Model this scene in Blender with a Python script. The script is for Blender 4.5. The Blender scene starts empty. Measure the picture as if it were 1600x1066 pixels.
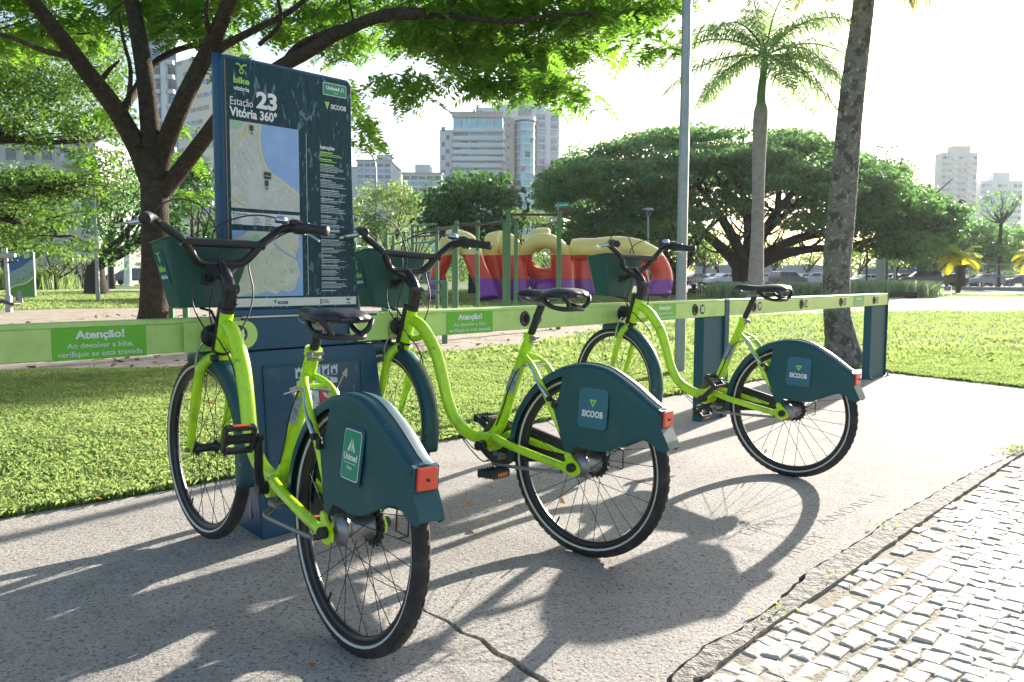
import bpy, math, random
import numpy as np
from mathutils import Vector, Matrix

R_ = math.radians
rnd = random.Random(7)
nrg = np.random.default_rng(11)
scene = bpy.context.scene
COL = scene.collection

# ------------------------------------------------------------------ camera
CAMH, F_PX, PITCH, ROLL = 1.0017, 1261.0, R_(4.5915), R_(0.2696)
fwd = Vector((0, math.cos(PITCH), -math.sin(PITCH)))
rt0 = Vector((1, 0, 0)); up0 = rt0.cross(fwd)
cr, sr = math.cos(ROLL), math.sin(ROLL)
rt = rt0 * cr + up0 * sr
up = up0 * cr - rt0 * sr
cam = bpy.data.cameras.new("camera")
cam.sensor_width = 36; cam.lens = 36 * F_PX / 1600.0
cam.clip_start = 0.05; cam.clip_end = 3000
camo = bpy.data.objects.new("camera", cam); COL.objects.link(camo)
camo.matrix_world = Matrix(((rt.x, up.x, -fwd.x, 0), (rt.y, up.y, -fwd.y, 0), (rt.z, up.z, -fwd.z, CAMH), (0, 0, 0, 1)))
scene.camera = camo

# ------------------------------------------------------------------ world, sun
SUN_AZ, SUN_EL = R_(34.5), R_(17.3)          # azimuth measured from +Y towards +X
world = bpy.data.worlds.new("World"); scene.world = world; world.use_nodes = True
wn = world.node_tree
bg = wn.nodes["Background"]
sky = wn.nodes.new("ShaderNodeTexSky"); sky.sky_type = 'NISHITA'; sky.sun_disc = False
sky.sun_elevation = SUN_EL; sky.sun_rotation = SUN_AZ
sky.dust_density = 2.0; sky.air_density = 1.0; sky.ozone_density = 1.0
wn.links.new(sky.outputs[0], bg.inputs[0]); bg.inputs[1].default_value = 0.08
sun = bpy.data.lights.new("sun", 'SUN'); sun.energy = 5.0; sun.angle = R_(0.6); sun.color = (1.0, 0.95, 0.87)
suno = bpy.data.objects.new("sun", sun); COL.objects.link(suno)
sdir = Vector((math.sin(SUN_AZ) * math.cos(SUN_EL), math.cos(SUN_AZ) * math.cos(SUN_EL), math.sin(SUN_EL)))
suno.rotation_euler = sdir.to_track_quat('Z', 'Y').to_euler()
suno.location = sdir * 60

vs = scene.view_settings
scene.display_settings.display_device = 'sRGB'
vs.view_transform = 'Standard'; vs.look = 'None'; vs.gamma = 1.0; vs.use_curve_mapping = False
vs.exposure = 1.74
scene.cycles.max_bounces = 8
scene.cycles.transparent_max_bounces = 8

# ------------------------------------------------------------------ photo -> place helpers
def ray(px, py):
    return (rt * ((px - 800) / F_PX) - up * ((py - 533) / F_PX) + fwd)
def G(px, py, z=0.0):
    r = ray(px, py); t = (z - CAMH) / r.z
    return Vector((r.x * t, r.y * t, z))
def AT(px, py, Y):
    r = ray(px, py); t = Y / r.y
    return Vector((r.x * t, Y, CAMH + r.z * t))
def BASE(px, Y):
    p = AT(px, 430, Y); return Vector((p.x, Y, 0))

# ------------------------------------------------------------------ materials
MATS = {}
def mat(name, color=(.5, .5, .5), rough=.5, metal=0.0, spec=.5, noise=None, bump=None, trans=0.0, coat=0.0, alpha=1.0, emit=None, build=None):
    if name in MATS: return MATS[name]
    m = bpy.data.materials.new(name); m.use_nodes = True
    nt = m.node_tree; b = nt.nodes["Principled BSDF"]
    b.inputs["Base Color"].default_value = (*color, 1)
    b.inputs["Roughness"].default_value = rough
    b.inputs["Metallic"].default_value = metal
    b.inputs["Specular IOR Level"].default_value = spec
    if coat: b.inputs["Coat Weight"].default_value = coat; b.inputs["Coat Roughness"].default_value = .08
    if trans: b.inputs["Transmission Weight"].default_value = trans
    if emit: b.inputs["Emission Color"].default_value = (*emit[0], 1); b.inputs["Emission Strength"].default_value = emit[1]
    tc = None
    def coords():
        nonlocal tc
        if tc is None: tc = nt.nodes.new("ShaderNodeTexCoord")
        return tc.outputs["Object"]
    if noise:   # list of (scale, detail, lo, hi, colour, amount)
        cur = None
        for (sc_, lo, hi, col, amt) in noise:
            n = nt.nodes.new("ShaderNodeTexNoise"); n.inputs["Scale"].default_value = sc_; n.inputs["Detail"].default_value = 6
            n.inputs["Roughness"].default_value = .65
            nt.links.new(coords(), n.inputs["Vector"])
            mr = nt.nodes.new("ShaderNodeMapRange"); mr.inputs[1].default_value = lo; mr.inputs[2].default_value = hi
            mr.inputs[3].default_value = 0; mr.inputs[4].default_value = amt
            nt.links.new(n.outputs["Fac"], mr.inputs[0])
            mx = nt.nodes.new("ShaderNodeMix"); mx.data_type = 'RGBA'
            nt.links.new(mr.outputs[0], mx.inputs[0])
            if cur is None: mx.inputs[6].default_value = (*color, 1)
            else: nt.links.new(cur, mx.inputs[6])
            mx.inputs[7].default_value = (*col, 1); cur = mx.outputs[2]
        nt.links.new(cur, b.inputs["Base Color"])
    if bump:   # list of (scale, strength, distance)
        prev = None
        for (sc_, st, di) in bump:
            n = nt.nodes.new("ShaderNodeTexNoise"); n.inputs["Scale"].default_value = sc_; n.inputs["Detail"].default_value = 8
            nt.links.new(coords(), n.inputs["Vector"])
            bp = nt.nodes.new("ShaderNodeBump"); bp.inputs["Strength"].default_value = st; bp.inputs["Distance"].default_value = di
            nt.links.new(n.outputs["Fac"], bp.inputs["Height"])
            if prev: nt.links.new(prev, bp.inputs["Normal"])
            prev = bp.outputs[0]
        nt.links.new(prev, b.inputs["Normal"])
    if build: build(nt, b, coords())
    MATS[name] = m
    return m

def leafmat(name, dark, light, transl=.5, tcol=None, rough=.5):
    """leaf material: per-leaf tint attribute, backlit leaves let light through"""
    if name in MATS: return MATS[name]
    m = bpy.data.materials.new(name); m.use_nodes = True
    nt = m.node_tree; b = nt.nodes["Principled BSDF"]; out = nt.nodes["Material Output"]
    at = nt.nodes.new("ShaderNodeAttribute"); at.attribute_name = "tint"
    mx = nt.nodes.new("ShaderNodeMix"); mx.data_type = 'RGBA'
    nt.links.new(at.outputs["Fac"], mx.inputs[0]); mx.inputs[6].default_value = (*dark, 1); mx.inputs[7].default_value = (*light, 1)
    nt.links.new(mx.outputs[2], b.inputs["Base Color"]); b.inputs["Roughness"].default_value = rough
    b.inputs["Specular IOR Level"].default_value = .3
    tr = nt.nodes.new("ShaderNodeBsdfTranslucent")
    if tcol:
        m2 = nt.nodes.new("ShaderNodeMix"); m2.data_type = 'RGBA'; m2.inputs[0].default_value = .5
        nt.links.new(mx.outputs[2], m2.inputs[6]); m2.inputs[7].default_value = (*tcol, 1)
        nt.links.new(m2.outputs[2], tr.inputs[0])
    else: nt.links.new(mx.outputs[2], tr.inputs[0])
    ms = nt.nodes.new("ShaderNodeMixShader"); ms.inputs[0].default_value = transl
    nt.links.new(b.outputs[0], ms.inputs[1]); nt.links.new(tr.outputs[0], ms.inputs[2])
    nt.links.new(ms.outputs[0], out.inputs[0])
    MATS[name] = m
    return m

def grime(name, color, rough=.4, coat=0.0, dirt=(.1, .09, .07), amt=.35, scale=9, metal=0.0, scr=None, bumpy=.0):
    nz = [(scale, .5, .75, dirt, amt), (scale * 7, .58, .75, dirt, amt * .7)]
    if scr: nz.append((scale * 2.3, .64, .69, scr[0], scr[1])); nz.append((scale * 14, .67, .70, scr[0], scr[1]))
    return mat(name, color, rough, metal, coat=coat, noise=nz, bump=[(scale * 12, .08 + bumpy, .002)])

# bicycle and station materials
LIME = grime("lime_paint", (.52, .86, .006), .32, coat=.5, dirt=(.16, .26, .02), amt=.65, scale=9, scr=((.05, .07, .02), .55))
TEAL = grime("teal_plastic", (.005, .072, .088), .45, dirt=(.045, .10, .105), amt=.75, scale=4.5, scr=((.10, .16, .16), .5), bumpy=.08)
TEALB = grime("basket_plastic", (.012, .085, .080), .45, dirt=(.04, .09, .085), amt=.4, scale=8, bumpy=.05)
BLACK = mat("black_paint", (.016, .017, .021), .32, bump=[(120, .06, .001)])
BLACKP = mat("black_plastic", (.022, .022, .024), .5, noise=[(30, .5, .75, (.06, .055, .05), .5)], bump=[(200, .15, .001)])
RUBBER = mat("tyre_rubber", (.022, .021, .021), .75, noise=[(14, .48, .72, (.085, .075, .065), .6)], bump=[(220, .35, .002)])
SADL = mat("saddle_vinyl", (.018, .020, .028), .33, bump=[(160, .12, .001)])
CHROME = mat("chrome", (.62, .62, .64), .22, 1.0)
STEEL = mat("grey_steel", (.28, .28, .29), .42, .8)
REFL = mat("reflective_band", (.62, .62, .58), .4)
REDL = mat("tail_light_red", (.75, .055, .02), .2, coat=.6)
ORANGE = mat("pedal_reflector", (.75, .16, .03), .35)
WHITEP = mat("white_print", (.8, .8, .8), .5)
LGREEN = mat("light_green_print", (.35, .68, .12), .5)
GREENP = mat("badge_green", (.015, .28, .15), .42)
BLUEP = mat("badge_blue", (.03, .14, .21), .42)
RAILG = grime("rail_green_paint", (.50, .72, .22), .38, coat=.2, dirt=(.22, .26, .10), amt=.4, scale=5)
RAILT = grime("rail_lip_paint", (.22, .47, .22), .4, dirt=(.2, .3, .2), amt=.5, scale=7)
STICKG = mat("sticker_green", (.14, .50, .03), .45)
DKGRN = mat("number_disc", (.012, .05, .045), .4)
BLUEM = grime("station_blue_paint", (.005, .066, .140), .42, coat=.05, dirt=(.03, .11, .17), amt=.5, scale=5, scr=((.30, .40, .45), .15))
BLUED = grime("post_blue_paint", (.004, .080, .110), .62, dirt=(.05, .12, .14), amt=.4, scale=4)
GALV = mat("galvanised_steel", (.38, .40, .42), .45, .55, noise=[(6, .4, .7, (.24, .26, .28), .6), (40, .55, .7, (.5, .52, .54), .4)], bump=[(60, .1, .002)])
GRNP = grime("gym_green_paint", (.09, .22, .11), .45, dirt=(.16, .25, .16), amt=.4, scale=6)
BROWNBAR = mat("bare_bar", (.10, .075, .065), .5, .4)

# ------------------------------------------------------------------ objects
ORG = {}
def setp(o, label=None, cat=None, group=None, kind=None):
    if label: o['label'] = label
    if cat: o['category'] = cat
    if group: o['group'] = group
    if kind: o['kind'] = kind
    return o
def thing(name, label, cat, loc=(0, 0, 0), rotz=0.0, group=None, matrix=None):
    o = bpy.data.objects.new(name, None); COL.objects.link(o)
    o.empty_display_size = .2
    if matrix is not None: o.matrix_world = matrix
    else: o.location = loc; o.rotation_euler = (0, 0, rotz)
    setp(o, label, cat, group)
    ORG[o.name] = Vector(loc)
    return o
def root_of(o):
    while o.parent: o = o.parent
    return o
def link(name, me, parent=None):
    o = bpy.data.objects.new(name, me); COL.objects.link(o)
    if parent is not None: o.parent = parent
    return o
def kids(o): return [c for c in bpy.data.objects if c.parent == o]
def copy_tree(o, cache=None):
    if cache is None:
        cache = {}
        for c in bpy.data.objects:
            if c.parent: cache.setdefault(c.parent.name, []).append(c)
    def rec(s, parent):
        c = s.copy(); COL.objects.link(c)
        if parent is not None: c.parent = parent; c.matrix_parent_inverse = s.matrix_parent_inverse.copy()
        for ch in cache.get(s.name, []): rec(ch, c)
        return c
    return rec(o, None)

def smooth_path(pts, n=6, radii=None):
    P = [Vector(p) for p in pts]
    if len(P) < 3: return (P, radii) if radii else P
    out, ro = [], []
    for i in range(len(P) - 1):
        p0 = P[i - 1] if i > 0 else P[i] * 2 - P[i + 1]
        p1, p2 = P[i], P[i + 1]
        p3 = P[i + 2] if i + 2 < len(P) else P[i + 1] * 2 - P[i]
        for k in range(n):
            t = k / n
            out.append(.5 * ((2 * p1) + (p2 - p0) * t + (2 * p0 - 5 * p1 + 4 * p2 - p3) * t * t + (3 * p1 - p0 - 3 * p2 + p3) * t ** 3))
            if radii: ro.append(radii[i] * (1 - t) + radii[i + 1] * t)
    out.append(P[-1])
    if radii: ro.append(radii[-1]); return out, ro
    return out

WARP = []
class MB:
    def __init__(s): s.v = []; s.f = []; s.mi = []; s.sm = []; s.cur = 0
    def add(s, verts, faces, smooth=False):
        b = len(s.v); s.v += [tuple(v) for v in verts]
        for f in faces: s.f.append(tuple(i + b for i in f)); s.mi.append(s.cur); s.sm.append(smooth)
        return s
    def box(s, c, d, rot=None, taper=None):
        x, y, z = d[0] / 2, d[1] / 2, d[2] / 2
        vs_ = []
        for k, zz in ((0, -z), (1, z)):
            tp = taper if (taper and k) else (1, 1)
            for (a, b) in ((-x, -y), (x, -y), (x, y), (-x, y)): vs_.append(Vector((a * tp[0], b * tp[1], zz)))
        if rot is not None: vs_ = [rot @ v for v in vs_]
        vs_ = [v + Vector(c) for v in vs_]
        return s.add(vs_, [(0, 3, 2, 1), (4, 5, 6, 7), (0, 1, 5, 4), (1, 2, 6, 5), (2, 3, 7, 6), (3, 0, 4, 7)])
    def bbox(s, c, d, bev=.004, rot=None):
        """box with chamfered edges"""
        x, y, z = d[0] / 2, d[1] / 2, d[2] / 2; b = min(bev, x * .49, y * .49, z * .49)
        prof = [(-z, b), (-z + b, 0), (z - b, 0), (z, b)]
        rings = []
        for zz, ins in prof:
            X, Y = x - ins, y - ins
            q = b if ins == 0 else b * .6
            rings.append([(-X + q, -Y), (X - q, -Y), (X, -Y + q), (X, Y - q), (X - q, Y), (-X + q, Y), (-X, Y - q), (-X, -Y + q)])
        vs_ = [Vector((p[0], p[1], prof[i][0])) for i, r in enumerate(rings) for p in r]
        if rot is not None: vs_ = [rot @ v for v in vs_]
        vs_ = [v + Vector(c) for v in vs_]
        fs = [tuple(range(7, -1, -1)), tuple(range(24, 32))]
        for i in range(3):
            for k in range(8):
                k2 = (k + 1) % 8; fs.append((i * 8 + k, i * 8 + k2, i * 8 + 8 + k2, i * 8 + 8 + k))
        return s.add(vs_, fs)
    def tube(s, pts, r, seg=8, caps=True, smooth=True, flat=None, closed=False):
        P = [Vector(p) for p in pts]; n = len(P)
        rr = r if isinstance(r, (list, tuple)) else [r] * n
        T = []
        for i in range(n):
            if closed: t = P[(i + 1) % n] - P[i - 1]
            else: t = P[min(i + 1, n - 1)] - P[max(i - 1, 0)]
            T.append(t.normalized() if t.length > 1e-9 else Vector((0, 0, 1)))
        a = Vector((0, 0, 1)) if abs(T[0].z) < .9 else Vector((0, 1, 0))
        u = (a - T[0] * a.dot(T[0])).normalized()
        vs_ = []
        for i in range(n):
            u = (u - T[i] * u.dot(T[i]))
            u = u.normalized() if u.length > 1e-6 else T[i].orthogonal().normalized()
            w = T[i].cross(u)
            fa = flat if flat else (1, 1)
            for k in range(seg):
                an = 2 * math.pi * k / seg
                vs_.append(P[i] + u * (math.cos(an) * rr[i] * fa[0]) + w * (math.sin(an) * rr[i] * fa[1]))
        fs = []
        m = n if closed else n - 1
        for i in range(m):
            for k in range(seg):
                k2 = (k + 1) % seg; j = (i + 1) % n
                fs.append((i * seg + k, i * seg + k2, j * seg + k2, j * seg + k))
        s.add(vs_, fs, smooth)
        if caps and not closed:
            s.add(vs_[:seg], [tuple(range(seg - 1, -1, -1))]); s.add(vs_[-seg:], [tuple(range(seg))])
        return s
    def cyl(s, p0, p1, r0, r1=None, seg=16, smooth=True): return s.tube([p0, p1], [r0, r0 if r1 is None else r1], seg, True, smooth)
    def lathe(s, prof, c=(0, 0, 0), ax=(0, 0, 1), seg=24, smooth=True, closed=False):
        """prof: (radius, height along ax)"""
        A = Vector(ax).normalized(); U = A.orthogonal().normalized(); W = A.cross(U); C = Vector(c)
        vs_ = [C + A * h + (U * math.cos(2 * math.pi * k / seg) + W * math.sin(2 * math.pi * k / seg)) * r for (r, h) in prof for k in range(seg)]
        fs = []
        m = len(prof) if closed else len(prof) - 1
        for i in range(m):
            j = (i + 1) % len(prof)
            for k in range(seg):
                k2 = (k + 1) % seg; fs.append((i * seg + k, i * seg + k2, j * seg + k2, j * seg + k))
        return s.add(vs_, fs, smooth)
    def prism(s, outline, O, X, Y, N, t):
        """polygon outline (2D) in plane O,X,Y extruded from 0 to t along N"""
        O, X, Y, N = Vector(O), Vector(X), Vector(Y), Vector(N); n = len(outline)
        a = [O + X * p[0] + Y * p[1] for p in outline]; b = [p + N * t for p in a]
        fs = [tuple(range(n - 1, -1, -1)), tuple(range(n, 2 * n))]
        for k in range(n): k2 = (k + 1) % n; fs.append((k, k2, n + k2, n + k))
        return s.add(a + b, fs)
    def poly(s, pts, smooth=False): return s.add(pts, [tuple(range(len(pts)))], smooth)
    def build(s, name, mats, parent=None, world=False, bevel=0.0, kind=None):
        if WARP and parent is WARP[0]: s.v = [tuple(WARP[1](Vector(v))) for v in s.v]
        me = bpy.data.meshes.new(name)
        vv = s.v
        if world and parent is not None:
            o_ = ORG[root_of(parent).name]; vv = [(v[0] - o_.x, v[1] - o_.y, v[2] - o_.z) for v in s.v]
        me.from_pydata(vv, [], s.f)
        if not isinstance(mats, (list, tuple)): mats = [mats]
        for m in mats: me.materials.append(m)
        me.polygons.foreach_set("material_index", s.mi); me.polygons.foreach_set("use_smooth", s.sm)
        me.update()
        o = link(name, me, parent)
        if bevel:
            bv = o.modifiers.new("bevel", 'BEVEL'); bv.width = bevel; bv.segments = 2; bv.limit_method = 'ANGLE'; bv.angle_limit = R_(40)
        if kind: o['kind'] = kind
        return o

def np_mesh(name, V, Fq, mats, parent=None, tint=None, k=4, smooth=False):
    """fast mesh from numpy: V (n,3), F (m,k)"""
    me = bpy.data.meshes.new(name)
    me.vertices.add(len(V)); me.vertices.foreach_set("co", V.astype(np.float32).ravel())
    me.loops.add(Fq.size); me.loops.foreach_set("vertex_index", Fq.astype(np.int32).ravel())
    me.polygons.add(len(Fq)); me.polygons.foreach_set("loop_start", np.arange(0, Fq.size, k, dtype=np.int32))
    if smooth: me.polygons.foreach_set("use_smooth", np.ones(len(Fq), bool))
    if not isinstance(mats, (list, tuple)): mats = [mats]
    for m in mats: me.materials.append(m)
    me.update(calc_edges=True)
    if tint is not None:
        at = me.attributes.new("tint", 'FLOAT', 'FACE'); at.data.foreach_set("value", tint.astype(np.float32))
    return link(name, me, parent)

def leaf_cloud(name, C, Nn, size, mats, parent=None, aspect=.45, tint=None, origin=None, U=None):
    """rhombic leaves at C with normals Nn; size (n,) length"""
    n = len(C); rg = nrg
    Nn = Nn / (np.linalg.norm(Nn, axis=1, keepdims=True) + 1e-9)
    if U is None:
        U = rg.normal(size=(n, 3))
    U = U - Nn * np.sum(U * Nn, axis=1, keepdims=True); U /= (np.linalg.norm(U, axis=1, keepdims=True) + 1e-9)
    W = np.cross(Nn, U)
    L = size[:, None] * .5
    if origin is not None: C = C - np.array(origin)[None]
    V = np.empty((n, 4, 3))
    V[:, 0] = C - U * L; V[:, 1] = C + W * L * aspect * 1.0 - U * L * .15 + Nn * L * .12
    V[:, 2] = C + U * L; V[:, 3] = C - W * L * aspect * 1.0 - U * L * .15 + Nn * L * .12
    Fq = np.arange(n * 4).reshape(n, 4)
    if tint is None: tint = rg.random(n)
    return np_mesh(name, V.reshape(-1, 3), Fq, mats, parent, tint)

FONT_CACHE = {}
def text_mesh(body, size=1.0, bold=0.0, align='CENTER', extrude=.02, spacing=1.0, line=1.0):
    key = (body, bold, align, extrude, spacing, line)
    if key not in FONT_CACHE:
        cu = bpy.data.curves.new("txt", 'FONT'); cu.body = body; cu.size = 1.0; cu.offset = bold
        cu.align_x = align; cu.extrude = extrude; cu.resolution_u = 3; cu.space_character = spacing; cu.space_line = line
        to = bpy.data.objects.new("txt", cu)
        COL.objects.link(to)
        bpy.context.view_layer.update()
        dg = bpy.context.evaluated_depsgraph_get()
        me = bpy.data.meshes.new_from_object(to.evaluated_get(dg)); me.materials.clear()
        bpy.data.objects.remove(to); bpy.data.curves.remove(cu)
        v = np.array([x.co[:] for x in me.vertices]); f = [tuple(p.vertices) for p in me.polygons]
        bpy.data.meshes.remove(me)
        FONT_CACHE[key] = (v, f)
    return FONT_CACHE[key]
def put_text(body, O, X, Y, size, m, parent, name="lettering", bold=0.0, align='CENTER', spacing=1.0, line=1.0, world=False, width=None, thick=.0007):
    """text standing proud of a surface: O anchor (baseline), X right, Y up"""
    v, f = text_mesh(body, 1.0, bold, align, .02, spacing, line)
    X = Vector(X).normalized(); Y = Vector(Y).normalized(); Nn = X.cross(Y); O = Vector(O)
    sx = size
    if width:
        w = v[:, 0].max() - v[:, 0].min(); sx = width / w
    mb = MB()
    mb.add([O + X * (p[0] * sx) + Y * (p[1] * size) + Nn * (thick * (1 if p[2] > 0 else 0) + .0002) for p in v], f)
    return mb.build(name, m, parent, world)

def rrect(w, h, r, n=4, cx=0, cy=0):
    out = []
    for (sx, sy, a0) in ((1, 1, 0), (-1, 1, 90), (-1, -1, 180), (1, -1, 270)):
        for k in range(n + 1):
            a = R_(a0 + 90 * k / n); out.append((cx + sx * (w / 2 - r) + r * math.cos(a), cy + sy * (h / 2 - r) + r * math.sin(a)))
    return out
def circ(r, n=20, cx=0, cy=0, a0=0): return [(cx + r * math.cos(2 * math.pi * k / n + a0), cy + r * math.sin(2 * math.pi * k / n + a0)) for k in range(n)]
# ------------------------------------------------------------------ ground, path, kerb, cobbles, grass
def poly_noise_mat(name, base, nz, bumps, rough=.9):
    return mat(name, base, rough, spec=.25, noise=nz, bump=bumps)
M_GRASSG = poly_noise_mat("turf", (.10, .155, .035), [(3, .4, .7, (.17, .22, .06), .8), (30, .45, .65, (.035, .075, .012), .8), (.35, .5, .7, (.17, .22, .04), .5), (130, .45, .6, (.16, .26, .035), .6)], [(90, .8, .03), (14, .5, .05)])
M_SANDP = poly_noise_mat("sandy_soil", (.50, .42, .34), [(2.5, .42, .62, (.30, .22, .16), .8), (18, .5, .68, (.20, .15, .11), .8), (90, .5, .65, (.60, .53, .45), .7)], [(40, .7, .03), (160, .6, .01)])
M_RUBBER = poly_noise_mat("rubber_mat", (.07, .075, .095), [(20, .5, .65, (.12, .12, .14), .7)], [(80, .4, .01)])
M_ASPH = poly_noise_mat("asphalt", (.16, .16, .165), [(1, .4, .7, (.2, .2, .2), .5)], [(60, .3, .01)])
M_LPATH = poly_noise_mat("light_path", (.42, .39, .36), [(2, .4, .7, (.3, .28, .25), .6)], [(60, .3, .01)])
def concrete_nodes(nt, b, co):
    def nz(sc, det=8, rg=.6):
        n = nt.nodes.new("ShaderNodeTexNoise"); n.inputs["Scale"].default_value = sc; n.inputs["Detail"].default_value = det; n.inputs["Roughness"].default_value = rg
        nt.links.new(co, n.inputs["Vector"]); return n.outputs["Fac"]
    def mr(v, a, c, lo, hi):
        m = nt.nodes.new("ShaderNodeMapRange"); m.inputs[1].default_value = a; m.inputs[2].default_value = c; m.inputs[3].default_value = lo; m.inputs[4].default_value = hi
        nt.links.new(v, m.inputs[0]); return m.outputs[0]
    def mix(f, A, B):
        m = nt.nodes.new("ShaderNodeMix"); m.data_type = 'RGBA'; nt.links.new(f, m.inputs[0])
        for i, q in ((6, A), (7, B)):
            if isinstance(q, tuple): m.inputs[i].default_value = (*q, 1)
            else: nt.links.new(q, m.inputs[i])
        return m.outputs[2]
    c = mix(mr(nz(1.3), .4, .65, 0, 1), (.43, .385, .335), (.335, .305, .27))
    c = mix(mr(nz(6), .48, .70, 0, .55), c, (.47, .435, .385))
    c = mix(mr(nz(.55, 5, .7), .50, .66, 0, .55), c, (.24, .21, .185))
    c = mix(mr(nz(3.2, 7, .75), .56, .66, 0, .5), c, (.20, .185, .165))
    c = mix(mr(nz(70, 4), .56, .62, 0, .85), c, (.12, .11, .105))       # dark pits
    c = mix(mr(nz(170, 3), .55, .62, 0, .7), c, (.16, .15, .145))
    c = mix(mr(nz(120, 3), .60, .66, 0, .7), c, (.60, .56, .50))
    nt.links.new(c, b.inputs["Base Color"])
    b1 = nt.nodes.new("ShaderNodeBump"); b1.inputs["Strength"].default_value = .55; b1.inputs["Distance"].default_value = .006; nt.links.new(nz(75, 6), b1.inputs["Height"])
    b2 = nt.nodes.new("ShaderNodeBump"); b2.inputs["Strength"].default_value = .6; b2.inputs["Distance"].default_value = .003; nt.links.new(nz(190, 4), b2.inputs["Height"]); nt.links.new(b1.outputs[0], b2.inputs["Normal"])
    nt.links.new(b2.outputs[0], b.inputs["Normal"])
M_CONC = mat("worn_concrete", (.4, .37, .33), .9, spec=.2, build=concrete_nodes)
M_KERB = poly_noise_mat("kerb_concrete", (.34, .31, .27), [(9, .42, .6, (.22, .20, .17), .8), (60, .52, .6, (.11, .10, .09), .8), (35, .55, .68, (.50, .46, .40), .7)], [(28, .9, .02), (110, .9, .008)])
M_BED = poly_noise_mat("joint_sand", (.27, .23, .17), [(12, .45, .65, (.22, .19, .13), .8), (90, .5, .65, (.42, .37, .30), .6)], [(60, .7, .008)])

def xy(p): return (p.x, p.y)
def sheet(name, pts, z, m, kind='structure', thick=0.0):
    mb = MB(); pts = list(pts)
    if sum(a[0] * b[1] - b[0] * a[1] for a, b in zip(pts, pts[1:] + pts[:1])) < 0: pts = pts[::-1]
    if thick: mb.prism([(p[0], p[1]) for p in pts], (0, 0, z - thick), (1, 0, 0), (0, 1, 0), (0, 0, 1), thick)
    else: mb.poly([(p[0], p[1], z) for p in pts])
    o = mb.build(name, m)
    if kind: o['kind'] = kind
    return o
Gp = lambda px, py: xy(G(px, py))
# ground to the horizon (one sheet, lower under the paved area)
sheet("ground", [(-1600, -80), (1600, -80), (1600, 1900), (-1600, 1900)], -.075, M_GRASSG)
# lawn between pavement and everything beyond
edgeL = [(-6.5, -1.3)] + [Gp(0, 812), Gp(255, 768), Gp(680, 691), Gp(722, 685), Gp(1028, 622), Gp(1058, 617.5), Gp(1180, 596), Gp(1325, 577)]
cornR = [Gp(1352, 576), Gp(1400, 584), Gp(1600, 607), (6.5, 9.0), (9.5, 12.5)]
lawn_edge = edgeL + cornR
def jag(pts, amp, step, seed):
    r = random.Random(seed); out = []
    for a, b in zip(pts[:-1], pts[1:]):
        L = math.dist(a, b); n = max(1, int(L / step))
        for k in range(n):
            t = k / n; out.append((a[0] + (b[0] - a[0]) * t + r.uniform(-amp, amp), a[1] + (b[1] - a[1]) * t + r.uniform(-amp, amp)))
    out.append(pts[-1]); return out
le = jag(lawn_edge, .012, .12, 5)
sheet("lawn", le + [(60, 12.5), (400, 300), (-400, 300), (-60, -1.3)], .0, M_GRASSG)
# pavement slab with a crack running in from the near side
crackline = [Gp(1040, 1060), Gp(1100, 1011), Gp(1150, 985), Gp(1194, 957), Gp(1230, 925), Gp(1266, 890), Gp(1310, 865), Gp(1353, 839), Gp(1379, 817), Gp(1450, 777), Gp(1516, 740), Gp(1560, 722), Gp(1600, 703)]
c0_ = Vector((*crackline[0], 0)); c1_ = Vector((*crackline[-1], 0)); kd = (c1_ - c0_).normalized(); kn = Vector((kd.y, -kd.x, 0))     # kn points to the cobbles
kl = [(.24, -2.95)] + crackline + [((c1_ + kd * 3).x, (c1_ + kd * 3).y)]
kj = jag(kl, .006, .035, 9)
cp = [Gp(x, y) for x, y in ((527, 880), (562, 893), (605, 915), (640, 930), (665, 957), (700, 972), (722, 990), (752, 1000), (775, 1022), (800, 1032), (822, 1050), (845, 1062), (868, 1080))] + [(.10, -2.95)]
notch = []
ws = [.0005, .001, .0012, .0015, .002, .0032, .003, .0036, .0045, .005, .0048, .005, .006, .006]
left = [(p[0] - w * 1.7, p[1] - w * 1.7) for p, w in zip(cp, ws)]; right = [(p[0] + w * 1.7, p[1] + w * 1.7) for p, w in zip(cp, ws)]
slab_out = [(-6.5, -1.3)] + le[1:] + kj[::-1]
# near border: from kerb end back to the left along y=-1.3, with the crack notch
near_y = -1.9
p_end = kj[0]
slab = le + [(9.5, 11.0)] + kj[::-1] + right[::-1] + left + [(-6.5, -2.95)]
sheet("concrete_pavement", [(x, y) for x, y in slab][::-1], .002, M_CONC, thick=.07)
# chips along the crack
# kerb strip
kedge = [Gp(1080, 1062), Gp(1100, 1060), Gp(1160, 1012), Gp(1219, 970), Gp(1290, 922), Gp(1371, 866), Gp(1420, 830), Gp(1500, 776), Gp(1585, 717), Gp(1600, 708)]
a_ = Vector((*kedge[0], 0)); b_v = Vector((*kedge[-1], 0)); kd2 = (b_v - a_).normalized()
ke = [(.40, -2.95)] + kedge + [((b_v + kd2 * 3).x, (b_v + kd2 * 3).y)]
kej = jag(ke, .004, .04, 12)
kin = [(p[0] + kn.x * .012, p[1] + kn.y * .012) for p in jag(kl, .005, .035, 10)]
mb = MB(); mb.prism((kin + kej[::-1])[::-1], (0, 0, -.066), (1, 0, 0), (0, 1, 0), (0, 0, 1), .073)
kb = mb.build("kerb_strip", M_KERB); kb['kind'] = 'structure'
# cobble bed
cob = [p for p in kej] + [(10.5, 7.6), (10.5, -2.95)]
bed = sheet("cobble_pavement", cob[::-1], -.006, M_BED)
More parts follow.
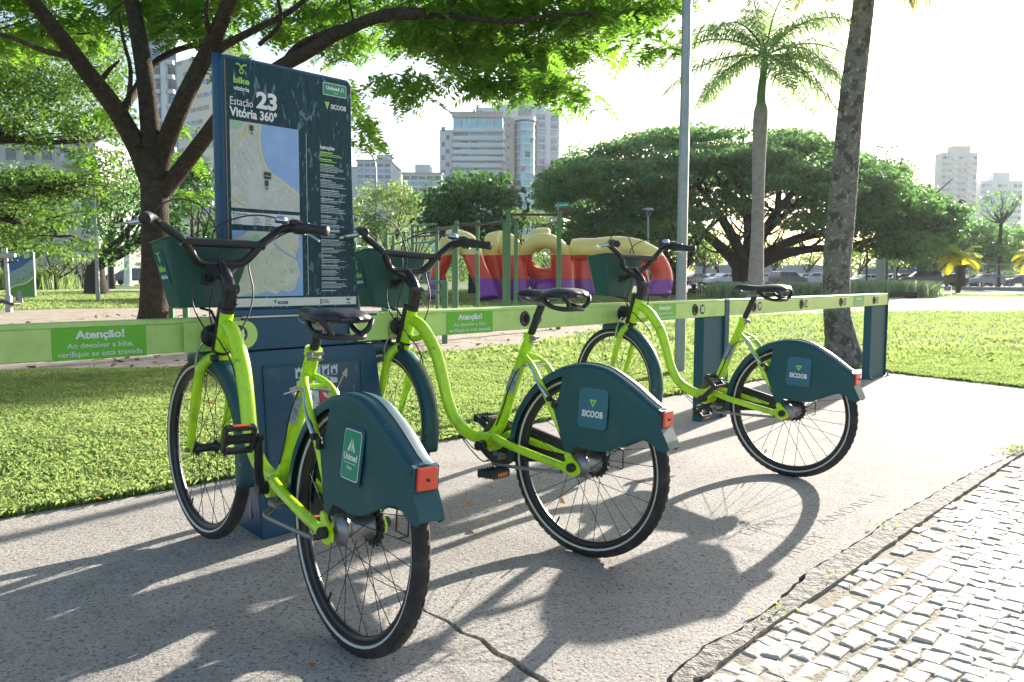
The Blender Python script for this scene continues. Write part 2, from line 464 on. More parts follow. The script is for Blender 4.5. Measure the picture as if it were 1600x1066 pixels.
# cobbles, laid in wavering rows parallel to the kerb
def cob_nodes(nt, b, co):
    oi = nt.nodes.new("ShaderNodeObjectInfo"); geo = nt.nodes.new("ShaderNodeNewGeometry")
    wn_ = nt.nodes.new("ShaderNodeTexWhiteNoise"); wn_.noise_dimensions = '1D'; nt.links.new(geo.outputs["Random Per Island"], wn_.inputs["W"])
    ad = nt.nodes.new("ShaderNodeMath"); ad.operation = 'ADD'; nt.links.new(oi.outputs["Random"], ad.inputs[0]); nt.links.new(wn_.outputs["Value"], ad.inputs[1])
    fr = nt.nodes.new("ShaderNodeMath"); fr.operation = 'FRACT'; nt.links.new(ad.outputs[0], fr.inputs[0])
    rp = nt.nodes.new("ShaderNodeValToRGB"); e = rp.color_ramp.elements; e[0].color = (.36, .32, .26, 1); e[1].color = (.60, .55, .47, 1); q = e.new(.3); q.color = (.48, .44, .37, 1); nt.links.new(fr.outputs[0], rp.inputs[0])
    def nz(sc, a, c, hi):
        n = nt.nodes.new("ShaderNodeTexNoise"); n.inputs["Scale"].default_value = sc; n.inputs["Detail"].default_value = 7; nt.links.new(co, n.inputs["Vector"])
        m = nt.nodes.new("ShaderNodeMapRange"); m.inputs[1].default_value = a; m.inputs[2].default_value = c; m.inputs[4].default_value = hi; nt.links.new(n.outputs["Fac"], m.inputs[0]); return n.outputs["Fac"], m.outputs[0]
    cur = rp.outputs[0]
    for (sc, a, c, hi, col) in ((11, .50, .66, .75, (.34, .29, .21)), (45, .54, .66, .6, (.25, .22, .18)), (120, .55, .7, .5, (.72, .70, .64))):
        f, m = nz(sc, a, c, hi); mx = nt.nodes.new("ShaderNodeMix"); mx.data_type = 'RGBA'; nt.links.new(m, mx.inputs[0]); nt.links.new(cur, mx.inputs[6]); mx.inputs[7].default_value = (*col, 1); cur = mx.outputs[2]
    nt.links.new(cur, b.inputs["Base Color"])
    f1, _ = nz(38, 0, 1, 1); f2, _ = nz(150, 0, 1, 1)
    b1 = nt.nodes.new("ShaderNodeBump"); b1.inputs["Strength"].default_value = .7; b1.inputs["Distance"].default_value = .006; nt.links.new(f1, b1.inputs["Height"])
    b2 = nt.nodes.new("ShaderNodeBump"); b2.inputs["Strength"].default_value = .6; b2.inputs["Distance"].default_value = .002; nt.links.new(f2, b2.inputs["Height"]); nt.links.new(b1.outputs[0], b2.inputs["Normal"]); nt.links.new(b2.outputs[0], b.inputs["Normal"])
M_COB = mat("pale_limestone", (.6, .58, .53), .72, spec=.22, build=cob_nodes)
def inside(p, poly):
    c = False; j = len(poly) - 1
    for i in range(len(poly)):
        if (poly[i][1] > p[1]) != (poly[j][1] > p[1]) and p[0] < (poly[j][0] - poly[i][0]) * (p[1] - poly[i][1]) / (poly[j][1] - poly[i][1]) + poly[i][0]: c = not c
        j = i
    return c
def kdist(p):
    q = Vector((p[0], p[1], 0)); best = 9
    for a, b in zip(ke[:-1], ke[1:]):
        A = Vector((*a, 0)); B = Vector((*b, 0)); t = max(0, min(1, (q - A).dot(B - A) / (B - A).length_squared)); best = min(best, (q - A - (B - A) * t).length)
    return best
cr_ = random.Random(21)
ROWH = .056
cob_things = []; nx_, ny_ = 110, 46
O_ = Vector((kedge[0][0], kedge[0][1], 0)) - kd2 * .9 - Vector((kd2.y, -kd2.x, 0)) * .05
knn = Vector((kd2.y, -kd2.x, 0))
def cnode(i, j):
    r = random.Random(i * 7919 + j * 104729)
    off = ((j * 37) % 11) / 11 * .07
    u = i * .071 + off + r.uniform(-.014, .014); v = .012 + j * ROWH + r.uniform(-.010, .010) + .020 * math.sin(i * .23 + j * .5)
    return u, v
stones = []
for j in range(ny_):
    u = cr_.uniform(0, .05)
    while u < 7.6:
        w = cr_.choice((.048, .058, .066, .074, .085)) * cr_.uniform(.9, 1.12)
        gap = cr_.uniform(-.001, .0035)
        v0 = .014 + j * ROWH + .022 * math.sin(u * 2.7 + j * .55) + cr_.uniform(-.006, .006); hgt = ROWH - cr_.uniform(-.001, .0035)
        sk = cr_.uniform(-.014, .014)
        q = [(u + sk, v0), (u + w + sk * .6 + cr_.uniform(-.007, .007), v0 + cr_.uniform(-.007, .007)), (u + w + cr_.uniform(-.010, .010), v0 + hgt + cr_.uniform(-.006, .006)), (u + cr_.uniform(-.008, .008), v0 + hgt + cr_.uniform(-.006, .006))]
        q = [(a + cr_.uniform(-.0045, .0045), b + cr_.uniform(-.0045, .0045)) for a, b in q]
        if cr_.random() < .5:
            q.insert(2, (u + w * 1.04, v0 + hgt * .5 + cr_.uniform(-.01, .01)))
        u += w + gap
        c = O_ + kd2 * (q[0][0] + w / 2) + knn * (v0 + hgt / 2)
        if not inside((c.x, c.y), cob) or c.y < -1 or c.y > 7.4: continue
        stones.append((c, [(O_ + kd2 * a + knn * b) for a, b in q], kdist((c.x, c.y))))
def visible(c):
    d = Vector((c.x, c.y, 0)) - Vector((0, 0, CAMH)); zf = d.dot(fwd)
    if zf < .2: return False, 99
    X = 800 + F_PX * d.dot(rt) / zf; Y = 533 - F_PX * d.dot(up) / zf
    return (-25 < X < 1625 and Y < 1095), zf
cand = []; rest = []
for st_ in stones:
    vis, zf = visible(st_[0])
    dk = st_[2]
    # near the kerb some stones are lost under sand
    n_ = math.sin(st_[0].x * 9.1) * math.sin(st_[0].y * 7.3 + 1)
    if dk < .03 + .04 * n_ or (dk < .14 and cr_.random() < .28 and n_ > -.2): continue
    (cand if vis else rest).append((zf, st_))
cand.sort(key=lambda t: t[0])
rest += cand[300:]; cand = cand[:300]
def stone(mb, st_, seed, bury=False):
    c, q, dk = st_
    if (q[1] - q[0]).cross(q[2] - q[1]).z < 0: q = q[::-1]
    r = random.Random(seed); n = len(q)
    zt_ = -.002 + r.uniform(-.002, .003) - (.003 if dk < .2 and r.random() < .5 else 0)
    tilt = Vector((r.uniform(-.05, .05), r.uniform(-.05, .05), 0))
    def P(p, ins, z):
        v = Vector((p.x, p.y, 0)); d = (Vector((c.x, c.y, 0)) - v); v = v + d.normalized() * min(ins, d.length * .5)
        return Vector((v.x, v.y, z + tilt.dot(v - Vector((c.x, c.y, 0)))))
    lo = [P(p, 0, -.03) for p in q]; mid = [P(p, .0, zt_ - .005) for p in q]; m2 = [P(p, .003, zt_ - .0012) for p in q]; top = [P(p, .010, zt_ + .0008) for p in q]
    # subdivide top with a raised centre
    ctr = Vector((c.x, c.y, zt_ + .0015 + r.uniform(-.001, .002)))
    vs_ = lo + mid + m2 + top + [ctr]
    fs = []
    for lv in range(3):
        for k in range(n): k2 = (k + 1) % n; fs.append((lv * n + k, lv * n + k2, (lv + 1) * n + k2, (lv + 1) * n + k))
    for k in range(n): fs.append((3 * n + k, 3 * n + (k + 1) % n, 4 * n))
    mb.add(vs_, fs)
for i, (zf, st_) in enumerate(cand):
    mb = MB(); stone(mb, st_, i); mb.build("cobblestone", M_COB, bed)
mb = MB()
for i, (zf, st_) in enumerate(rest): stone(mb, st_, 5000 + i)
mb.build("cobblestones_beyond", M_COB, bed, kind='stuff')

# sandy path and other surfaces beyond
near = [(-200, 592), (0, 583), (160, 580), (300, 577), (440, 569), (560, 561), (640, 555), (710, 551), (780, 545), (840, 536), (900, 524), (960, 513), (1060, 503), (1200, 493), (1330, 489), (1440, 488), (1900, 487)]
far = [(1900, 463), (1600, 464.5), (1500, 464), (1440, 464), (1390, 468), (1300, 471), (1000, 476), (860, 480), (700, 482), (560, 479), (420, 479), (240, 481), (100, 483), (0, 486), (-200, 488)]
sheet("sandy_path", jag([Gp(*p) for p in near], .10, .5, 31) + [Gp(*p) for p in far], .004, M_SANDP)
sheet("rubber_play_surface", [Gp(540, 478.5), Gp(668, 481), Gp(745, 479), Gp(820, 472), Gp(1100, 467), Gp(1080, 458), Gp(860, 460), Gp(560, 461)], .008, M_RUBBER)
sheet("narrow_path", [Gp(-300, 476), Gp(250, 474.5), Gp(560, 471), Gp(560, 468.5), Gp(250, 472), Gp(-300, 473)], .004, M_LPATH)
sheet("side_path", [Gp(-300, 458), Gp(250, 455), Gp(250, 452), Gp(-300, 454)], .004, M_LPATH)
sheet("street", [(-160, 74), (8, 88), (8, 106), (-160, 92)], .004, M_ASPH)
sheet("parking_lot", [(8, 82), (170, 92), (170, 140), (8, 118)], .008, M_ASPH)
sheet("far_gravel", [Gp(1460, 453.5), Gp(1900, 454.5), Gp(1900, 450.5), Gp(1460, 450)], .012, M_SANDP)

# ---- grass blades
def pt_in(P, poly):
    x, y = P[:, 0], P[:, 1]; c = np.zeros(len(P), bool); j = len(poly) - 1
    for i in range(len(poly)):
        xi, yi = poly[i]; xj, yj = poly[j]
        if yi != yj:
            m = ((yi > y) != (yj > y)) & (x < (xj - xi) * (y - yi) / (yj - yi) + xi); c ^= m
        j = i
    return c
BLADE = leafmat("grass_blade", (.10, .17, .045), (.30, .37, .13), .5, (.48, .62, .18), .45)
sand_poly = [Gp(*p) for p in near] + [Gp(*p) for p in far]
lawn_poly = list(lawn_edge) + [(60, 12.5), (60, 60), (-60, 60), (-60, -1.3)]
def blades(name, N, ymin, ymax, size, dens_pow, seed, xm=.72):
    rg = np.random.default_rng(seed)
    y = ymin + (ymax - ymin) * rg.random(N * 3) ** dens_pow
    x = (rg.random(N * 3) * 2 - 1) * (y * xm + .6)
    P = np.stack([x, y], 1)
    ok = pt_in(P, lawn_poly) & ~pt_in(P, sand_poly)
    # patchiness
    pn = np.sin(P[:, 0] * 2.1 + 1.3 * np.sin(P[:, 1] * 1.7)) * np.sin(P[:, 1] * 2.7 + np.sin(P[:, 0] * 1.1))
    pn = .6 * pn + .4 * np.sin(P[:, 0] * 7.3 + 2 * np.sin(P[:, 1] * 5.1)) * np.sin(P[:, 1] * 8.9 + np.sin(P[:, 0] * 4.3) * 2)
    ok &= rg.random(len(P)) < np.clip(.70 + .55 * pn, .08, 1)
    pn = pn[ok][:N]; P = P[ok][:N]; n = len(P)
    ang = rg.random(n) * 6.283; hgt = size * (0.45 + rg.random(n) * 1.0) * (1 + .25 * pn); lean = .3 + rg.random(n) * 1.0; wd = size * .042 * (.7 + rg.random(n) * .8)
    dx = np.cos(ang); dy = np.sin(ang)
    V = np.empty((n, 4, 3)); a2 = rg.random(n) * 6.283
    wx, wy = np.cos(a2) * wd, np.sin(a2) * wd
    b = np.c_[P, np.zeros(n)]
    V[:, 0] = b + np.c_[-wx, -wy, np.zeros(n) - .002]; V[:, 1] = b + np.c_[wx, wy, np.zeros(n) - .002]
    mx = hgt * .45 * lean
    V[:, 2] = b + np.c_[dx * mx * .45 + wx * .8, dy * mx * .45 + wy * .8, hgt * .62]
    V[:, 3] = b + np.c_[dx * mx * 1.6, dy * mx * 1.6, hgt * (1.0 - .25 * lean)]
    F = np.arange(n * 4).reshape(n, 4)
    tint = np.clip(.45 + .30 * pn + .35 * rg.normal(size=n) * .6, 0, 1)
    o = np_mesh(name, V.reshape(-1, 3), F, BLADE, None, tint)
    setp(o, "short bright green lawn grass between the pavement and the sandy path" if seed == 1 else "grass farther back beyond the sandy path and around the trees", "grass", kind='stuff')
blades("lawn_grass", 640000, 2.2, 11.5, .037, .75, 1)
blades("far_grass", 170000, 9.0, 48, .075, .8, 2)
# fallen leaves
M_DRY = leafmat("dry_leaf", (.30, .11, .02), (.55, .28, .05), .3)
rg = np.random.default_rng(5)
def litter(name, n, x0, x1, y0, y1, size, m, label, z=.02):
    C = np.c_[rg.uniform(x0, x1, n), rg.uniform(y0, y1, n), np.full(n, z)]
    N_ = rg.normal(size=(n, 3)) * .35 + np.array([0, 0, 1.0])
    o = leaf_cloud(name, C, N_, rg.uniform(.6, 1.3, n) * size, m, None, .6)
    setp(o, label, "leaves", kind='stuff')
litter("fallen_leaves", 170, -4.5, 1.0, 3.0, 9.5, .05, M_DRY, "small dry orange leaves scattered on the lawn", .03)
litter("leaf_litter", 900, -10, 2, 8.0, 20, .10, leafmat("brown_litter", (.10, .055, .03), (.26, .15, .08), .1), "brown leaf litter lying on the sandy path", .012)
for (px, py) in ((487, 1046), (1211, 948), (955, 893), (1316, 661)):
    p = G(px, py); C = np.array([[p.x, p.y, .012]]); o = leaf_cloud("fallen_leaf", C, np.array([[.1, .1, 1.]]), np.array([.035]), M_DRY, None, .6)
    setp(o, {487: "dark seed on the shaded pavement at the front", 1211: "orange leaf lying on the broken kerb strip", 955: "small leaf on the pavement under the middle bike", 1316: "small leaf on the sunny pavement behind the farthest bike"}[px], "leaf")

M_SCR = mat("scratched_groove", (.22, .20, .18), .95)
for (txt, px0, py0, px1, py1, size, seed, lb) in (("ETICO", 1170, 838, 1215, 818, .075, 1, "name scratched in the concrete inside the wheel shadow"), ("HEBY", 1238, 874, 1290, 840, .085, 2, "four scratched letters on the sunny pavement right of the wheel shadow"), ("ANDRE L", 1290, 822, 1385, 775, .085, 3, "longer scratched name on the pavement near the kerb strip")):
    a = G(px0, py0); b = G(px1, py1); X = (b - a).normalized(); Y = Vector((-X.y, X.x, 0))
    o = put_text(txt, a + Vector((0, 0, .0024)), X, Y, size, M_SCR, None, "scratched_lettering", -.028, 'LEFT', 1.1, width=(b - a).length, thick=.0005); setp(o, lb, "lettering")

rg = np.random.default_rng(8)   # weeds in the kerb joint
Wc = []
for (px, py, n) in ((1578, 708, 60), (1590, 703, 60), (1375, 826, 14), (1215, 966, 12), (1300, 905, 8)):
    p = G(px, py)
    for _ in range(n): Wc.append((p.x + rg.normal(0, .03), p.y + rg.normal(0, .03), .012 + rg.random() * .02))
o = leaf_cloud("kerb_weeds", np.array(Wc), rg.normal(size=(len(Wc), 3)) + np.array([0, 0, .6]), rg.uniform(.012, .03, len(Wc)), BLADE, None, .35); setp(o, "small green weeds growing in the joint along the kerb strip", "weeds", kind='stuff')
# ------------------------------------------------------------------ shared bicycles
WR = .335; WB = 1.10
HB = Vector((.978, 0, .7105)); HT = Vector((.9365, 0, .8450))
STEER_AX = (HT - HB).normalized()
SPOKE_MESH = {}

def wheel(root, name, cx, front, ang0, SM):
    c = Vector((cx, 0, WR))
    mb = MB()   # rim: box section alloy painted black
    mb.lathe([(.302, -.012), (.302, .012), (.290, .013), (.279, .007), (.279, -.007), (.290, -.013)], c, (0, 1, 0), 56, True, True)
    w = mb.build(name, BLACK, root)
    mb = MB(); prof = []
    for k in range(12):
        a = 2 * math.pi * k / 12
        prof.append((.3125 + .0225 * math.cos(a), .0225 * math.sin(a)))
    mb.lathe(prof, c, (0, 1, 0), 72, True, True)
    for k in range(60):     # shallow shoulder blocks
        a = 2 * math.pi * k / 60; r = Matrix.Rotation(a, 3, 'Y')
        for sy in (-1, 1):
            mb.box(c + r @ Vector((.3312, sy * .0125, 0)), (.0025, .007, .021), r @ Matrix.Rotation(sy * .55, 3, 'Z'))
    mb.build("tyre", RUBBER, w)
    mb = MB()
    for sy in (-1, 1):
        mb.lathe([(.3005, sy * .0185), (.3035, sy * .0207), (.3070, sy * .0221), (.3065, sy * .0226), (.3030, sy * .0212), (.2998, sy * .0190)], c, (0, 1, 0), 56, True, True)
    mb.build("reflective_ring", REFL, w)
    hw = .036 if front else .040
    mb = MB()
    if front: mb.lathe([(.0, -.056), (.012, -.056), (.014, -.044), (.026, -.038), (.026, -.034), (.016, -.026), (.016, .026), (.026, .034), (.026, .038), (.014, .044), (.012, .056), (0, .056)], c, (0, 1, 0), 20)
    else: mb.lathe([(0, -.064), (.020, -.064), (.022, -.050), (.040, -.044), (.040, -.040), (.031, -.034), (.031, .020), (.036, .030), (.043, .038), (.043, .046), (.030, .052), (.024, .062), (0, .062)], c, (0, 1, 0), 24)
    mb.build("hub", BLACK if front else STEEL, w)
    if not front:
        mb = MB(); mb.lathe([(.0, -.050), (.050, -.050), (.056, -.052), (.056, -.056), (.030, -.060), (.0, -.060)], c, (0, 1, 0), 24)
        for k in range(18):
            r = Matrix.Rotation(2 * math.pi * k / 18, 3, 'Y'); mb.box(c + r @ Vector((.058, -.054, 0)), (.007, .003, .009), r)
        mb.build("sprocket", BLACKP, w)
    n = 28
    for k in range(n):
        side = 1 if k % 2 else -1
        lead = .9 if (k // 2) % 2 else -.9
        a = 2 * math.pi * k / n + ang0
        ah = a + lead
        rh = .024 if front else .040
        key = (name, k)
        if key not in SM:
            mb2 = MB()
            p0 = Vector((rh * math.cos(ah), side * hw, rh * math.sin(ah))); p1 = Vector((.285 * math.cos(a), side * .003, .285 * math.sin(a)))
            mb2.tube([p0 + c, p1 + c], .00125, 5, False)
            mb2.tube([c + p1 - (p1 - p0).normalized() * .014, p1 + c], .0021, 5, False)
            o = mb2.build("spoke", BLACK, w); SM[key] = o.data
        else: link("spoke", SM[key], w)
    mb = MB(); va = R_(-62)
    mb.cyl(c + Vector((.279 * math.cos(va), 0, .279 * math.sin(va))), c + Vector((.245 * math.cos(va), 0, .245 * math.sin(va))), .0035, .003, 8)
    mb.build("valve", BLACKP, w)
    return w

def cw(x, z):
    """half width of the rear cover"""
    w = .040 + .085 * max(0, min(.34, .66 - z)) * max(0, min(1, (x + .34) / .25)) * max(0, min(1, (.20 - x) / .12))
    w -= .006 * max(0, min(1, (-x - .2) / .15))
    return w

COVER_T = [(.352, .305), (.346, .345), (.339, .407), (.314, .484), (.264, .562), (.224, .604), (.182, .635), (.135, .662), (.098, .676), (.052, .689), (.018, .695), (-.015, .696), (-.045, .695), (-.100, .685), (-.155, .660), (-.210, .630), (-.258, .598), (-.292, .577), (-.314, .570)]
COVER_IN = [(-.352, .444), (-.338, .432), (-.309, .435), (-.288, .455), (-.257, .463), (-.234, .458), (-.183, .433), (-.129, .407), (-.073, .400), (-.021, .403), (.010, .403), (.019, .388), (.027, .362), (.051, .383), (.078, .429), (.130, .509), (.126, .519), (.116, .529), (.102, .556), (.094, .582), (.088, .632)]

def rear_cover(root, kind):
    T = [Vector((p[0], 0, p[1])) for p in COVER_T]
    T = smooth_path(T, 3)
    mb = MB(); sec = []
    inset = []
    for i, p in enumerate(T):
        t = (T[min(i + 1, len(T) - 1)] - T[max(i - 1, 0)]).normalized()
        nin = Vector((t.z, 0, -t.x))
        if nin.dot(Vector((0, 0, .335)) - p) < 0: nin = -nin
        w = cw(p.x, p.z)
        ring = []
        for (d, f) in ((.034, 1.0), (.016, 1.0), (.006, .9), (.001, .62), (0, .28), (-.0012, .06), (-.0012, -.06), (0, -.28), (.001, -.62), (.006, -.9), (.016, -1.0), (.034, -1.0)):
            q = p + nin * d; ww = cw(q.x, q.z) if d > .01 else w
            ring.append(Vector((q.x, ww * f, q.z)))
        sec.append(ring); inset.append(p + nin * .034)
    m = len(sec[0])
    vs_ = [v for r in sec for v in r]; fs = []
    for i in range(len(sec) - 1):
        for k in range(m - 1): fs.append((i * m + k, i * m + k + 1, (i + 1) * m + k + 1, (i + 1) * m + k))
    mb.add(vs_, fs, True)
    # tail block
    ins = [q for q in inset if q.x < .088]
    outline = [(q.x, q.z) for q in ins]
    # close down the tail end and along the lower edge
    full = outline + [(-.318, .565), (-.318, .510)] + COVER_IN
    for sy in (1, -1):
        pts = [Vector((x, sy * cw(x, z), z)) for x, z in full]
        base = len(mb.v)
        # triangulate against a mid spine for a gently curved plate
        if sy < 0: pts = pts[::-1]
        mb.poly(pts, False)
        # returned lower edge
        low = [(-.318, .510)] + COVER_IN
        e0 = [Vector((x, sy * cw(x, z), z)) for x, z in low]; e1 = [Vector((x, sy * (cw(x, z) - .004), z + .001)) for x, z in low]
        nn = len(low)
        mb.add(e0 + e1, [(k, k + 1, nn + k + 1, nn + k) for k in range(nn - 1)])
        mb.add([Vector((v.x, v.y - sy * .004, v.z)) for v in pts], [tuple(range(len(pts)))])
    # back face of the tail
    w = cw(-.32, .5)
    mb.add([(-.318, -w, .566), (-.318, w, .566), (-.318, w, .510), (-.318, -w, .510)], [(0, 1, 2, 3)])
    mb.add([(-.318, -w, .510), (-.318, w, .510), (-.343, w, .466), (-.343, -w, .466)], [(0, 1, 2, 3)]); mb.add([(-.343, -w, .466), (-.343, w, .466), (-.352, w * .96, .444), (-.352, -w * .96, .444)], [(0, 1, 2, 3)])
    mb.add([(-.308, -w, .571), (-.308, w, .571), (-.318, w, .566), (-.318, -w, .566)], [(0, 1, 2, 3)])
    cov = mb.build("rear_wheel_cover", TEAL, root)
    cov.modifiers.new("b", 'WEIGHTED_NORMAL')
    # seam along the ridge
    mb = MB(); mb.tube([p + Vector((0, .0, .0022)) for p in T[6:-2]], .0012, 4, True)
    mb.build("seam", BLACKP, cov)
    # tail light
    mb = MB(); mb.bbox((-.3225, 0, .538), (.010, .056, .054), .003)
    tl = mb.build("tail_light", REDL, root)
    mb = MB(); mb.cyl((-.3270, 0, .536), (-.3330, 0, .536), .0042, .003, 10); mb.build("screw", BLACKP, tl)
    # badge on the left plate
    def PL(x, z, off=0.0): return Vector((x, cw(x, z) + off, z))
    O = PL(-.056, .546); X = (PL(-.106, .546) - PL(-.006, .546)).normalized(); Y = (PL(-.056, .596) - PL(-.056, .496)).normalized()
    Nn = X.cross(Y)
    if Nn.y < 0: Nn = -Nn
    if kind == 'green':
        mb = MB(); mb.prism(rrect(.108, .150, .014), O, X, Y, Nn, .0012); bd = mb.build("badge", BLUED, cov)
        mb = MB(); mb.prism(rrect(.086, .128, .010), O + Nn * .0014, X, Y, Nn, .0006); mb.build("badge_border", WHITEP, cov)
        mb = MB(); mb.prism(rrect(.081, .123, .008), O + Nn * .0022, X, Y, Nn, .0006); mb.build("badge_face", GREENP, cov)
        put_text("Unimed", O + Nn * .003 - Y * .013, X, Y, .024, WHITEP, cov, "badge_lettering", .03, width=.066)
        put_text("Vitória", O + Nn * .003 - Y * .036, X, Y, .012, WHITEP, cov, "badge_lettering", 0, width=.024)
        mb = MB()   # pine tree like emblem
        for sx in (-1, 1):
            mb.prism([(sx * .003, .042), (sx * .006, .034), (sx * .019, .010), (sx * .012, .008), (sx * .006, .022), (sx * .0035, .010), (sx * .002, .010)][::sx], O + Nn * .003, X, Y, Nn, .0006)
        mb.prism([(-.029, -.020), (.029, -.020), (.029, -.0215), (-.029, -.0215)], O + Nn * .003, X, Y, Nn, .0006)
        mb.build("badge_emblem", WHITEP, cov)
    else:
        mb = MB(); mb.prism(rrect(.122, .140, .018), O, X, Y, Nn, .0013); mb.build("badge", BLUEP, cov)
        put_text("SICOOB", O + Nn * .0016 - Y * .030, X, Y, .030, WHITEP, cov, "badge_lettering", .045, width=.088, spacing=1.08)
        mb = MB()
        q = Nn * .0018
        mb.prism([(-.016, .030), (.016, .030), (.0, .004)], O + q, X, Y, Nn, .0005); mb.build("badge_triangle", LGREEN, cov)
        mb = MB(); mb.prism([(-.006, .024), (.006, .024), (.0, .014)], O + q * 1.5, X, Y, Nn, .0006); mb.build("badge_triangle_core", BLUEP, cov)
    return cov

def make_bike(spec):
    SM = SPOKE_MESH
    hub = Vector((spec['x'], spec['y'], 0))
    Rz = Matrix.Rotation(spec['yaw'], 3, 'Z'); Rx = Matrix.Rotation(spec['lean'], 3, 'X'); Ry = Matrix.Rotation(-spec['pit'], 3, 'Y')
    M3 = Rz @ Rx @ Ry
    hubw = hub + (Rz @ Rx) @ Vector((0, 0, WR))
    M = M3.to_4x4(); M.translation = hubw - M3 @ Vector((0, 0, WR))
    root = thing("rental_bicycle", spec['label'], "bicycle", M.translation, matrix=M, group="green rental bicycles locked to the docking rail")
    steered = []
    # ---- frame
    mb = MB()
    path = [(.945, 0, .805), (.905, 0, .795), (.855, 0, .760), (.787, 0, .676), (.742, 0, .570), (.708, 0, .475), (.652, 0, .397), (.557, 0, .355), (.466, 0, .364), (.412, 0, .432), (.368, 0, .545), (.316, 0, .672), (.277, 0, .770)]
    rad = [.022, .027, .0285, .0285, .027, .0265, .0265, .0265, .026, .0245, .0235, .0225, .0215]
    P_, r_ = smooth_path(path, 5, rad)
    mb.tube(P_, [q_ * .95 for q_ in r_], 16)
    mb.cyl(HB - STEER_AX * .004, HT + STEER_AX * .002, .0235, .0235, 20)                       # head tube
    mb.tube(smooth_path([(.955, 0, .735), (.92, 0, .725), (.875, 0, .735)], 3), .014, 10)        # lower gusset
    mb.cyl((.468, -.042, .338), (.468, .042, .338), .031, .031, 20)                              # bottom bracket shell
    for sy in (1, -1):
        mb.tube(smooth_path([(.452, sy * .026, .345), (.415, sy * .046, .375), (.385, sy * .056, .376), (.313, sy * .062, .362), (.159, sy * .074, .343), (.020, sy * .080, .326)], 4), [.013] * 4 + [.0155] * 17, 10)
        mb.tube(smooth_path([(.298, sy * .010, .705), (.262, sy * .030, .690), (.222, sy * .042, .662), (.165, sy * .047, .585), (.112, sy * .044, .490), (.050, sy * .050, .40)], 4), .0115, 10)
        # dropout plate
        ol = [(.036, .312), (.052, .328), (.050, .346), (.030, .352), (.038, .372), (.030, .384), (.014, .380), (.004, .366), (-.016, .352), (-.028, .336), (-.026, .316), (-.010, .304), (.012, .302)]
        mb.prism([(p[0], p[1]) for p in ol], (0, sy * .0765, 0), (1, 0, 0), (0, 0, 1), (0, sy, 0), .008)
    mb.cyl((.245, -.043, .680), (.245, .043, .680), .008, .008, 10)                              # stay bridge
    mb.cyl((.279, 0, .766), (.271, 0, .786), .0255, .0255, 16)
    fr = mb.build("frame", LIME, root)
    put_text("bike VIX", (.357, .0243, .50), (-.42, 0, .90), (-.90, 0, -.42), .024, WHITEP, fr, "frame_decal", .0) if False else None
    mb = MB()   # pale sticker on the seat tube
    A = Vector((.346, .0235, .600)); dirv = Vector((-.38, 0, .925)).normalized(); nx = Vector((0, 1, 0)); xx = dirv.cross(nx)
    for k in range(5):
        a0 = -1.0 + k * .4; a1 = a0 + .4; rr = .0243
        c0 = Vector((.346, 0, .600))
        e = lambda a: xx * (rr * math.sin(a)) + nx * (rr * math.cos(a))
        mb.poly([c0 - dirv * .045 + e(a0), c0 - dirv * .045 + e(a1), c0 + dirv * .045 + e(a1), c0 + dirv * .045 + e(a0)])
    mb.build("frame_sticker", mat("faded_sticker", (.42, .47, .47), .5, noise=[(60, .45, .55, (.15, .2, .25), .8)]), fr)
    mb = MB(); mb.bbox((.245, .0895 - .014, .352), (.045, .002, .011), .002); mb.build("stay_sticker", REFL, fr)
    # seat clamp
    mb = MB(); mb.cyl((.252, -.020, .772), (.252, .026, .772), .006, .006, 8); mb.bbox((.236, .030, .770), (.026, .010, .016), .003)
    mb.cyl((.256, -.020, .755), (.256, .026, .755), .004, .004, 8); mb.build("seat_clamp", STEEL, root)
    # cable guide bumps
    mb = MB()
    for (x, z) in ((.385, .46), (.415, .41)): mb = MB(); mb.cyl((x - .02, .018, z + .02), (x - .034, .022, z + .022), .005, .004, 8); mb.build("cable_guide", LIME, root)
    # ---- wheels
    wheel(root, "rear_wheel", 0, False, spec['a0'], SM)
    fw = wheel(root, "front_wheel", WB, True, spec['a0'] * 0 + .05, SM); steered.append(fw)
    # axle end sleeves
    for sy in (1, -1): mb = MB(); mb.lathe([(0, sy * .084), (.0155, sy * .084), (.0155, sy * .102), (.012, sy * .106), (.009, sy * .106), (.008, sy * .098), (0, sy * .098)], (0, 0, WR), (0, 1, 0), 18); mb.build("axle_sleeve", BLACKP, root)
    mb = MB(); x0, z0 = -.045, .345     # wire guard on the drive side
    mb.tube([(x0 + .03, -.085, z0 + .04), (x0 - .03, -.10, z0 + .04), (x0 - .03, -.12, z0 + .035), (x0 - .03, -.12, z0 - .035), (x0 + .03, -.12, z0 - .035), (x0 + .03, -.12, z0 + .035), (x0 - .03, -.12, z0 + .035)], .0028, 6)
    mb.tube([(x0 - .03, -.118, z0 - .035), (x0 - .03, -.088, z0 - .035)], .0028, 6)
    mb.build("wire_guard", BLACKP, root)
    # ---- rear cover
    rear_cover(root, spec['badge'])
    # ---- rear brake arm (silver)
    mb = MB()
    for sy in (1, -1): mb.tube(smooth_path([(.225, sy * .050, .672), (.195, sy * .058, .622), (.158, sy * .060, .585), (.132, sy * .060, .556)], 3), [.005] * 5 + [.008] * 5, 8)
    mb.tube([(.245, .10, .662), (.230, .06, .676), (.220, -.03, .672)], .003, 6)
    mb.build("rear_brake", CHROME, root)
    mb = MB(); mb.cyl((.128, .054, .560), (.128, .070, .560), .010, .010, 10); mb.bbox((.112, .056, .545), (.016, .014, .034), .003); mb.build("brake_shoe", BLACKP, root)
    # ---- seat post and saddle
    zs = spec['sad']
    sp = Vector((.277, 0, .770)); sd = Vector((-.40, 0, .917)).normalized()
    topz = zs - .055; tpt = sp + sd * ((topz - .775) / sd.z)
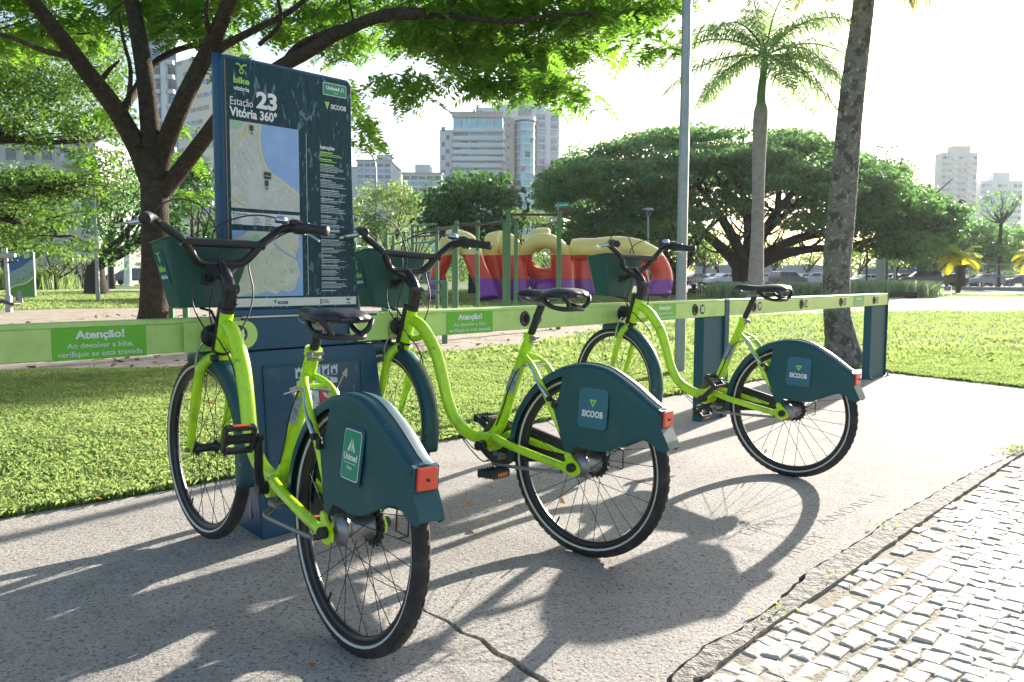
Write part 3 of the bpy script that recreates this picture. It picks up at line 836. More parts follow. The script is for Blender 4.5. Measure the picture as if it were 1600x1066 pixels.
    mb = MB(); mb.cyl(sp - sd * .02, tpt, .0145, .0145, 16); mb.build("seat_post", BLACKP, root)
    sx = tpt.x + .0
    saddle(root, sx - .028, zs)
    mb = MB(); mb.bbox((sx, 0, zs - .052), (.045, .040, .022), .005)
    for sy in (1, -1):
        mb.tube(smooth_path([(sx + .105, sy * .012, zs - .016), (sx + .075, sy * .020, zs - .045), (sx - .02, sy * .022, zs - .048), (sx - .075, sy * .040, zs - .030)], 4), .0035, 6)
    mb.build("saddle_rail", STEEL, root)
    # ---- cranks
    cx, cz = .468, .338
    for sy, s in ((1, 1), (-1, -1)):
        dx, dz = spec['crank'][0] * s, spec['crank'][1] * s
        mb = MB()
        mb.tube(smooth_path([(cx, sy * .058, cz), (cx + dx * .35, sy * .074, cz + dz * .35), (cx + dx, sy * .086, cz + dz)], 4), [.017] + [.0145] * 7 + [.0125], 10, True, True, (1, .62))
        mb.cyl((cx, sy * .040, cz), (cx, sy * .074, cz), .021, .019, 14); mb.cyl((cx + dx, sy * .078, cz + dz), (cx + dx, sy * .094, cz + dz), .014, .014, 12)
        cr_ = mb.build("crank_arm", BLACK, root)
        mb = MB(); px_, pz = cx + dx, cz + dz
        pt = spec.get('ptilt', 0) ; Rp = Matrix.Rotation(pt, 3, 'Y')
        def pp(v): return Vector((px_, sy * .147, pz)) + Rp @ Vector(v)
        mb.cyl(pp((0, -sy * .052, 0)), pp((0, sy * .045, 0)), .0095, .0085, 10)
        for s2 in (1, -1): mb.bbox(pp((s2 * .038, 0, 0)), (.012, .088, .026), .003, Rp)
        for s2 in (1, -1): mb.bbox(pp((0, s2 * .043, 0)), (.080, .010, .024), .003, Rp)
        mb.bbox(pp((0, 0, 0)), (.030, .088, .013), .003, Rp)
        for k in range(6):
            for s2 in (1, -1): mb.bbox(pp((s2 * .038, -.038 + k * .0152, .0)), (.006, .005, .034), .001, Rp)
        pd = mb.build("pedal", BLACKP, root)
        for s2 in (1, -1): mb = MB(); mb.bbox(pp((s2 * .0452, 0, 0)), (.003, .050, .012), .001, Rp); mb.build("pedal_reflector", ORANGE, pd)
    # chain ring and guard
    mb = MB(); mb.lathe([(0, -.052), (.060, -.052), (.094, -.056), (.098, -.066), (.094, -.078), (.05, -.082), (0, -.082)], (cx, 0, cz), (0, 1, 0), 36)
    mb.build("chain_disc", BLACKP, root)
    mb = MB()
    ol = [(cx - .02, cz + .088), (.30, .415), (.10, .378), (.02, .368), (.0, .352), (.02, .318), (.25, .290), (cx - .05, .262)]
    mb.prism(ol, (0, -.060, 0), (1, 0, 0), (0, 0, 1), (0, -1, 0), .016)
    mb.build("chain_guard", BLACKP, root, bevel=.003)
    # kickstand
    mb = MB(); mb.tube(smooth_path([(.415, .030, .318), (.392, .060, .292), (.365, .090, .287), (.30, .100, .292), (.06, .106, .312), (.030, .108, .318)], 4), [.009] * 8 + [.0065] * 13, 8)
    mb.build("kickstand", STEEL, root)
    mb = MB(); mb.bbox((.395, .035, .305), (.05, .05, .018), .004); mb.build("kickstand_mount", STEEL, root)
    # ---- fork (steered)
    mb = MB()
    mb.cyl(HB - STEER_AX * .010, HB - STEER_AX * .040, .024, .026, 18)
    for sy in (1, -1):
        mb.tube(smooth_path([(.985, sy * .006, .684), (.995, sy * .030, .680), (1.006, sy * .054, .655), (1.020, sy * .063, .610), (1.050, sy * .064, .500), (1.085, sy * .062, .385), (1.098, sy * .060, .345)], 4),
                [.020] * 3 + [.0185] * 8 + [.017] * 6 + [.0145] * 4 + [.013] * 4, 12)
        mb.prism([(1.108, .325), (1.116, .340), (1.106, .358), (1.088, .360), (1.080, .345), (1.090, .324)], (0, sy * .057, 0), (1, 0, 0), (0, 0, 1), (0, sy, 0), .008)
    steered.append(mb.build("fork", LIME, root))
    for sy in (1, -1): mb = MB(); mb.cyl((WB, sy * .064, WR), (WB, sy * .078, WR), .010, .009, 10); steered.append(mb.build("axle_nut", STEEL, root))
    # front mudguard
    mb = MB(); sec = []; n = 26
    for i in range(n + 1):
        a = R_(74 + (191 - 74) * i / n); rr = .362
        e = Vector((math.cos(a), 0, math.sin(a)))
        sec.append([Vector((WB, 0, WR)) + e * (rr - d) + Vector((0, y, 0)) for (d, y) in ((.038, .031), (.018, .031), (.006, .027), (0, .014), (-.001, 0), (0, -.014), (.006, -.027), (.018, -.031), (.038, -.031))])
    m = 9; fs = [(i * m + k, i * m + k + 1, (i + 1) * m + k + 1, (i + 1) * m + k) for i in range(n) for k in range(m - 1)]
    mb.add([v for r in sec for v in r], fs, True)
    mg = mb.build("front_mudguard", TEAL, root); so = mg.modifiers.new("s", 'SOLIDIFY'); so.thickness = .003
    steered.append(mg)
    mb = MB(); a = R_(180); pb = Vector((WB - .345, .031, WR + .012)); mb.cyl(pb, pb + Vector((0, .004, 0)), .007, .006, 10)
    steered.append(mb.build("mudguard_bolt", STEEL, root)); mb = MB(); pb.y = -.035; mb.cyl(pb, pb + Vector((0, .004, 0)), .007, .006, 10)
    steered.append(mb.build("mudguard_bolt", STEEL, root))
    mb = MB(); mb.bbox((WB + .075, 0, .700), (.11, .052, .034), .008); steered.append(mb.build("light_housing", BLACKP, root))
    # front brake
    mb = MB()
    for sy in (1, -1): mb = MB(); mb.tube(smooth_path([(1.020, sy * .050, .735), (1.034, sy * .062, .700), (1.048, sy * .060, .650), (1.056, sy * .056, .610)], 3), [.004] * 5 + [.007] * 5, 8); steered.append(mb.build("front_brake", CHROME, root))
    mb = MB()
    for sy in (1, -1): mb.bbox((1.060, sy * .034, .612), (.045, .012, .012), .003)
    mb.cyl((.965, .020, .684), (.965, .042, .684), .012, .012, 12)
    steered.append(mb.build("brake_pad", BLACKP, root))
    # ---- dock bracket: black plate in front of the head tube and the arm into the rail
    mb = MB()
    Rb = Matrix.Rotation(math.atan2(-STEER_AX.x, STEER_AX.z) * -1, 3, 'Y')
    mid = (HB + HT) / 2
    mb.bbox(mid + Vector((.030, 0, .010)), (.022, .042, .185), .005, Rb)
    mb.bbox((1.030, 0, .782), (.075, .022, .034), .004)
    mb.cyl(HB - STEER_AX * .012, HB - STEER_AX * .002, .027, .027, 18)
    mb.build("dock_bracket", BLACKP, root)
    # ---- stem
    mb = MB()
    mb.cyl(HT + STEER_AX * .002, HT + STEER_AX * .018, .026, .025, 18)
    c1 = HT + STEER_AX * .055
    mb.bbox(c1, (.046, .044, .085), .009, Rb)
    for dz in (-.022, .004, .026): mb.cyl(c1 + Vector((-.021, -.014, dz)), c1 + Vector((-.027, -.014, dz)), .004, .004, 8)
    mb.cyl(HT + STEER_AX * .088 + Vector((0, -.026, 0)), HT + STEER_AX * .088 + Vector((0, .026, 0)), .018, .018, 14)
    P_, r_ = smooth_path([HT + STEER_AX * .040 + Vector((.012, 0, 0)), (.925, 0, .935), (.955, 0, .975), (.990, 0, 1.008)], 4, [.018, .022, .022, .017])
    mb.tube(P_, r_, 12, True, True, (1, 1.15))
    mb.add([(.950, -.022, .985), (.950, .022, .985), (.996, .080, 1.018), (.996, -.080, 1.018), (.962, -.022, .960), (.962, .022, .960), (1.004, .070, 1.004), (1.004, -.070, 1.004)],
           [(0, 1, 2, 3), (7, 6, 5, 4), (1, 5, 6, 2), (4, 0, 3, 7), (3, 2, 6, 7), (0, 4, 5, 1)])
    steered.append(mb.build("stem", BLACK, root))
    # ---- handlebar
    hp = [(.830, .313, 1.146), (.905, .278, 1.155), (.958, .245, 1.155), (.982, .218, 1.143), (.975, .175, 1.112), (.969, .136, 1.084), (.980, .108, 1.046), (.994, .082, 1.020), (.998, .045, 1.014), (.998, 0, 1.013)]
    full = hp + [(x, -y, z) for x, y, z in hp[-2::-1]]
    mb = MB(); mb.tube(smooth_path(full, 4), .0150, 14)
    mb.cyl((.969, -.136, 1.084), (.969, .136, 1.084), .0145, .0145, 14)
    mb.cyl((.969, -.128, 1.084), (.969, -.150, 1.084), .0165, .0165, 12); mb.cyl((.969, .128, 1.084), (.969, .150, 1.084), .0165, .0165, 12)
    hb_ = mb.build("handlebar", BLACK, root); steered.append(hb_)
    for sy in (1, -1):
        mb = MB(); g0 = Vector((.816, sy * .320, 1.145)); g1 = Vector((.905, sy * .279, 1.155))
        d_ = (g1 - g0).normalized()
        mb.lathe([(0, 0), (.016, .0), (.019, .004), (.0185, .012), (.0175, .03), (.018, .06), (.0195, .085), (.017, .098), (0, .098)], g0, d_, 18)
        steered.append(mb.build("grip", BLACKP, root))
        mb = MB()
        lb = Vector((.925, sy * .275, 1.145))
        mb.tube([lb, lb + Vector((.030, sy * .020, -.006)), lb + Vector((.040, sy * .040, -.010))], [.011, .010, .008], 10)
        tip = Vector((.900, .372, 1.122)) if sy > 0 else Vector((.930, -.355, 1.112))
        P_, r_ = smooth_path([lb + Vector((.038, sy * .030, -.008)), lb + Vector((.036, sy * .055, -.012)), tip], 5, [.007, .008, .0085])
        mb.tube(P_, r_, 10, True, True, (.55, 1))
        steered.append(mb.build("brake_lever", CHROME, root))
    mb = MB(); sh = Vector((.925, -.268, 1.155)); dd = Vector((-.9, -.42, 0)).normalized()
    mb.lathe([(0, 0), (.020, 0), (.024, .006), (.024, .030), (.021, .036), (.021, .060), (.018, .064), (0, .064)], sh - dd * .022, dd, 20)
    mb.bbox(sh + Vector((.012, .012, .018)), (.040, .034, .022), .006)
    s1 = mb.build("gear_shifter", BLACKP, root); steered.append(s1)
    mb = MB(); mb.bbox(sh + Vector((.006, .016, .031)), (.024, .022, .006), .003); mb.build("shifter_window", CHROME, s1)
    bc = Vector((.945, -.205, 1.168))
    mb = MB(); mb.lathe([(0, 0), (.022, 0), (.023, .004), (.022, .012), (.0, .012)], bc, (-.1, 0, 1), 20); bl = mb.build("bell", BLACKP, root); steered.append(bl)
    mb = MB(); mb.lathe([(.0225, .010), (.021, .019), (.014, .026), (.0, .028)], bc, (-.1, 0, 1), 20); mb.build("bell_dome", CHROME, bl)
    # ---- basket
    rimz = (1.096, 1.078); botz = .852
    rim = [(1.060, .128, 1.098), (1.225, .150, 1.078), (1.262, .120, 1.074), (1.262, -.120, 1.074), (1.225, -.150, 1.078), (1.060, -.128 - .05, 1.098)]
    rim = [(1.062, .150), (1.072, .160), (1.215, .158), (1.250, .135), (1.250, -.135), (1.215, -.158), (1.072, -.160), (1.062, -.150)]
    bot = [(1.095, .085), (1.102, .095), (1.190, .104), (1.205, .092), (1.205, -.092), (1.190, -.104), (1.102, -.095), (1.095, -.085)]
    def zr(x): return 1.098 - (x - 1.06) * .13
    mb = MB(); n = 8; vs_ = []
    lv = [0, .25, .5, .75, 1]
    for t in lv:
        for (a, b) in zip(bot, rim): vs_.append(Vector((a[0] * (1 - t) + b[0] * t, a[1] * (1 - t) + b[1] * t, botz * (1 - t) + zr(b[0]) * t)))
    fs = [(i * n + k, i * n + (k + 1) % n, (i + 1) * n + (k + 1) % n, (i + 1) * n + k) for i in range(len(lv) - 1) for k in range(n)]
    fs.append(tuple(range(n - 1, -1, -1)))
    mb.add(vs_, fs)
    # rolled rim
    bk = mb.build("basket", TEALB, root); so = bk.modifiers.new("s", 'SOLIDIFY'); so.thickness = .004; so.offset = 1
    bv = bk.modifiers.new("b", 'BEVEL'); bv.width = .004; bv.segments = 2; bv.limit_method = 'ANGLE'
    steered.append(bk)
    mb = MB(); mb.tube([Vector((a, b, zr(a))) for a, b in rim], .0042, 6, False, True, None, True); mb.build("basket_rim", TEALB, bk)
    mb = MB(); mb.tube([(1.0, 0, .985), (1.05, 0, .965), (1.085, 0, .955)], .014, 8); mb.bbox((1.080, 0, .955), (.012, .05, .04), .003); mb.tube([(.965, .02, .80), (1.02, .02, .845), (1.11, .02, .850)], .005, 6); mb.build("basket_bracket", BLACKP, bk, kind='stuff')
    if spec['logo']:
        # badge on the left wall
        A0 = Vector((1.190, .104, botz)); A1 = Vector((1.215, .158, zr(1.215))); B0 = Vector((1.102, .095, botz)); B1 = Vector((1.072, .160, zr(1.072)))
        def WL(u, v): return (A0 * (1 - v) + A1 * v) * (1 - u) + (B0 * (1 - v) + B1 * v) * u     # u 0 front -> 1 rear
        O = WL(.34, .60); X = (WL(.6, .60) - WL(.1, .60)).normalized(); Y = (WL(.34, .8) - WL(.34, .4)).normalized(); Nn = X.cross(Y).normalized()
        if Nn.y < 0: Nn = -Nn
        Y = Nn.cross(X) if Nn.cross(X).z > 0 else X.cross(Nn)
        mb = MB(); mb.prism(rrect(.080, .125, .010), O + Nn * .0008, X, Y, Nn, .0008); mb.build("basket_badge", BLUED, bk)
        bike_logo(O + Nn * .002, X, Y, Nn, .066, bk)
    # ---- cables
    mb = MB()
    c1 = smooth_path([(.945, .262, 1.150), (.955, .235, 1.185), (.975, .16, 1.225), (1.00, .06, 1.205), (1.00, .0, 1.10), (.995, .005, 1.02), (.975, .03, .95), (1.00, .035, .86), (.995, .03, .80)], 6)
    mb.tube(c1, .0028, 6)
    c2 = smooth_path([(.955, -.245, 1.150), (.985, -.19, 1.190), (1.01, -.09, 1.185), (1.01, .015, 1.13), (1.00, .02, 1.03), (.985, .09, .97), (.965, .11, .88), (.945, .075, .79), (.93, .04, .76), (.90, .034, .735), (.83, .035, .69), (.79, .032, .63)], 6)
    mb.tube(c2, .0028, 6)
    c3 = smooth_path([(.935, -.25, 1.145), (.99, -.22, 1.12), (1.015, -.12, 1.04), (.975, -.115, .92), (.945, -.085, .84), (.92, -.04, .77), (.87, -.032, .72)], 6)
    mb.tube(c3, .0028, 6)
    steered.append(mb.build("cable", BLACKP, root))
    mb = MB()
    mb.tube(smooth_path([(.700, .0, .440), (.62, .010, .345), (.53, .02, .285), (.47, .03, .270), (.43, .03, .300)], 5), .0026, 6)
    mb.tube(smooth_path([(.66, .008, .385), (.56, .015, .315), (.50, .025, .310), (.45, .035, .325)], 5), .0024, 6)
    mb.tube(smooth_path([(.415, .028, .42), (.378, .029, .50), (.352, .034, .56), (.318, .032, .63), (.275, .040, .665), (.240, .060, .668)], 5), .0026, 6)
    mb.build("brake_hose", BLACKP, root)
    # apply steering
    S = Matrix.Translation(HB) @ Matrix.Rotation(spec['steer'], 4, STEER_AX) @ Matrix.Translation(-HB)
    for o in steered: o.matrix_basis = S
    return root

def saddle(root, sx, zs):
    """sprung vinyl saddle, nose towards +x"""
    # stations along x: (dx, halfwidth, top z, edge drop)
    st = [(-.152, .030, -.012, .012), (-.146, .062, -.004, .022), (-.130, .084, .004, .034), (-.105, .096, .008, .040), (-.075, .097, .008, .040), (-.045, .088, .005, .038), (-.015, .066, .000, .034), (.015, .046, -.003, .032), (.050, .034, -.003, .030), (.085, .028, -.002, .028), (.115, .024, -.003, .026), (.135, .018, -.008, .020), (.143, .008, -.016, .010)]
    mb = MB(); rings = []
    for (dx, hw, zt, dr) in st:
        ring = []
        for k in range(9):
            t = -1 + 2 * k / 8
            y = hw * (1 - (1 - abs(t)) ** 1.0 * 0) * math.sin(t * math.pi / 2)
            z = zt - dr * (1 - math.cos(t * math.pi / 2)) ** 1.3 - (.004 * math.exp(-(y / .012) ** 2) if dx < .06 else 0)
            ring.append(Vector((sx + dx, y, zs + z)))
        for k in range(3):
            t = 1 - (k + 1) / 2 * 1.0
            ring.append(Vector((sx + dx, hw * .86 * t, zs + zt - dr - .004)))
        rings.append(ring)
    m = len(rings[0])
    fs = [(i * m + k, i * m + (k + 1) % m, (i + 1) * m + (k + 1) % m, (i + 1) * m + k) for i in range(len(rings) - 1) for k in range(m)]
    fs += [tuple(range(m)), tuple(range(len(rings) * m - 1, (len(rings) - 1) * m - 1, -1))]
    mb.add([v for r in rings for v in r], fs, True)
    s = mb.build("saddle", SADL, root)
    sb = s.modifiers.new("sub", 'SUBSURF'); sb.levels = 1; sb.render_levels = 1
    # rear handle loop under the saddle
    mb = MB()
    mb.tube(smooth_path([(sx - .020, .062, zs - .030), (sx - .060, .068, zs - .058), (sx - .115, .062, zs - .070), (sx - .135, .0, zs - .070), (sx - .115, -.062, zs - .070), (sx - .060, -.068, zs - .058), (sx - .020, -.062, zs - .030)], 5), .0085, 10, True, True, (1, 1))
    for sy in (1, -1):
        mb.tube(smooth_path([(sx - .128, sy * .040, zs - .068), (sx - .140, sy * .062, zs - .045), (sx - .128, sy * .078, zs - .022)], 4), .008, 8)
    mb.build("saddle_handle", BLACKP, s)

def bike_logo(O, X, Y, Nn, w, parent, world=False, vy=1.0):
    Y = Y * vy
    """little tree figure over the words bike / vitória"""
    put_text("bike", O - Y * (w * .22), X, Y, w * .50 * vy, LGREEN, parent, "lettering", .03, width=w * .80, world=world)
    put_text("vitória", O - Y * (w * .62), X, Y, w * .34 * vy, WHITEP, parent, "lettering", .02, width=w * .80, world=world)
    mb = MB(); q = w
    c = O + Y * (q * .32)
    def tp(pts, r): mb.tube([c + X * (a * q) + Y * (b * q) + Nn * (r * q * .5) for a, b in pts], r * q, 5)
    tp([(-.26, .50), (-.14, .50), (-.04, .40), (.0, .38), (.04, .40), (.14, .50), (.26, .50)], .034)
    tp([(0, .38), (0, .28)], .034)
    ring = [c + X * (.09 * q * math.sin(2 * math.pi * k / 12)) + Y * ((.14 + .14 * math.cos(2 * math.pi * k / 12)) * q) + Nn * (.015 * q) for k in range(12)]
    mb.tube(ring, .028 * q, 5, False, True, None, True)
    mb.build("logo_figure", LGREEN, parent, world)

BIKES = [
    dict(x=-.4258, y=2.0896, yaw=R_(130.34), lean=R_(2.35), pit=R_(1.63), steer=R_(3.8), crank=(-.035, .166), badge='green', logo=True, sad=.905, a0=.1, ptilt=1.25,
         label="nearest rental bike with a green rear badge and its front wheel beside the map sign"),
    dict(x=.2666, y=2.8403, yaw=R_(138.84), lean=R_(.68), pit=R_(.49), steer=R_(-8.3), crank=(-.153, -.067), badge='blue', logo=True, sad=.955, a0=.3, ptilt=.05,
         label="middle rental bike with a blue rear badge and a logo on its basket"),
    dict(x=1.4044, y=4.0159, yaw=R_(135.5), lean=R_(-1.54), pit=R_(1.8), steer=R_(-8.3), crank=(-.121, .120), badge='blue', logo=False, sad=.960, a0=.2, ptilt=-.7,
         label="farthest rental bike with a plain basket parked nearest the end of the rail"),
]
for b_ in BIKES: make_bike(b_)
# ------------------------------------------------------------------ docking rail and map sign
RA = R_(47.233); RU = Vector((math.cos(RA), math.sin(RA), 0)); RN = Vector((math.sin(RA), -math.cos(RA), 0)); RP = Vector((-1.0942, 2.9002, 0)); DS = .8545
ZT, ZB, ZH = .8415, .7285, .7835
def RF(s, t, z): return RP + RU * s + RN * t + Vector((0, 0, z))
ORG_RAIL = RF(3.0, 0, 0)
ROT_R = Matrix.Rotation(RA, 3, 'Z')
def rbox(mb, s0, s1, t0, t1, z0, z1, bev=.004):
    mb.bbox(RF((s0 + s1) / 2, (t0 + t1) / 2, (z0 + z1) / 2), (abs(s1 - s0), abs(t1 - t0), abs(z1 - z0)), bev, ROT_R)
rail = thing("docking_rail", "long pale green docking rail with numbered lock sockets on blue posts", "bike rack", ORG_RAIL)
mb = MB()
rbox(mb, -2.3, .24, -.10, 0, ZB, ZT - .012); rbox(mb, .66, 3.828, -.10, 0, ZB, ZT - .012); rbox(mb, 3.894, 7.234, -.10, 0, ZB, ZT - .012)
mb.build("beam", RAILG, rail, True)
mb = MB()
rbox(mb, -2.3, .20, -.108, -.001, ZT - .0115, ZT + .004, .003); rbox(mb, .70, 3.828, -.108, -.001, ZT - .0115, ZT + .004, .003); rbox(mb, 3.894, 7.234, -.108, -.001, ZT - .0115, ZT + .004, .003)
mb.build("beam_cap", RAILG, rail, True)
# rounded light green ends lapping on the blue band
mb = MB()
h = (ZT - ZB) / 2 - .004; zc = (ZT + ZB) / 2 - .004
ol = [(-.10, -h), (.182 - h, -h)] + [(.182 - h + h * math.sin(a), -h * math.cos(a)) for a in np.linspace(0.1, math.pi - .1, 12)] + [(.182 - h, h), (-.10, h)]
mb.prism(ol, RF(0.0, .019, zc), RU, Vector((0, 0, 1)), RN, .003)
mb.build("beam_end_wrap", RAILG, rail, True); mb = MB()
ol = [(.80, -h), (.60 + h * .8, -h)] + [(.600 + h - h * math.sin(a), -h * math.cos(a) * .98) for a in np.linspace(0.2, math.pi * .86, 9)] + [(.645, h * .80), (.665, h * .88), (.69, h), (.80, h)]
ol = [(p[0], p[1]) for p in ol][::-1]
mb.prism([(p[0], p[1]) for p in ol], RF(0.0, .019, zc), RU, Vector((0, 0, 1)), RN, .003)
mb.build("beam_end_wrap", RAILG, rail, True)
for (s0, s1) in ((3.56, 3.826), (6.82, 7.235), (-2.25, -1.95)):
    mb = MB(); rbox(mb, s0, s1, -.088, -.012, -.01, ZB - .001, .006)
    po = mb.build("post", BLUED, rail, True)
    if 3 < s0 < 4: continue
    mb = MB(); rbox(mb, s0 - .04, s1 + .06, -.13, .03, -.002, .012, .003); mb.build("base_plate", BLUED, po, True)
    mb = MB()
    for (a, b) in ((s0 - .02, .015), (s1 + .04, .015), (s0 - .02, -.115), (s1 + .04, -.115)):
        p = RF(a, b, 0); mb.cyl(p + Vector((0, 0, .010)), p + Vector((0, 0, .030)), .010, .010, 6, False); mb.cyl(p + Vector((0, 0, .028)), p + Vector((0, 0, .045)), .005, .005, 6)
    mb.build("anchor_bolt", STEEL, po, True)
for (s0, s1) in ((3.830, 3.892), (7.236, 7.250)):
    mb = MB(); rbox(mb, s0, s1, -.104, .004, .0 if s1 < 4 else .0, ZT + .006, .002); mb.build("joint_plate", BLUED, rail, True)
NUMS = {0: '04', 2: '06', 4: '08', 5: '09', 6: '10', 7: '11', 8: '12'}
for k in range(-2, 9):
    s = k * DS if k != 1 else .80 + .07
    if k == 1: s = DS
    occ = k in (0, 1, 3)
    mb = MB(); c = RF(s, 0, ZH)
    if occ:
        mb.lathe([(.0, .001), (.040, .001), (.040, .008), (.037, .012), (0, .012)], c + RN * (.02 if k in (0, 1) else 0), RN, 28)
        for a in range(4):
            v = RU * (.030 * math.cos(a * 1.571 + .78)) + Vector((0, 0, .030 * math.sin(a * 1.571 + .78)))
            mb.cyl(c + v + RN * (.012 + (.02 if k in (0, 1) else 0)), c + v + RN * (.015 + (.02 if k in (0, 1) else 0)), .004, .003, 8)
        mb.bbox(c + RN * .045, (.030, .080, .034), .003, ROT_R)
    else:
        mb.lathe([(.019, -.045), (.019, .003), (.026, .006), (.036, .005), (.040, .001), (.0, .001)], c, RN, 28)
    so_ = mb.build("lock_socket", BLACKP, rail, True)
    if not occ:
        mb = MB(); mb.prism([(-.012, -.018), (.012, -.018), (.012, .018), (-.012, .018)], c + RN * .0072, RU, Vector((0, 0, 1)), RN, .0006); mb.build("keyhole", mat("socket_dark", (.003, .003, .003), .9), so_, True)
        mb = MB()
        for a in range(4):
            v = RU * (.030 * math.cos(a * 1.571 + .78)) + Vector((0, 0, .030 * math.sin(a * 1.571 + .78)))
            mb.cyl(c + v + RN * .005, c + v + RN * .009, .0035, .003, 8)
        mb.build("screw", STEEL, so_, True)
    if k in NUMS:
        tt = .0235 if k == 0 else .0012
        c2 = RF(s + (.095 if k else .106), tt, ZH)
        mb = MB(); mb.prism(circ(.034, 28), c2, RU, Vector((0, 0, 1)), RN, .0012); nd = mb.build("number_disc", DKGRN, rail, True)
        put_text(NUMS[k], c2 + RN * .0016 - Vector((0, 0, .017)), RU, (0, 0, 1), .052, WHITEP, nd, "number_lettering", .02, width=.046, world=True)
for (s0, s1) in ((-.515, -.222), (1.161, 1.468), (2.905, 3.175), (6.293, 6.560)):
    mb = MB(); O = RF((s0 + s1) / 2, .0012, (ZT + ZB) / 2 - .006); mb.prism([(-(s1 - s0) / 2, -.052), ((s1 - s0) / 2, -.052), ((s1 - s0) / 2, .050), (-(s1 - s0) / 2, .050)], O, RU, Vector((0, 0, 1)), RN, .0006)
    st = mb.build("warning_sticker", STICKG if s0 < 3 else mat("faded_sticker_green", (.22, .52, .10), .5), rail, True)
    W3 = (s1 - s0)
    put_text("Atenção!", O + RN * .0010 + Vector((0, 0, .0165)), RU, (0, 0, 1), .036, WHITEP, st, "sticker_lettering", .035, width=W3 * .52, world=True)
    put_text("Ao devolver a bike,", O + RN * .0010 - Vector((0, 0, .0145)), RU, (0, 0, 1), .025, WHITEP, st, "sticker_lettering", .0, width=W3 * .70, world=True)
    put_text("verifique se está travada", O + RN * .0010 - Vector((0, 0, .0415)), RU, (0, 0, 1), .025, WHITEP, st, "sticker_lettering", .0, width=W3 * .90, world=True)
mb = MB()
for s in (-.655 - .05,): mb.cyl(RF(s, 0, .78), RF(s, .003, .78), .005, .005, 8)
mb.build("rivet", STEEL, rail, True)

# ---- station sign
SG = RF(.40, -.06, 0)
sign = thing("station_map_sign", "tall dark blue station sign with a map standing on a sloped blue pedestal", "sign", SG)
Z = Vector((0, 0, 1))
mb = MB()     # pedestal: slightly tapering block
def hexa(mb, b, t):
    mb.add(b + t, [(3, 2, 1, 0), (4, 5, 6, 7), (0, 1, 5, 4), (1, 2, 6, 5), (2, 3, 7, 6), (3, 0, 4, 7)])
hexa(mb, [RF(.165, .060, 0), RF(.812, .060, 0), RF(.79, -.20, 0), RF(.20, -.20, 0)],
         [RF(.130, .010, .715), RF(.738, .010, .715), RF(.72, -.15, .715), RF(.16, -.15, .715)])
ped = mb.build("pedestal", BLUEM, sign, True, bevel=.006)
def PF(s, z, off=0.0):     # point on the pedestal front
    t = .060 + (.010 - .060) * z / .715
    return RF(s, t + off, z)
mb = MB(); 
for z in (.10, .52): mb.bbox(RF(.178 - (.03 * z), -.035, z), (.016, .012, .075), .003, ROT_R)
mb.build("hinge", STEEL, ped, True)
# recessed frame line with faded coat of arms
Xp = RU; Yp = (PF(.5, .6) - PF(.5, .1)).normalized(); Np = Xp.cross(Yp).normalized()
Np = Np if Np.dot(RN) > 0 else -Np
c0 = PF(.432, .406, .001)
fw_, fh = .45, .50
mb = MB()
for (cx_, cy_, w_, h_) in ((0, fh / 2, fw_, .008), (0, -fh / 2, fw_, .008), (fw_ / 2, 0, .008, fh), (-fw_ / 2, 0, .008, fh)):
    mb.prism([(cx_ - w_ / 2, cy_ - h_ / 2), (cx_ + w_ / 2, cy_ - h_ / 2), (cx_ + w_ / 2, cy_ + h_ / 2), (cx_ - w_ / 2, cy_ + h_ / 2)], c0 + Np * .0008, Xp, Yp, Np, .003)
mb.build("pedestal_panel_frame", BLUED, ped, True)
mb = MB(); mb.prism([(-fw_ / 2 + .006, -fh / 2 + .006), (fw_ / 2 - .006, -fh / 2 + .006), (fw_ / 2 - .006, fh / 2 - .006), (-fw_ / 2 + .006, fh / 2 - .006)], c0 + Np * .0002, Xp, Yp, Np, .0012)
mb.build("pedestal_panel", grime("worn_panel_blue", (.010, .060, .13), .38, coat=.3, dirt=(.05, .14, .2), amt=.5, scale=9, scr=((.5, .55, .56), .5), bumpy=.1), ped, True)
CR_W = mat("crest_white", (.58, .60, .66), .5, noise=[(60, .56, .62, (.05, .12, .2), .9)])
CR_B = mat("crest_blue", (.03, .06, .22), .5); CR_R = mat("crest_red", (.62, .05, .045), .45, noise=[(80, .6, .66, (.05, .12, .2), .9)]); CR_Y = mat("crest_sand", (.50, .44, .30), .5)
cc = c0 + Yp * .145 + Xp * .008 + Np * .0020
mb = MB()
mb.prism([(-.095, .015), (.095, .015), (.095, .035), (.05, .043), (0, .046), (-.05, .043), (-.095, .035)], cc, Xp, Yp, Np, .0012)
for i in range(5):      # castle towers
    x = -.082 + i * .041; hh = .047 - abs(i - 2) * .003
    w_ = .016
    ol = [(x - w_, .048), (x + w_, .048), (x + w_, .048 + hh * .65), (x + w_ * 1.15, .048 + hh), (x + w_ * .6, .048 + hh), (x + w_ * .6, .048 + hh * .85), (x + w_ * .25, .048 + hh * .85), (x + w_ * .25, .048 + hh), (x - w_ * .25, .048 + hh), (x - w_ * .25, .048 + hh * .85), (x - w_ * .6, .048 + hh * .85), (x - w_ * .6, .048 + hh), (x - w_ * 1.15, .048 + hh), (x - w_, .048 + hh * .65)]
    mb.prism(ol, cc, Xp, Yp, Np, .0012)
mb.prism([(-.072, .006), (.004, .006), (.004, -.085), (-.02, -.105), (-.06, -.09), (-.072, -.06)][::-1], cc, Xp, Yp, Np, .0012)
crest = mb.build("crest", CR_W, ped, True)
mb = MB()
for i in (0, 1, 3, 4):
    x = -.082 + i * .041; mb.prism([(x - .007, .051), (x + .007, .051), (x + .007, .068), (x, .074), (x - .007, .068)], cc + Np * .0016, Xp, Yp, Np, .0008)
mb.build("crest_doorway", CR_B, crest, True)
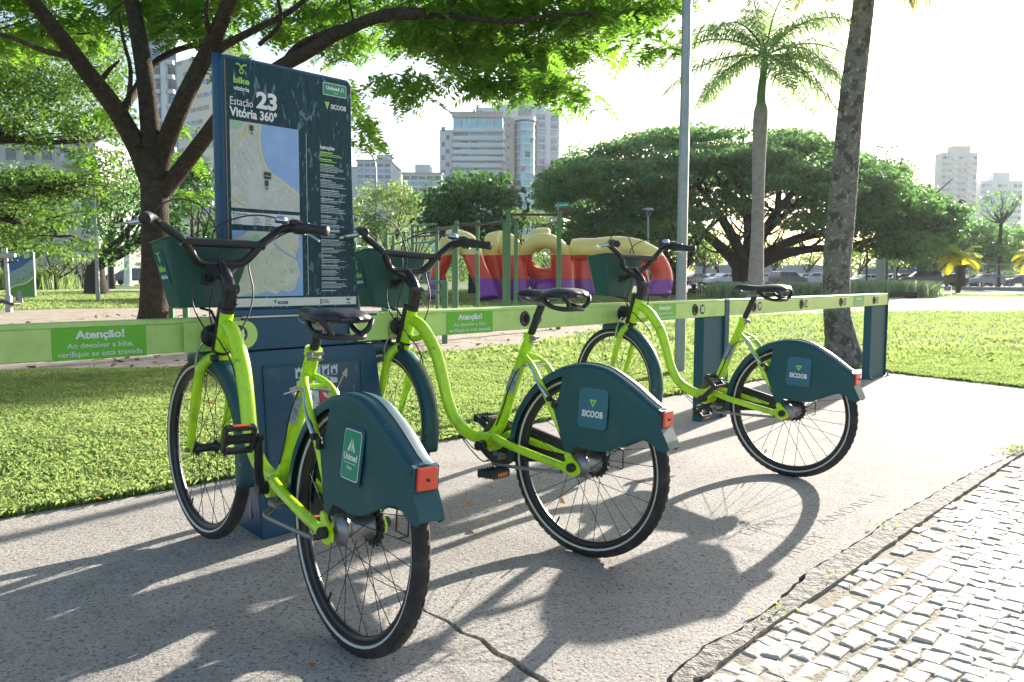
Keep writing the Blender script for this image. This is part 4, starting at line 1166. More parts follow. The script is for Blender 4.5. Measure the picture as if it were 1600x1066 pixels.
mb = MB(); mb.prism([(.008, .006), (.085, .006), (.088, -.05), (.07, -.085), (.04, -.10), (.008, -.105)][::-1], cc, Xp, Yp, Np, .0012); mb.build("crest_field", CR_R, crest, True)
mb = MB()
mb.prism([(.020, -.018), (.034, -.020), (.044, -.030), (.050, -.024), (.056, -.030), (.066, -.020), (.078, -.016), (.070, -.036), (.056, -.042), (.052, -.062), (.047, -.062), (.043, -.042), (.030, -.038)][::-1], cc + Np * .0016, Xp, Yp, Np, .0008)
mb.build("crest_bird", CR_W, crest, True)
mb = MB()
for (a, b, w) in (((.085, -.02), (.135, .055), .006),): 
    d_ = (Vector((b[0] - a[0], b[1] - a[1], 0))).normalized(); n_ = (-d_.y, d_.x)
    mb.prism([(a[0] - n_[0] * w / 2, a[1] - n_[1] * w / 2), (b[0] - n_[0] * w / 2, b[1] - n_[1] * w / 2), (b[0] + n_[0] * w / 2, b[1] + n_[1] * w / 2), (a[0] + n_[0] * w / 2, a[1] + n_[1] * w / 2)], cc, Xp, Yp, Np, .001)
mb.prism([(.118, .050), (.143, .030), (.147, .072)], cc, Xp, Yp, Np, .001)
mb.prism([(-.13, .012), (-.095, .02), (-.105, -.03)][::-1], cc, Xp, Yp, Np, .001)
mb.build("crest_arrow", CR_Y, crest, True)
# blue band joining the rails
mb = MB(); hexa(mb, [RF(.132, .013, .720), RF(.745, .013, .720), RF(.745, -.14, .720), RF(.132, -.14, .720)], [RF(.128, .013, .842), RF(.752, .013, .842), RF(.745, -.14, .842), RF(.135, -.14, .842)])
mb.build("pedestal_band", BLUEM, sign, True, bevel=.004)
mb = MB(); mb.tube([RF(.126, .016, .845), RF(.754, .016, .845)], .004, 6); mb.build("band_trim", REFL, sign, True)
mb = MB(); hexa(mb, [RF(.08, .0, .846), RF(.678, .0, .846), RF(.67, -.10, .846), RF(.09, -.10, .846)], [RF(.082, -.006, .872), RF(.674, -.006, .872), RF(.665, -.09, .872), RF(.09, -.09, .872)])
mb.build("sign_foot", BLUEM, sign, True, bevel=.004)
# sign slab with a rounded top left and sides: front face panel plus rounded side columns
s0, s1, zb, zt = .078, .648, .868, 1.797
t0 = -.012
mb = MB()
def slab(sa, sb, ta, tb, za, zb_, r):
    ol = []
    for (cx_, cy_, a0) in ((sb - r, zb_ - r, 0), (sa + r, zb_ - r, 90)):
        for k in range(7): a = R_(a0 + 15 * k); ol.append((cx_ + r * math.cos(a), cy_ + r * math.sin(a)))
    ol += [(sa, za), (sb + .026, za), (sb + .020, za + .10), (sb + .006, za + .30), (sb, za + .55)]
    mb.prism(ol, RF(0, tb, 0), RU, Z, RN, ta - tb)
slab(s0, s1, t0, t0 - .050, zb, zt, .026)
sl = mb.build("sign_slab", BLUEM, sign, True, bevel=.008)
mb = MB(); mb.tube(smooth_path([RF(.080, t0 - .028, .870), RF(.080, t0 - .028, 1.728), RF(.084, t0 - .028, 1.748)], 3), .0205, 12); mb.build("side_column", BLUEM, sign, True)
mb = MB(); mb.tube([RF(.0915, t0 + .0015, .88), RF(.0915, t0 + .0015, 1.775)], .0025, 6); mb.build("edge_trim", mat("old_sealant", (.22, .16, .10), .7), sl, True)
# printed sheet
SH = grime("poster_blue", (.006, .050, .075), .22, coat=.8, dirt=(.05, .11, .15), amt=.35, scale=8, scr=((.30, .36, .40), .55))
def build_wrinkle_glint(nt, b, co):
    mp = nt.nodes.new("ShaderNodeMapping"); mp.inputs["Scale"].default_value = (14, 14, 5); nt.links.new(co, mp.inputs[0])
    n = nt.nodes.new("ShaderNodeTexNoise"); n.inputs["Scale"].default_value = 1.6; n.inputs["Detail"].default_value = 3; n.inputs["Distortion"].default_value = 1.2
    nt.links.new(mp.outputs[0], n.inputs["Vector"])
    bp = nt.nodes.new("ShaderNodeBump"); bp.inputs["Strength"].default_value = .55; bp.inputs["Distance"].default_value = .006
    nt.links.new(n.outputs["Fac"], bp.inputs["Height"]); nt.links.new(bp.outputs[0], b.inputs["Normal"])
    glint = nt.nodes.new("ShaderNodeTexNoise"); glint.inputs["Scale"].default_value = 2.2; glint.inputs["Detail"].default_value = 5; glint.inputs["Distortion"].default_value = 2.0  # pale streaks mixed into the colour imitate reflections off the wrinkled film
    nt.links.new(mp.outputs[0], glint.inputs["Vector"])
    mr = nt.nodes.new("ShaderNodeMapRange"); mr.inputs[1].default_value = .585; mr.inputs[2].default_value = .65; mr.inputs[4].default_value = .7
    nt.links.new(glint.outputs["Fac"], mr.inputs[0])
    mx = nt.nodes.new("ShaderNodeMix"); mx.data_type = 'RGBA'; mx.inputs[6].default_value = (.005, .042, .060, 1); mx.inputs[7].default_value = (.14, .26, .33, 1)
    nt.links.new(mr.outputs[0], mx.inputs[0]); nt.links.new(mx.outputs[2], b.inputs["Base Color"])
SH = mat("wrinkled_poster", (.004, .040, .058), .42, coat=.0, spec=.28, build=build_wrinkle_glint)
def PP(x, y, off=0.0): return RF(x, t0 + .001 + off, y)       # layout space; warped onto the sheet below
def on_sheet(v):
    r = v - PP(0, 0, 0); x = r.dot(RU); y = r.z; o = r.dot(RN)
    return RF(.087 + .813 * x, t0 + .001 + o, float(np.interp(y, [0, .010, .042, .050, .340, .350, .418, .430, .742, .945], [.872, .882, .914, .921, 1.166, 1.187, 1.234, 1.248, 1.565, 1.785])))
PW, PH = .700, .942
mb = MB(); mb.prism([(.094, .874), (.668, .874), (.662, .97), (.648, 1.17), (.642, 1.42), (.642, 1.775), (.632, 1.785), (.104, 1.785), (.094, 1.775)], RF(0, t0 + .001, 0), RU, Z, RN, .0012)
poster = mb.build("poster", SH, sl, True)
WARP[:] = [poster, on_sheet]
def flat(name, pts, m, lvl):
    mb = MB(); mb.prism(pts, PP(0, 0, .0012 + .0005 * lvl), RU, Z, RN, .0004); return mb.build(name, m, poster, True)
def bx_(x0, y0, x1, y1): return [(x0, y0), (x1, y0), (x1, y1), (x0, y1)]
M_LAND = mat("map_land", (.50, .54, .52), .3, coat=.4, noise=[(25, .45, .6, (.40, .46, .44), .7), (90, .55, .6, (.62, .64, .62), .6)])
M_SEA = mat("map_sea", (.22, .38, .72), .3, coat=.4, noise=[(12, .5, .7, (.36, .48, .75), .6)])
M_PARK = mat("map_park", (.30, .50, .34), .4); M_ROAD = mat("map_road", (.66, .68, .68), .4); M_YEL = mat("map_main_road", (.70, .52, .16), .4); M_SAND = mat("map_beach", (.62, .58, .36), .4)
M_STRIP = mat("poster_strip", (.62, .66, .68), .4, noise=[(20, .5, .7, (.5, .55, .58), .6)])
M_INK = mat("map_ink", (.02, .03, .03), .5); M_GREY = mat("pale_print", (.42, .50, .54), .5)
mx1 = .375          # right edge of the maps
U0, U1 = .445, .755    # upper map from y .445 to .755
upper = flat("map_sheet", bx_(.022, .430, mx1, .742), M_LAND, 1)
flat("map_sea_shape", [(mx1, .742), (.180, .742), (.172, .690), (.178, .640), (.195, .600), (.215, .575), (.245, .560), (.285, .545), (.330, .520), (mx1, .500)], M_SEA, 2)
flat("map_beach_shape", [(.180, .742), (.170, .742), (.160, .690), (.167, .635), (.186, .592), (.208, .566), (.240, .550), (.280, .535), (.328, .508), (mx1, .488), (mx1, .500), (.330, .520), (.285, .545), (.245, .560), (.215, .575), (.195, .600), (.178, .640), (.172, .690)], M_SAND, 3)
flat("map_park_shape", [(.022, .742), (.10, .742), (.07, .715), (.022, .708)], M_PARK, 2)
def road(pts, w, m, lvl=4, name="map_road_line"):
    mb = MB()
    for a, b in zip(pts[:-1], pts[1:]):
        d = Vector((b[0] - a[0], b[1] - a[1], 0)); 
        if d.length < 1e-6: continue
        d.normalize(); n = (-d.y * w / 2, d.x * w / 2)
        mb.prism([(a[0] - n[0], a[1] - n[1]), (b[0] - n[0], b[1] - n[1]), (b[0] + n[0], b[1] + n[1]), (a[0] + n[0], a[1] + n[1])], PP(0, 0, .0012 + .0005 * lvl), RU, Z, RN, .0004)
    return mb.build(name, m, poster, True)
road([(.022, .630), (.055, .668), (.080, .690), (.100, .712), (.108, .742)], .005, M_YEL)
road([(.080, .690), (.115, .705), (.125, .742)], .004, M_YEL)
road([(.022, .475), (.05, .455), (.09, .440)], .005, M_YEL)
rr = random.Random(3)
segs = MB()
for i in range(34):
    x = rr.uniform(.03, .155); y = rr.uniform(.44, .70); a = rr.uniform(0, 3.14); pts = [(x, y)]
    for k in range(5):
        a += rr.uniform(-.5, .5); x += .018 * math.cos(a); y += .018 * math.sin(a)
        if not (.026 < x < .37 and .435 < y < .738): break
        if x > .165 and y > .55: break
        pts.append((x, y))
    for p, q in zip(pts[:-1], pts[1:]):
        d = Vector((q[0] - p[0], q[1] - p[1], 0)).normalized(); n = (-d.y * .0009, d.x * .0009)
        segs.prism([(p[0] - n[0], p[1] - n[1]), (q[0] - n[0], q[1] - n[1]), (q[0] + n[0], q[1] + n[1]), (p[0] + n[0], p[1] + n[1])], PP(0, 0, .0012 + .0005 * 5), RU, Z, RN, .0003)
for i in range(60):
    x = rr.uniform(.03, .35); y = rr.uniform(.44, .53) if x > .15 else rr.uniform(.44, .7); w = rr.uniform(.01, .03)
    a = rr.choice((0.3, 1.9)); q = (min(x + w * math.cos(a), .36), y + w * math.sin(a) * .7)
    d = Vector((q[0] - x, q[1] - y, 0)).normalized(); n = (-d.y * .0008, d.x * .0008)
    segs.prism([(x - n[0], y - n[1]), (q[0] - n[0], q[1] - n[1]), (q[0] + n[0], q[1] + n[1]), (x + n[0], y + n[1])], PP(0, 0, .0012 + .0005 * 5), RU, Z, RN, .0003)
segs.build("map_street_line", M_ROAD, poster, True)
# pins on the upper map
mb = MB(); mb.prism(rrect(.020, .020, .004), PP(.128, .722, .0045), RU, Z, RN, .0005); mb.prism(rrect(.038, .026, .006), PP(.205, .556, .0045), RU, Z, RN, .0005); mb.prism(rrect(.018, .022, .004), PP(.200, .528, .0045), RU, Z, RN, .0005)
mb.build("map_pin", DKGRN, poster, True)
put_text("13", PP(.128, .700, .0046), RU, Z, .012, M_INK, poster, "map_lettering", .02, world=True)
put_text("23", PP(.200, .505, .0046), RU, Z, .012, M_INK, poster, "map_lettering", .02, world=True)
put_text("Você está aqui", PP(.205, .553, .0054), RU, Z, .006, WHITEP, poster, "map_lettering", 0, width=.032, world=True)
# legend strip
flat("legend_strip", bx_(.022, .350, mx1, .418), M_STRIP, 1)
mb = MB()
for cx_ in (.028, .130, .190):
    for r_i in range(7):
        w = rr.uniform(.015, .045); y = .403 - r_i * .0075 - .008
        mb.prism(bx_(cx_, y, cx_ + w, y + .0022), PP(0, 0, .0022), RU, Z, RN, .0003)
mb.prism(bx_(.028, .404, .038, .412), PP(0, 0, .0022), RU, Z, RN, .0003)
mb.build("legend_text_line", M_INK, poster, True)
put_text("Equipamentos", PP(.043, .404, .0022), RU, Z, .010, M_INK, poster, "legend_lettering", .01, align='LEFT', world=True)
put_text("Legenda", PP(.150, .404, .0022), RU, Z, .010, M_INK, poster, "legend_lettering", .01, align='LEFT', world=True)
# lower map
flat("map_sheet", bx_(.022, .050, mx1 + .012, .340), mat("map_land_two", (.50, .55, .46), .3, coat=.4, noise=[(22, .45, .62, (.58, .62, .60), .8), (70, .55, .6, (.42, .5, .40), .6)]), 1)
flat("map_sea_shape", [(.022, .340), (.022, .300), (.050, .312), (.085, .325), (.10, .340)], M_SEA, 2)
flat("map_sea_shape", [(mx1 + .012, .340), (.366, .340), (.372, .290), (.350, .240), (.362, .180), (.372, .150), (.350, .100), (.340, .080), (.300, .066), (.270, .078), (.240, .060), (.190, .072), (.140, .058), (.10, .066), (.060, .050), (mx1 + .012, .050)], M_SEA, 2)
road([(.235, .290), (.265, .262), (.300, .245), (.330, .230), (.365, .215)], .009, M_SEA, 3, "map_river_line")
flat("map_park_shape", [(.115, .315), (.150, .330), (.170, .300), (.150, .275), (.120, .285)], M_PARK, 2)
flat("map_park_shape", [(.310, .175), (.330, .182), (.338, .160), (.320, .150)], M_PARK, 2)
mb = MB()
for (x, y) in ((.28, .305), (.35, .28), (.345, .255), (.355, .225), (.19, .20), (.345, .175), (.35, .16), (.29, .162), (.275, .152), (.36, .125), (.18, .115), (.27, .113), (.282, .115), (.31, .085), (.245, .078), (.178, .078), (.15, .13), (.22, .24)):
    mb.prism(circ(.0022, 8, x, y), PP(0, 0, .0042), RU, Z, RN, .0004)
mb.build("map_dot", M_INK, poster, True)
mb = MB()
for i in range(70):
    x = rr.uniform(.04, .33); y = rr.uniform(.08, .32); a = rr.uniform(0, 3.14); w = rr.uniform(.01, .04); q = (x + w * math.cos(a), y + w * math.sin(a))
    if not (.03 < q[0] < .34 and .08 < q[1] < .325): continue
    d = Vector((q[0] - x, q[1] - y, 0)).normalized(); n = (-d.y * .0006, d.x * .0006)
    mb.prism([(x - n[0], y - n[1]), (q[0] - n[0], q[1] - n[1]), (q[0] + n[0], q[1] + n[1]), (x + n[0], y + n[1])], PP(0, 0, .0040), RU, Z, RN, .0003)
mb.build("map_street_line", M_ROAD, poster, True)
flat("logo_strip", bx_(.012, .010, PW, .042), M_STRIP, 1)
put_text("SICOOB", PP(.275, .018, .0022), RU, Z, .016, M_INK, poster, "strip_lettering", .03, width=.055, world=True)
mb = MB(); mb.prism([(.225, .034), (.243, .034), (.234, .018)][::-1], PP(0, 0, .0022), RU, Z, RN, .0005); mb.build("strip_triangle", GREENP, poster, True)
mb = MB(); mb.prism([(.482, .036), (.493, .032), (.490, .024), (.496, .018), (.482, .014), (.486, .025)][::-1], PP(0, 0, .0022), RU, Z, RN, .0005); mb.prism([(.64, .038), (.655, .033), (.670, .038), (.660, .028), (.645, .026)][::-1], PP(0, 0, .0022), RU, Z, RN, .0005); mb.build("strip_emblem", M_INK, poster, True)
put_text("PREFEITURA", PP(.500, .028, .0022), RU, Z, .006, M_INK, poster, "strip_lettering", 0, 'LEFT', world=True)
put_text("DE VITÓRIA", PP(.500, .018, .0022), RU, Z, .007, M_INK, poster, "strip_lettering", .02, 'LEFT', world=True)
put_text("Setran", PP(.655, .014, .0022), RU, Z, .009, M_INK, poster, "strip_lettering", .02, world=True)
# right column
mb = MB(); mb.prism(bx_(.4160, .055, .4190, .735), PP(0, 0, .0014), RU, Z, RN, .0004); mb.build("divider_line", M_GREY, poster, True)
put_text("Instruções", PP(.495, .683, .0016), RU, Z, .020, WHITEP, poster, "column_lettering", .03, 'LEFT', world=True)
mb = MB(); y = .668
mg = MB()
blocks = [(3, LGREEN), (2, 0), (5, 1), (4, 1), (7, 1), (6, 1), (5, 1), (8, 1), (5, 1), (6, 1), (4, 1), (7, 1), (4, 1)]
while y > .07:
    nl = rr.choice((2, 3, 4, 5))
    for i in range(nl):
        if y < .065: break
        w = rr.uniform(.08, .155) if i else rr.uniform(.06, .11); hh = .0045 if i == 0 else .0026
        (mg if y > .620 else mb).prism(bx_(.495, y, .495 + w, y + hh), PP(0, 0, .0015), RU, Z, RN, .0003); y -= .0062
    y -= .0085
mb.build("column_text_line", M_GREY, poster, True); mg.build("column_text_line", LGREEN, poster, True)
# heading
bike_logo(PP(.084, .880, .0016), RU, Z, RN, .097, poster, True, .62)
put_text("Estação", PP(.0246, .793, .0016), RU, Z, .038, WHITEP, poster, "heading_lettering", .0, 'LEFT', world=True, width=.112)
put_text("23", PP(.2116, .797, .0016), RU, Z, .075, WHITEP, poster, "heading_lettering", .04, world=True, width=.106)
put_text("Vitória 360°", PP(.026, .7560, .0016), RU, Z, .042, WHITEP, poster, "heading_lettering", .03, 'LEFT', world=True, width=.237)
mb = MB(); mb.prism(rrect(.138, .046, .006, 4, .5855, .9076), PP(0, 0, .0016), RU, Z, RN, .0004); mb.build("badge_border", WHITEP, poster, True)
mb = MB(); mb.prism(rrect(.132, .041, .005, 4, .5855, .9076), PP(0, 0, .0022), RU, Z, RN, .0004); mb.build("sponsor_badge", GREENP, poster, True)
put_text("Unimed", PP(.572, .906, .0028), RU, Z, .018, WHITEP, poster, "badge_lettering", .04, world=True, width=.078)
put_text("Vitória", PP(.590, .893, .0028), RU, Z, .009, WHITEP, poster, "badge_lettering", 0, world=True)
mb = MB()
for sx in (-1, 1): mb.prism([(.630 + sx * .002, .922), (.630 + sx * .011, .904), (.630 + sx * .007, .904), (.630 + sx * .002, .914)][::-sx], PP(0, 0, .0028), RU, Z, RN, .0004)
mb.build("badge_emblem", WHITEP, poster, True)
put_text("SICOOB", PP(.606, .838, .0016), RU, Z, .023, WHITEP, poster, "badge_lettering", .03, world=True, width=.090)
mb = MB(); mb.prism([(.526, .860), (.554, .860), (.540, .832)][::-1], PP(0, 0, .0016), RU, Z, RN, .0004); mb.build("strip_triangle", LGREEN, poster, True)

WARP.clear()
# ------------------------------------------------------------------ trees
def bark(name, c, c2, c3=None, sc=14):
    nz = [(sc, .42, .62, c2, .8)]
    if c3: nz.append((sc * 1.8, .56, .62, c3, .8))
    return mat(name, c, .9, spec=.2, noise=nz, bump=[(sc * 2, .9, .04), (sc * 8, .6, .01)])
BK_MAIN = mat("dark_fissured_bark", (.060, .045, .033), .9, spec=.2, noise=[(9, .45, .65, (.11, .085, .062), .7), (55, .60, .66, (.36, .33, .28), .55)], bump=[(30, 1.0, .05), (120, .6, .01)])
BK_DARK = bark("far_bark", (.045, .034, .026), (.085, .065, .05))
BK_PALM = mat("mottled_palm_bark", (.21, .19, .165), .85, noise=[(7, .5, .56, (.075, .062, .05), .85), (16, .55, .60, (.36, .38, .31), .85), (60, .5, .66, (.12, .10, .085), .6)], bump=[(30, .6, .02)])
BK_ROYAL = mat("royal_palm_bark", (.30, .285, .26), .8, noise=[(5, .45, .6, (.20, .19, .17), .7), (30, .58, .64, (.40, .42, .34), .6), (60, .55, .64, (.10, .09, .08), .6)], bump=[(30, .3, .01)])
LF_MAIN = leafmat("fern_leaf", (.035, .110, .016), (.16, .31, .040), .55, (.34, .66, .05))
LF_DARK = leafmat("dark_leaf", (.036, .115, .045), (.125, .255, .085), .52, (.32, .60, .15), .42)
LF_ALM = leafmat("broad_glossy_leaf", (.018, .085, .024), (.075, .19, .045), .34, (.16, .38, .04), .35)
LF_MID = leafmat("mid_leaf", (.055, .125, .022), (.16, .27, .045), .45, (.34, .55, .06))
LF_PALE = leafmat("pale_leaf", (.12, .20, .055), (.26, .36, .12), .45, (.40, .56, .14))
LF_PALM = leafmat("palm_leaflet", (.07, .18, .06), (.24, .38, .14), .5, (.42, .64, .16), .35)
LF_YEL = leafmat("yellow_palm_leaflet", (.38, .42, .03), (.75, .62, .05), .6, (.95, .85, .08), .4)
LF_AGA = leafmat("strap_leaf", (.14, .24, .11), (.42, .52, .30), .45, (.55, .72, .35), .35)

def limb(mb, pts, r0, r1, seg=8, n=4):
    k = len(pts); rad = [r0 + (r1 - r0) * i / (k - 1) for i in range(k)]
    P, R = smooth_path(pts, n, rad); mb.tube(P, R, seg, True)
def wig(a, b, k, amp, r):
    a, b = Vector(a), Vector(b); L = (b - a).length; out = [a]
    for i in range(1, k):
        t = i / k; out.append(a.lerp(b, t) + Vector((r.gauss(0, 1), r.gauss(0, 1), r.gauss(0, .6))) * amp * L * math.sin(t * math.pi))
    return out + [b]

def pad_points(pads, dens, rg, flat=1.0):
    """leaf centres and normals spread through ellipsoid pads: (c, rx, ry, rz)"""
    Cs, Ns = [], []
    for (c, rx, ry, rz) in pads:
        n = max(6, int(dens * (rx * ry + rx * rz + ry * rz) / 3))
        d = rg.normal(size=(n, 3)); d /= np.linalg.norm(d, axis=1, keepdims=True)
        rr = rg.random(n) ** .32
        rr *= 1 + .12 * np.sin(d[:, 0] * 7 + c[0]) * np.sin(d[:, 1] * 6 + c[1])
        P = d * rr[:, None] * np.array([rx, ry, rz]) + np.array(c)
        Cs.append(P); Ns.append(d * np.array([1 / rx, 1 / ry, 1 / rz]) * rz * .9 + rg.normal(size=(n, 3)) * .55 + np.array([0, 0, .45]) * flat)
    return np.concatenate(Cs), np.concatenate(Ns)

def tree(base, H, crown, lab, leaf=LF_MID, size=.25, dens=40, name="tree", trunk_r=.25, fork=.35, seed=1, npads=40, pads=None, group=None, bark_=None, aspect=.5, lean=(0, 0), flat=1.0, nlimb=7, trunk=True, cat="tree", hollow=.25):
    """crown = (cx off, cy off, cz, rx, ry, rz)"""
    r = random.Random(seed); rg = np.random.default_rng(seed)
    t = thing(name, lab, cat, base, group=group)
    B = Vector(base); cx, cy, cz, rx, ry, rz = crown
    CC = B + Vector((cx, cy, cz))
    if pads is None:
        pads = []
        for i in range(npads):
            d = Vector((r.gauss(0, 1), r.gauss(0, 1), r.gauss(.15, 1))).normalized()
            q = r.uniform(.55, .95)
            c = CC + Vector((d.x * rx * q, d.y * ry * q, d.z * rz * q))
            s = r.uniform(.24, .42)
            pads.append(((c.x, c.y, c.z), rx * s, ry * s, rz * s * r.uniform(.5, .8)))
    mb = MB()
    if trunk:
        F = B + Vector((lean[0] * .4, lean[1] * .4, H * fork))
        limb(mb, [B + Vector((0, 0, -.05)), B + Vector((0, 0, H * .05)), B.lerp(F, .5) + Vector((r.uniform(-.1, .1), 0, 0)), F], trunk_r * 1.35, trunk_r * .8, 10)
        sel = r.sample(pads, min(nlimb, len(pads)))
        for p in sel:
            e = Vector(p[0]); m = F.lerp(e, .5) + Vector((r.uniform(-.2, .2), r.uniform(-.2, .2), -.08 * H * r.random()))
            limb(mb, [F - Vector((0, 0, .1)), m, e], trunk_r * .5, trunk_r * .10, 6)
            for _ in range(3):
                q = Vector(r.choice(pads)[0])
                if (q - e).length < max(rx, ry) * .9: limb(mb, [m, m.lerp(q, .5) + Vector((0, 0, -.02 * H)), q], trunk_r * .22, trunk_r * .05, 5)
        mb.build("trunk", bark_ or BK_DARK, t, True)
    C, N_ = pad_points(pads, dens, rg, flat)
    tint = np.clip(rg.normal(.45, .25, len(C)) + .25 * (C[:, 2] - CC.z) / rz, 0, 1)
    leaf_cloud("crown", C, N_, rg.uniform(.6, 1.3, len(C)) * size, leaf, t, aspect, tint, tuple(B))
    return t

# ---- the big branching tree behind the map sign (fern-like leaves)
TB = G(240, 528); TB.z = 0
Yt = TB.y
main = thing("shade_tree", "large forked tree behind the docking rail, its fern-like canopy hanging over the map sign", "tree", TB)
mb = MB(); mr = random.Random(5)
def A(px, py, dy=0.0): return AT(px, py, Yt + dy)
def L(pts, r0, r1, seg=10): limb(mb, pts, r0 * .84, r1 * .84, seg, 5)
K = Yt / F_PX
L([TB + Vector((0, 0, -.1)), TB + Vector((.0, 0, .25)), A(243, 420), A(242, 330), A(240, 262), A(240, 235)], .270, .225, 16)
for s_ in (-1, 1): L([TB + Vector((s_ * .30, -.1, -.05)), TB + Vector((s_ * .16, -.05, .25)), A(242 + s_ * 8, 440)], .10, .10, 8)
L([A(236, 285), A(215, 232), A(180, 170, -.3), A(140, 118, -.6), A(95, 58, -.9), A(50, 0, -1.2), A(10, -60, -1.6)], .20, .10, 12)     # left limb
L([A(240, 265), A(234, 190), A(227, 120), A(215, 50, .3), A(202, -20, .5), A(190, -100, .8)], .185, .12, 12)                          # centre limb
L([A(245, 275), A(262, 215), A(290, 150, -.2), A(312, 105, -.3), A(338, 52, -.5), A(362, -10, -.8), A(380, -80, -1)], .18, .11, 12)      # right limb
L([A(255, 300), A(285, 262), A(320, 215, -.2), A(360, 165, -.5), A(430, 110, -1), A(480, 82, -1.4), A(530, 52, -1.8), A(600, 24, -2.3), A(660, 20, -2.8)], .16, .075, 12)   # low right limb
L([A(440, 105, -1.1), A(470, 70, -1.3), A(540, 42, -1.7), A(620, 28, -2.1), A(700, 25, -2.5), A(790, 34, -3.0), A(850, 26, -3.3), A(930, 20, -3.8)], .07, .025, 8)
L([A(188, 178, -.3), A(200, 160), A(222, 125, .5), A(250, 92, .8), A(300, 72, 1.0), A(350, 80, 1)], .09, .045, 8)
L([A(312, 105, -.3), A(345, 75, -.4), A(395, 48, -.6), A(450, 20, -.8), A(500, -20, -1)], .09, .04, 8)
L([A(200, 165, -.2), A(204, 110, -.2), A(192, 60, -.2), A(185, 20, 0)], .045, .02, 6)
L([A(155, 130, -.5), A(172, 108, -.4), A(186, 95, -.2)], .05, .02, 6)
L([A(330, 60, -.5), A(322, 25, -.7), A(330, -30, -.6)], .05, .03, 6)
L([A(405, 70, -.9), A(438, 35, -1), A(430, -20, -1)], .045, .03, 6)
L([A(120, 90, -.7), A(70, 80, -1.5), A(20, 60, -2.4), A(-60, 40, -3)], .06, .02, 6)
L([A(780, 32, -3.0), A(800, 60, -3.1), A(820, 85, -3.2)], .02, .008, 5)
L([A(700, 25, -2.5), A(720, -10, -2.6), A(800, -60, -2.8)], .04, .01, 5)
twg = []
for i in range(22):      # thin boughs up into the canopy
    px = mr.uniform(-80, 900); py = mr.uniform(-40, 60); dy = mr.uniform(-4, 4)
    a = A(px, py, dy); twg.append([a, a + Vector((mr.uniform(-.5, .5), mr.uniform(-.5, .5), mr.uniform(.1, .5))), a + Vector((mr.uniform(-1, 1), mr.uniform(-1, 1), mr.uniform(.0, .9)))])
mb.build("trunk", BK_MAIN, main, True)
mb = MB()
for q_ in twg: limb(mb, q_, .018, .005, 5, 5)
mb.build("twigs", BK_MAIN, main, True, kind='stuff')
def low_edge(px):     # lowest picture row the canopy reaches
    xs = [-400, -60, 0, 60, 120, 165, 200, 260, 300, 345, 420, 480, 540, 600, 640, 700, 740, 800, 850, 900, 935, 975, 1010, 1045, 1060, 1075]
    ys = [120, 110, 100, 95, 90, 60, 55, 62, 80, 85, 72, 100, 105, 92, 90, 95, 108, 120, 135, 120, 70, 50, 55, 45, 20, -80]
    return float(np.interp(px, xs, ys))
# compound fronds: strips of small leaflets
rgm = np.random.default_rng(77)
FR = []
def frond_cluster(c, rad, n):
    d = rgm.normal(size=(n, 3)); d /= np.linalg.norm(d, axis=1, keepdims=True)
    return np.array(c) + d * (rgm.random(n) ** .45)[:, None] * np.array(rad)
cl = []
for i in range(1150):
    px = rgm.uniform(-420, 1072); le_ = low_edge(px)
    dy = rgm.uniform(-4.2, 4.5)
    if px < 640: dy = rgm.uniform(.6, 6.0)
    else: dy = rgm.uniform(-4.2, .8)
    if px < 640 and rgm.random() < .30: continue
    deep = rgm.random() ** 1.25
    py = le_ - 22 - deep * (le_ + 260)
    # open patches showing the buildings and sky
    if 140 < px < 190 and 25 < py < 120 and rgm.random() < .9: continue
    if 200 < px < 345 and py > 78: continue
    if 345 < px < 500 and py > 62 and rgm.random() < .6: continue
    if 880 < px < 1072 and rgm.random() < .35: continue
    p = A(px, py, dy * (.5 + .5 * deep)); cl.append((p.x, p.y, p.z))
for (px, py, dy) in ((640, 130, -2.6), (636, 148, -2.6), (628, 118, -2.5), (555, 190, -1.5), (552, 160, -1.5), (545, 140, -1.5), (560, 212, -1.5), (870, 130, -3.2), (885, 142, -3.2), (820, 110, -3), (1018, 62, -3.6), (1028, 74, -3.6), (1005, 45, -3.6), (700, 118, -2.9), (760, 115, -2.8), (770, 130, -2.8), (850, 128, -3), (835, 140, -3), (800, 128, -2.9), (355, 100, 0), (130, 190, -1), (150, 240, .6), (170, 180, .6), (270, 60, 1), (215, 205, 1.6), (290, 245, 1.8), (305, 300, 1.8), (285, 205, 1.8)):
    p = A(px, py, dy); cl += [(p.x, p.y, p.z)] * 1
C0 = np.concatenate([frond_cluster(c, (.42, .42, .16), 14) for c in cl])
nF = len(C0)
NP_ = 7
az = rgm.random(nF) * 6.283; dro = -rgm.uniform(.05, .75, nF)
D = np.c_[np.cos(az), np.sin(az), dro]; D /= np.linalg.norm(D, axis=1, keepdims=True)
Upv = np.array([0, 0, 1.0]) + rgm.normal(size=(nF, 3)) * .35
Sd = np.cross(D, Upv); Sd /= np.linalg.norm(Sd, axis=1, keepdims=True)
Nf = np.cross(Sd, D)
FL = rgm.uniform(.20, .36, nF)
Cc, Nn_, Uu, Ss, Tt = [], [], [], [], []
tf = np.clip(rgm.normal(.5, .26, nF), 0, 1)
for k in range(NP_):
    s = (k + .7) / NP_
    for sg in (-1, 1):
        plen = FL * (.42 * math.sin(min(1, .25 + s) * 2.6) + .08)
        dirp = Sd * sg * .86 + D * .5; dirp = dirp / np.linalg.norm(dirp, axis=1, keepdims=True)
        base = C0 + D * (FL * s)[:, None] - np.array([0, 0, 1.0]) * (FL * s * s * .25)[:, None]
        Cc.append(base + dirp * (plen * .5)[:, None]); Nn_.append(Nf + rgm.normal(size=(nF, 3)) * .25); Uu.append(dirp); Ss.append(plen * 1.05); Tt.append(np.clip(tf + rgm.normal(0, .08, nF), 0, 1))
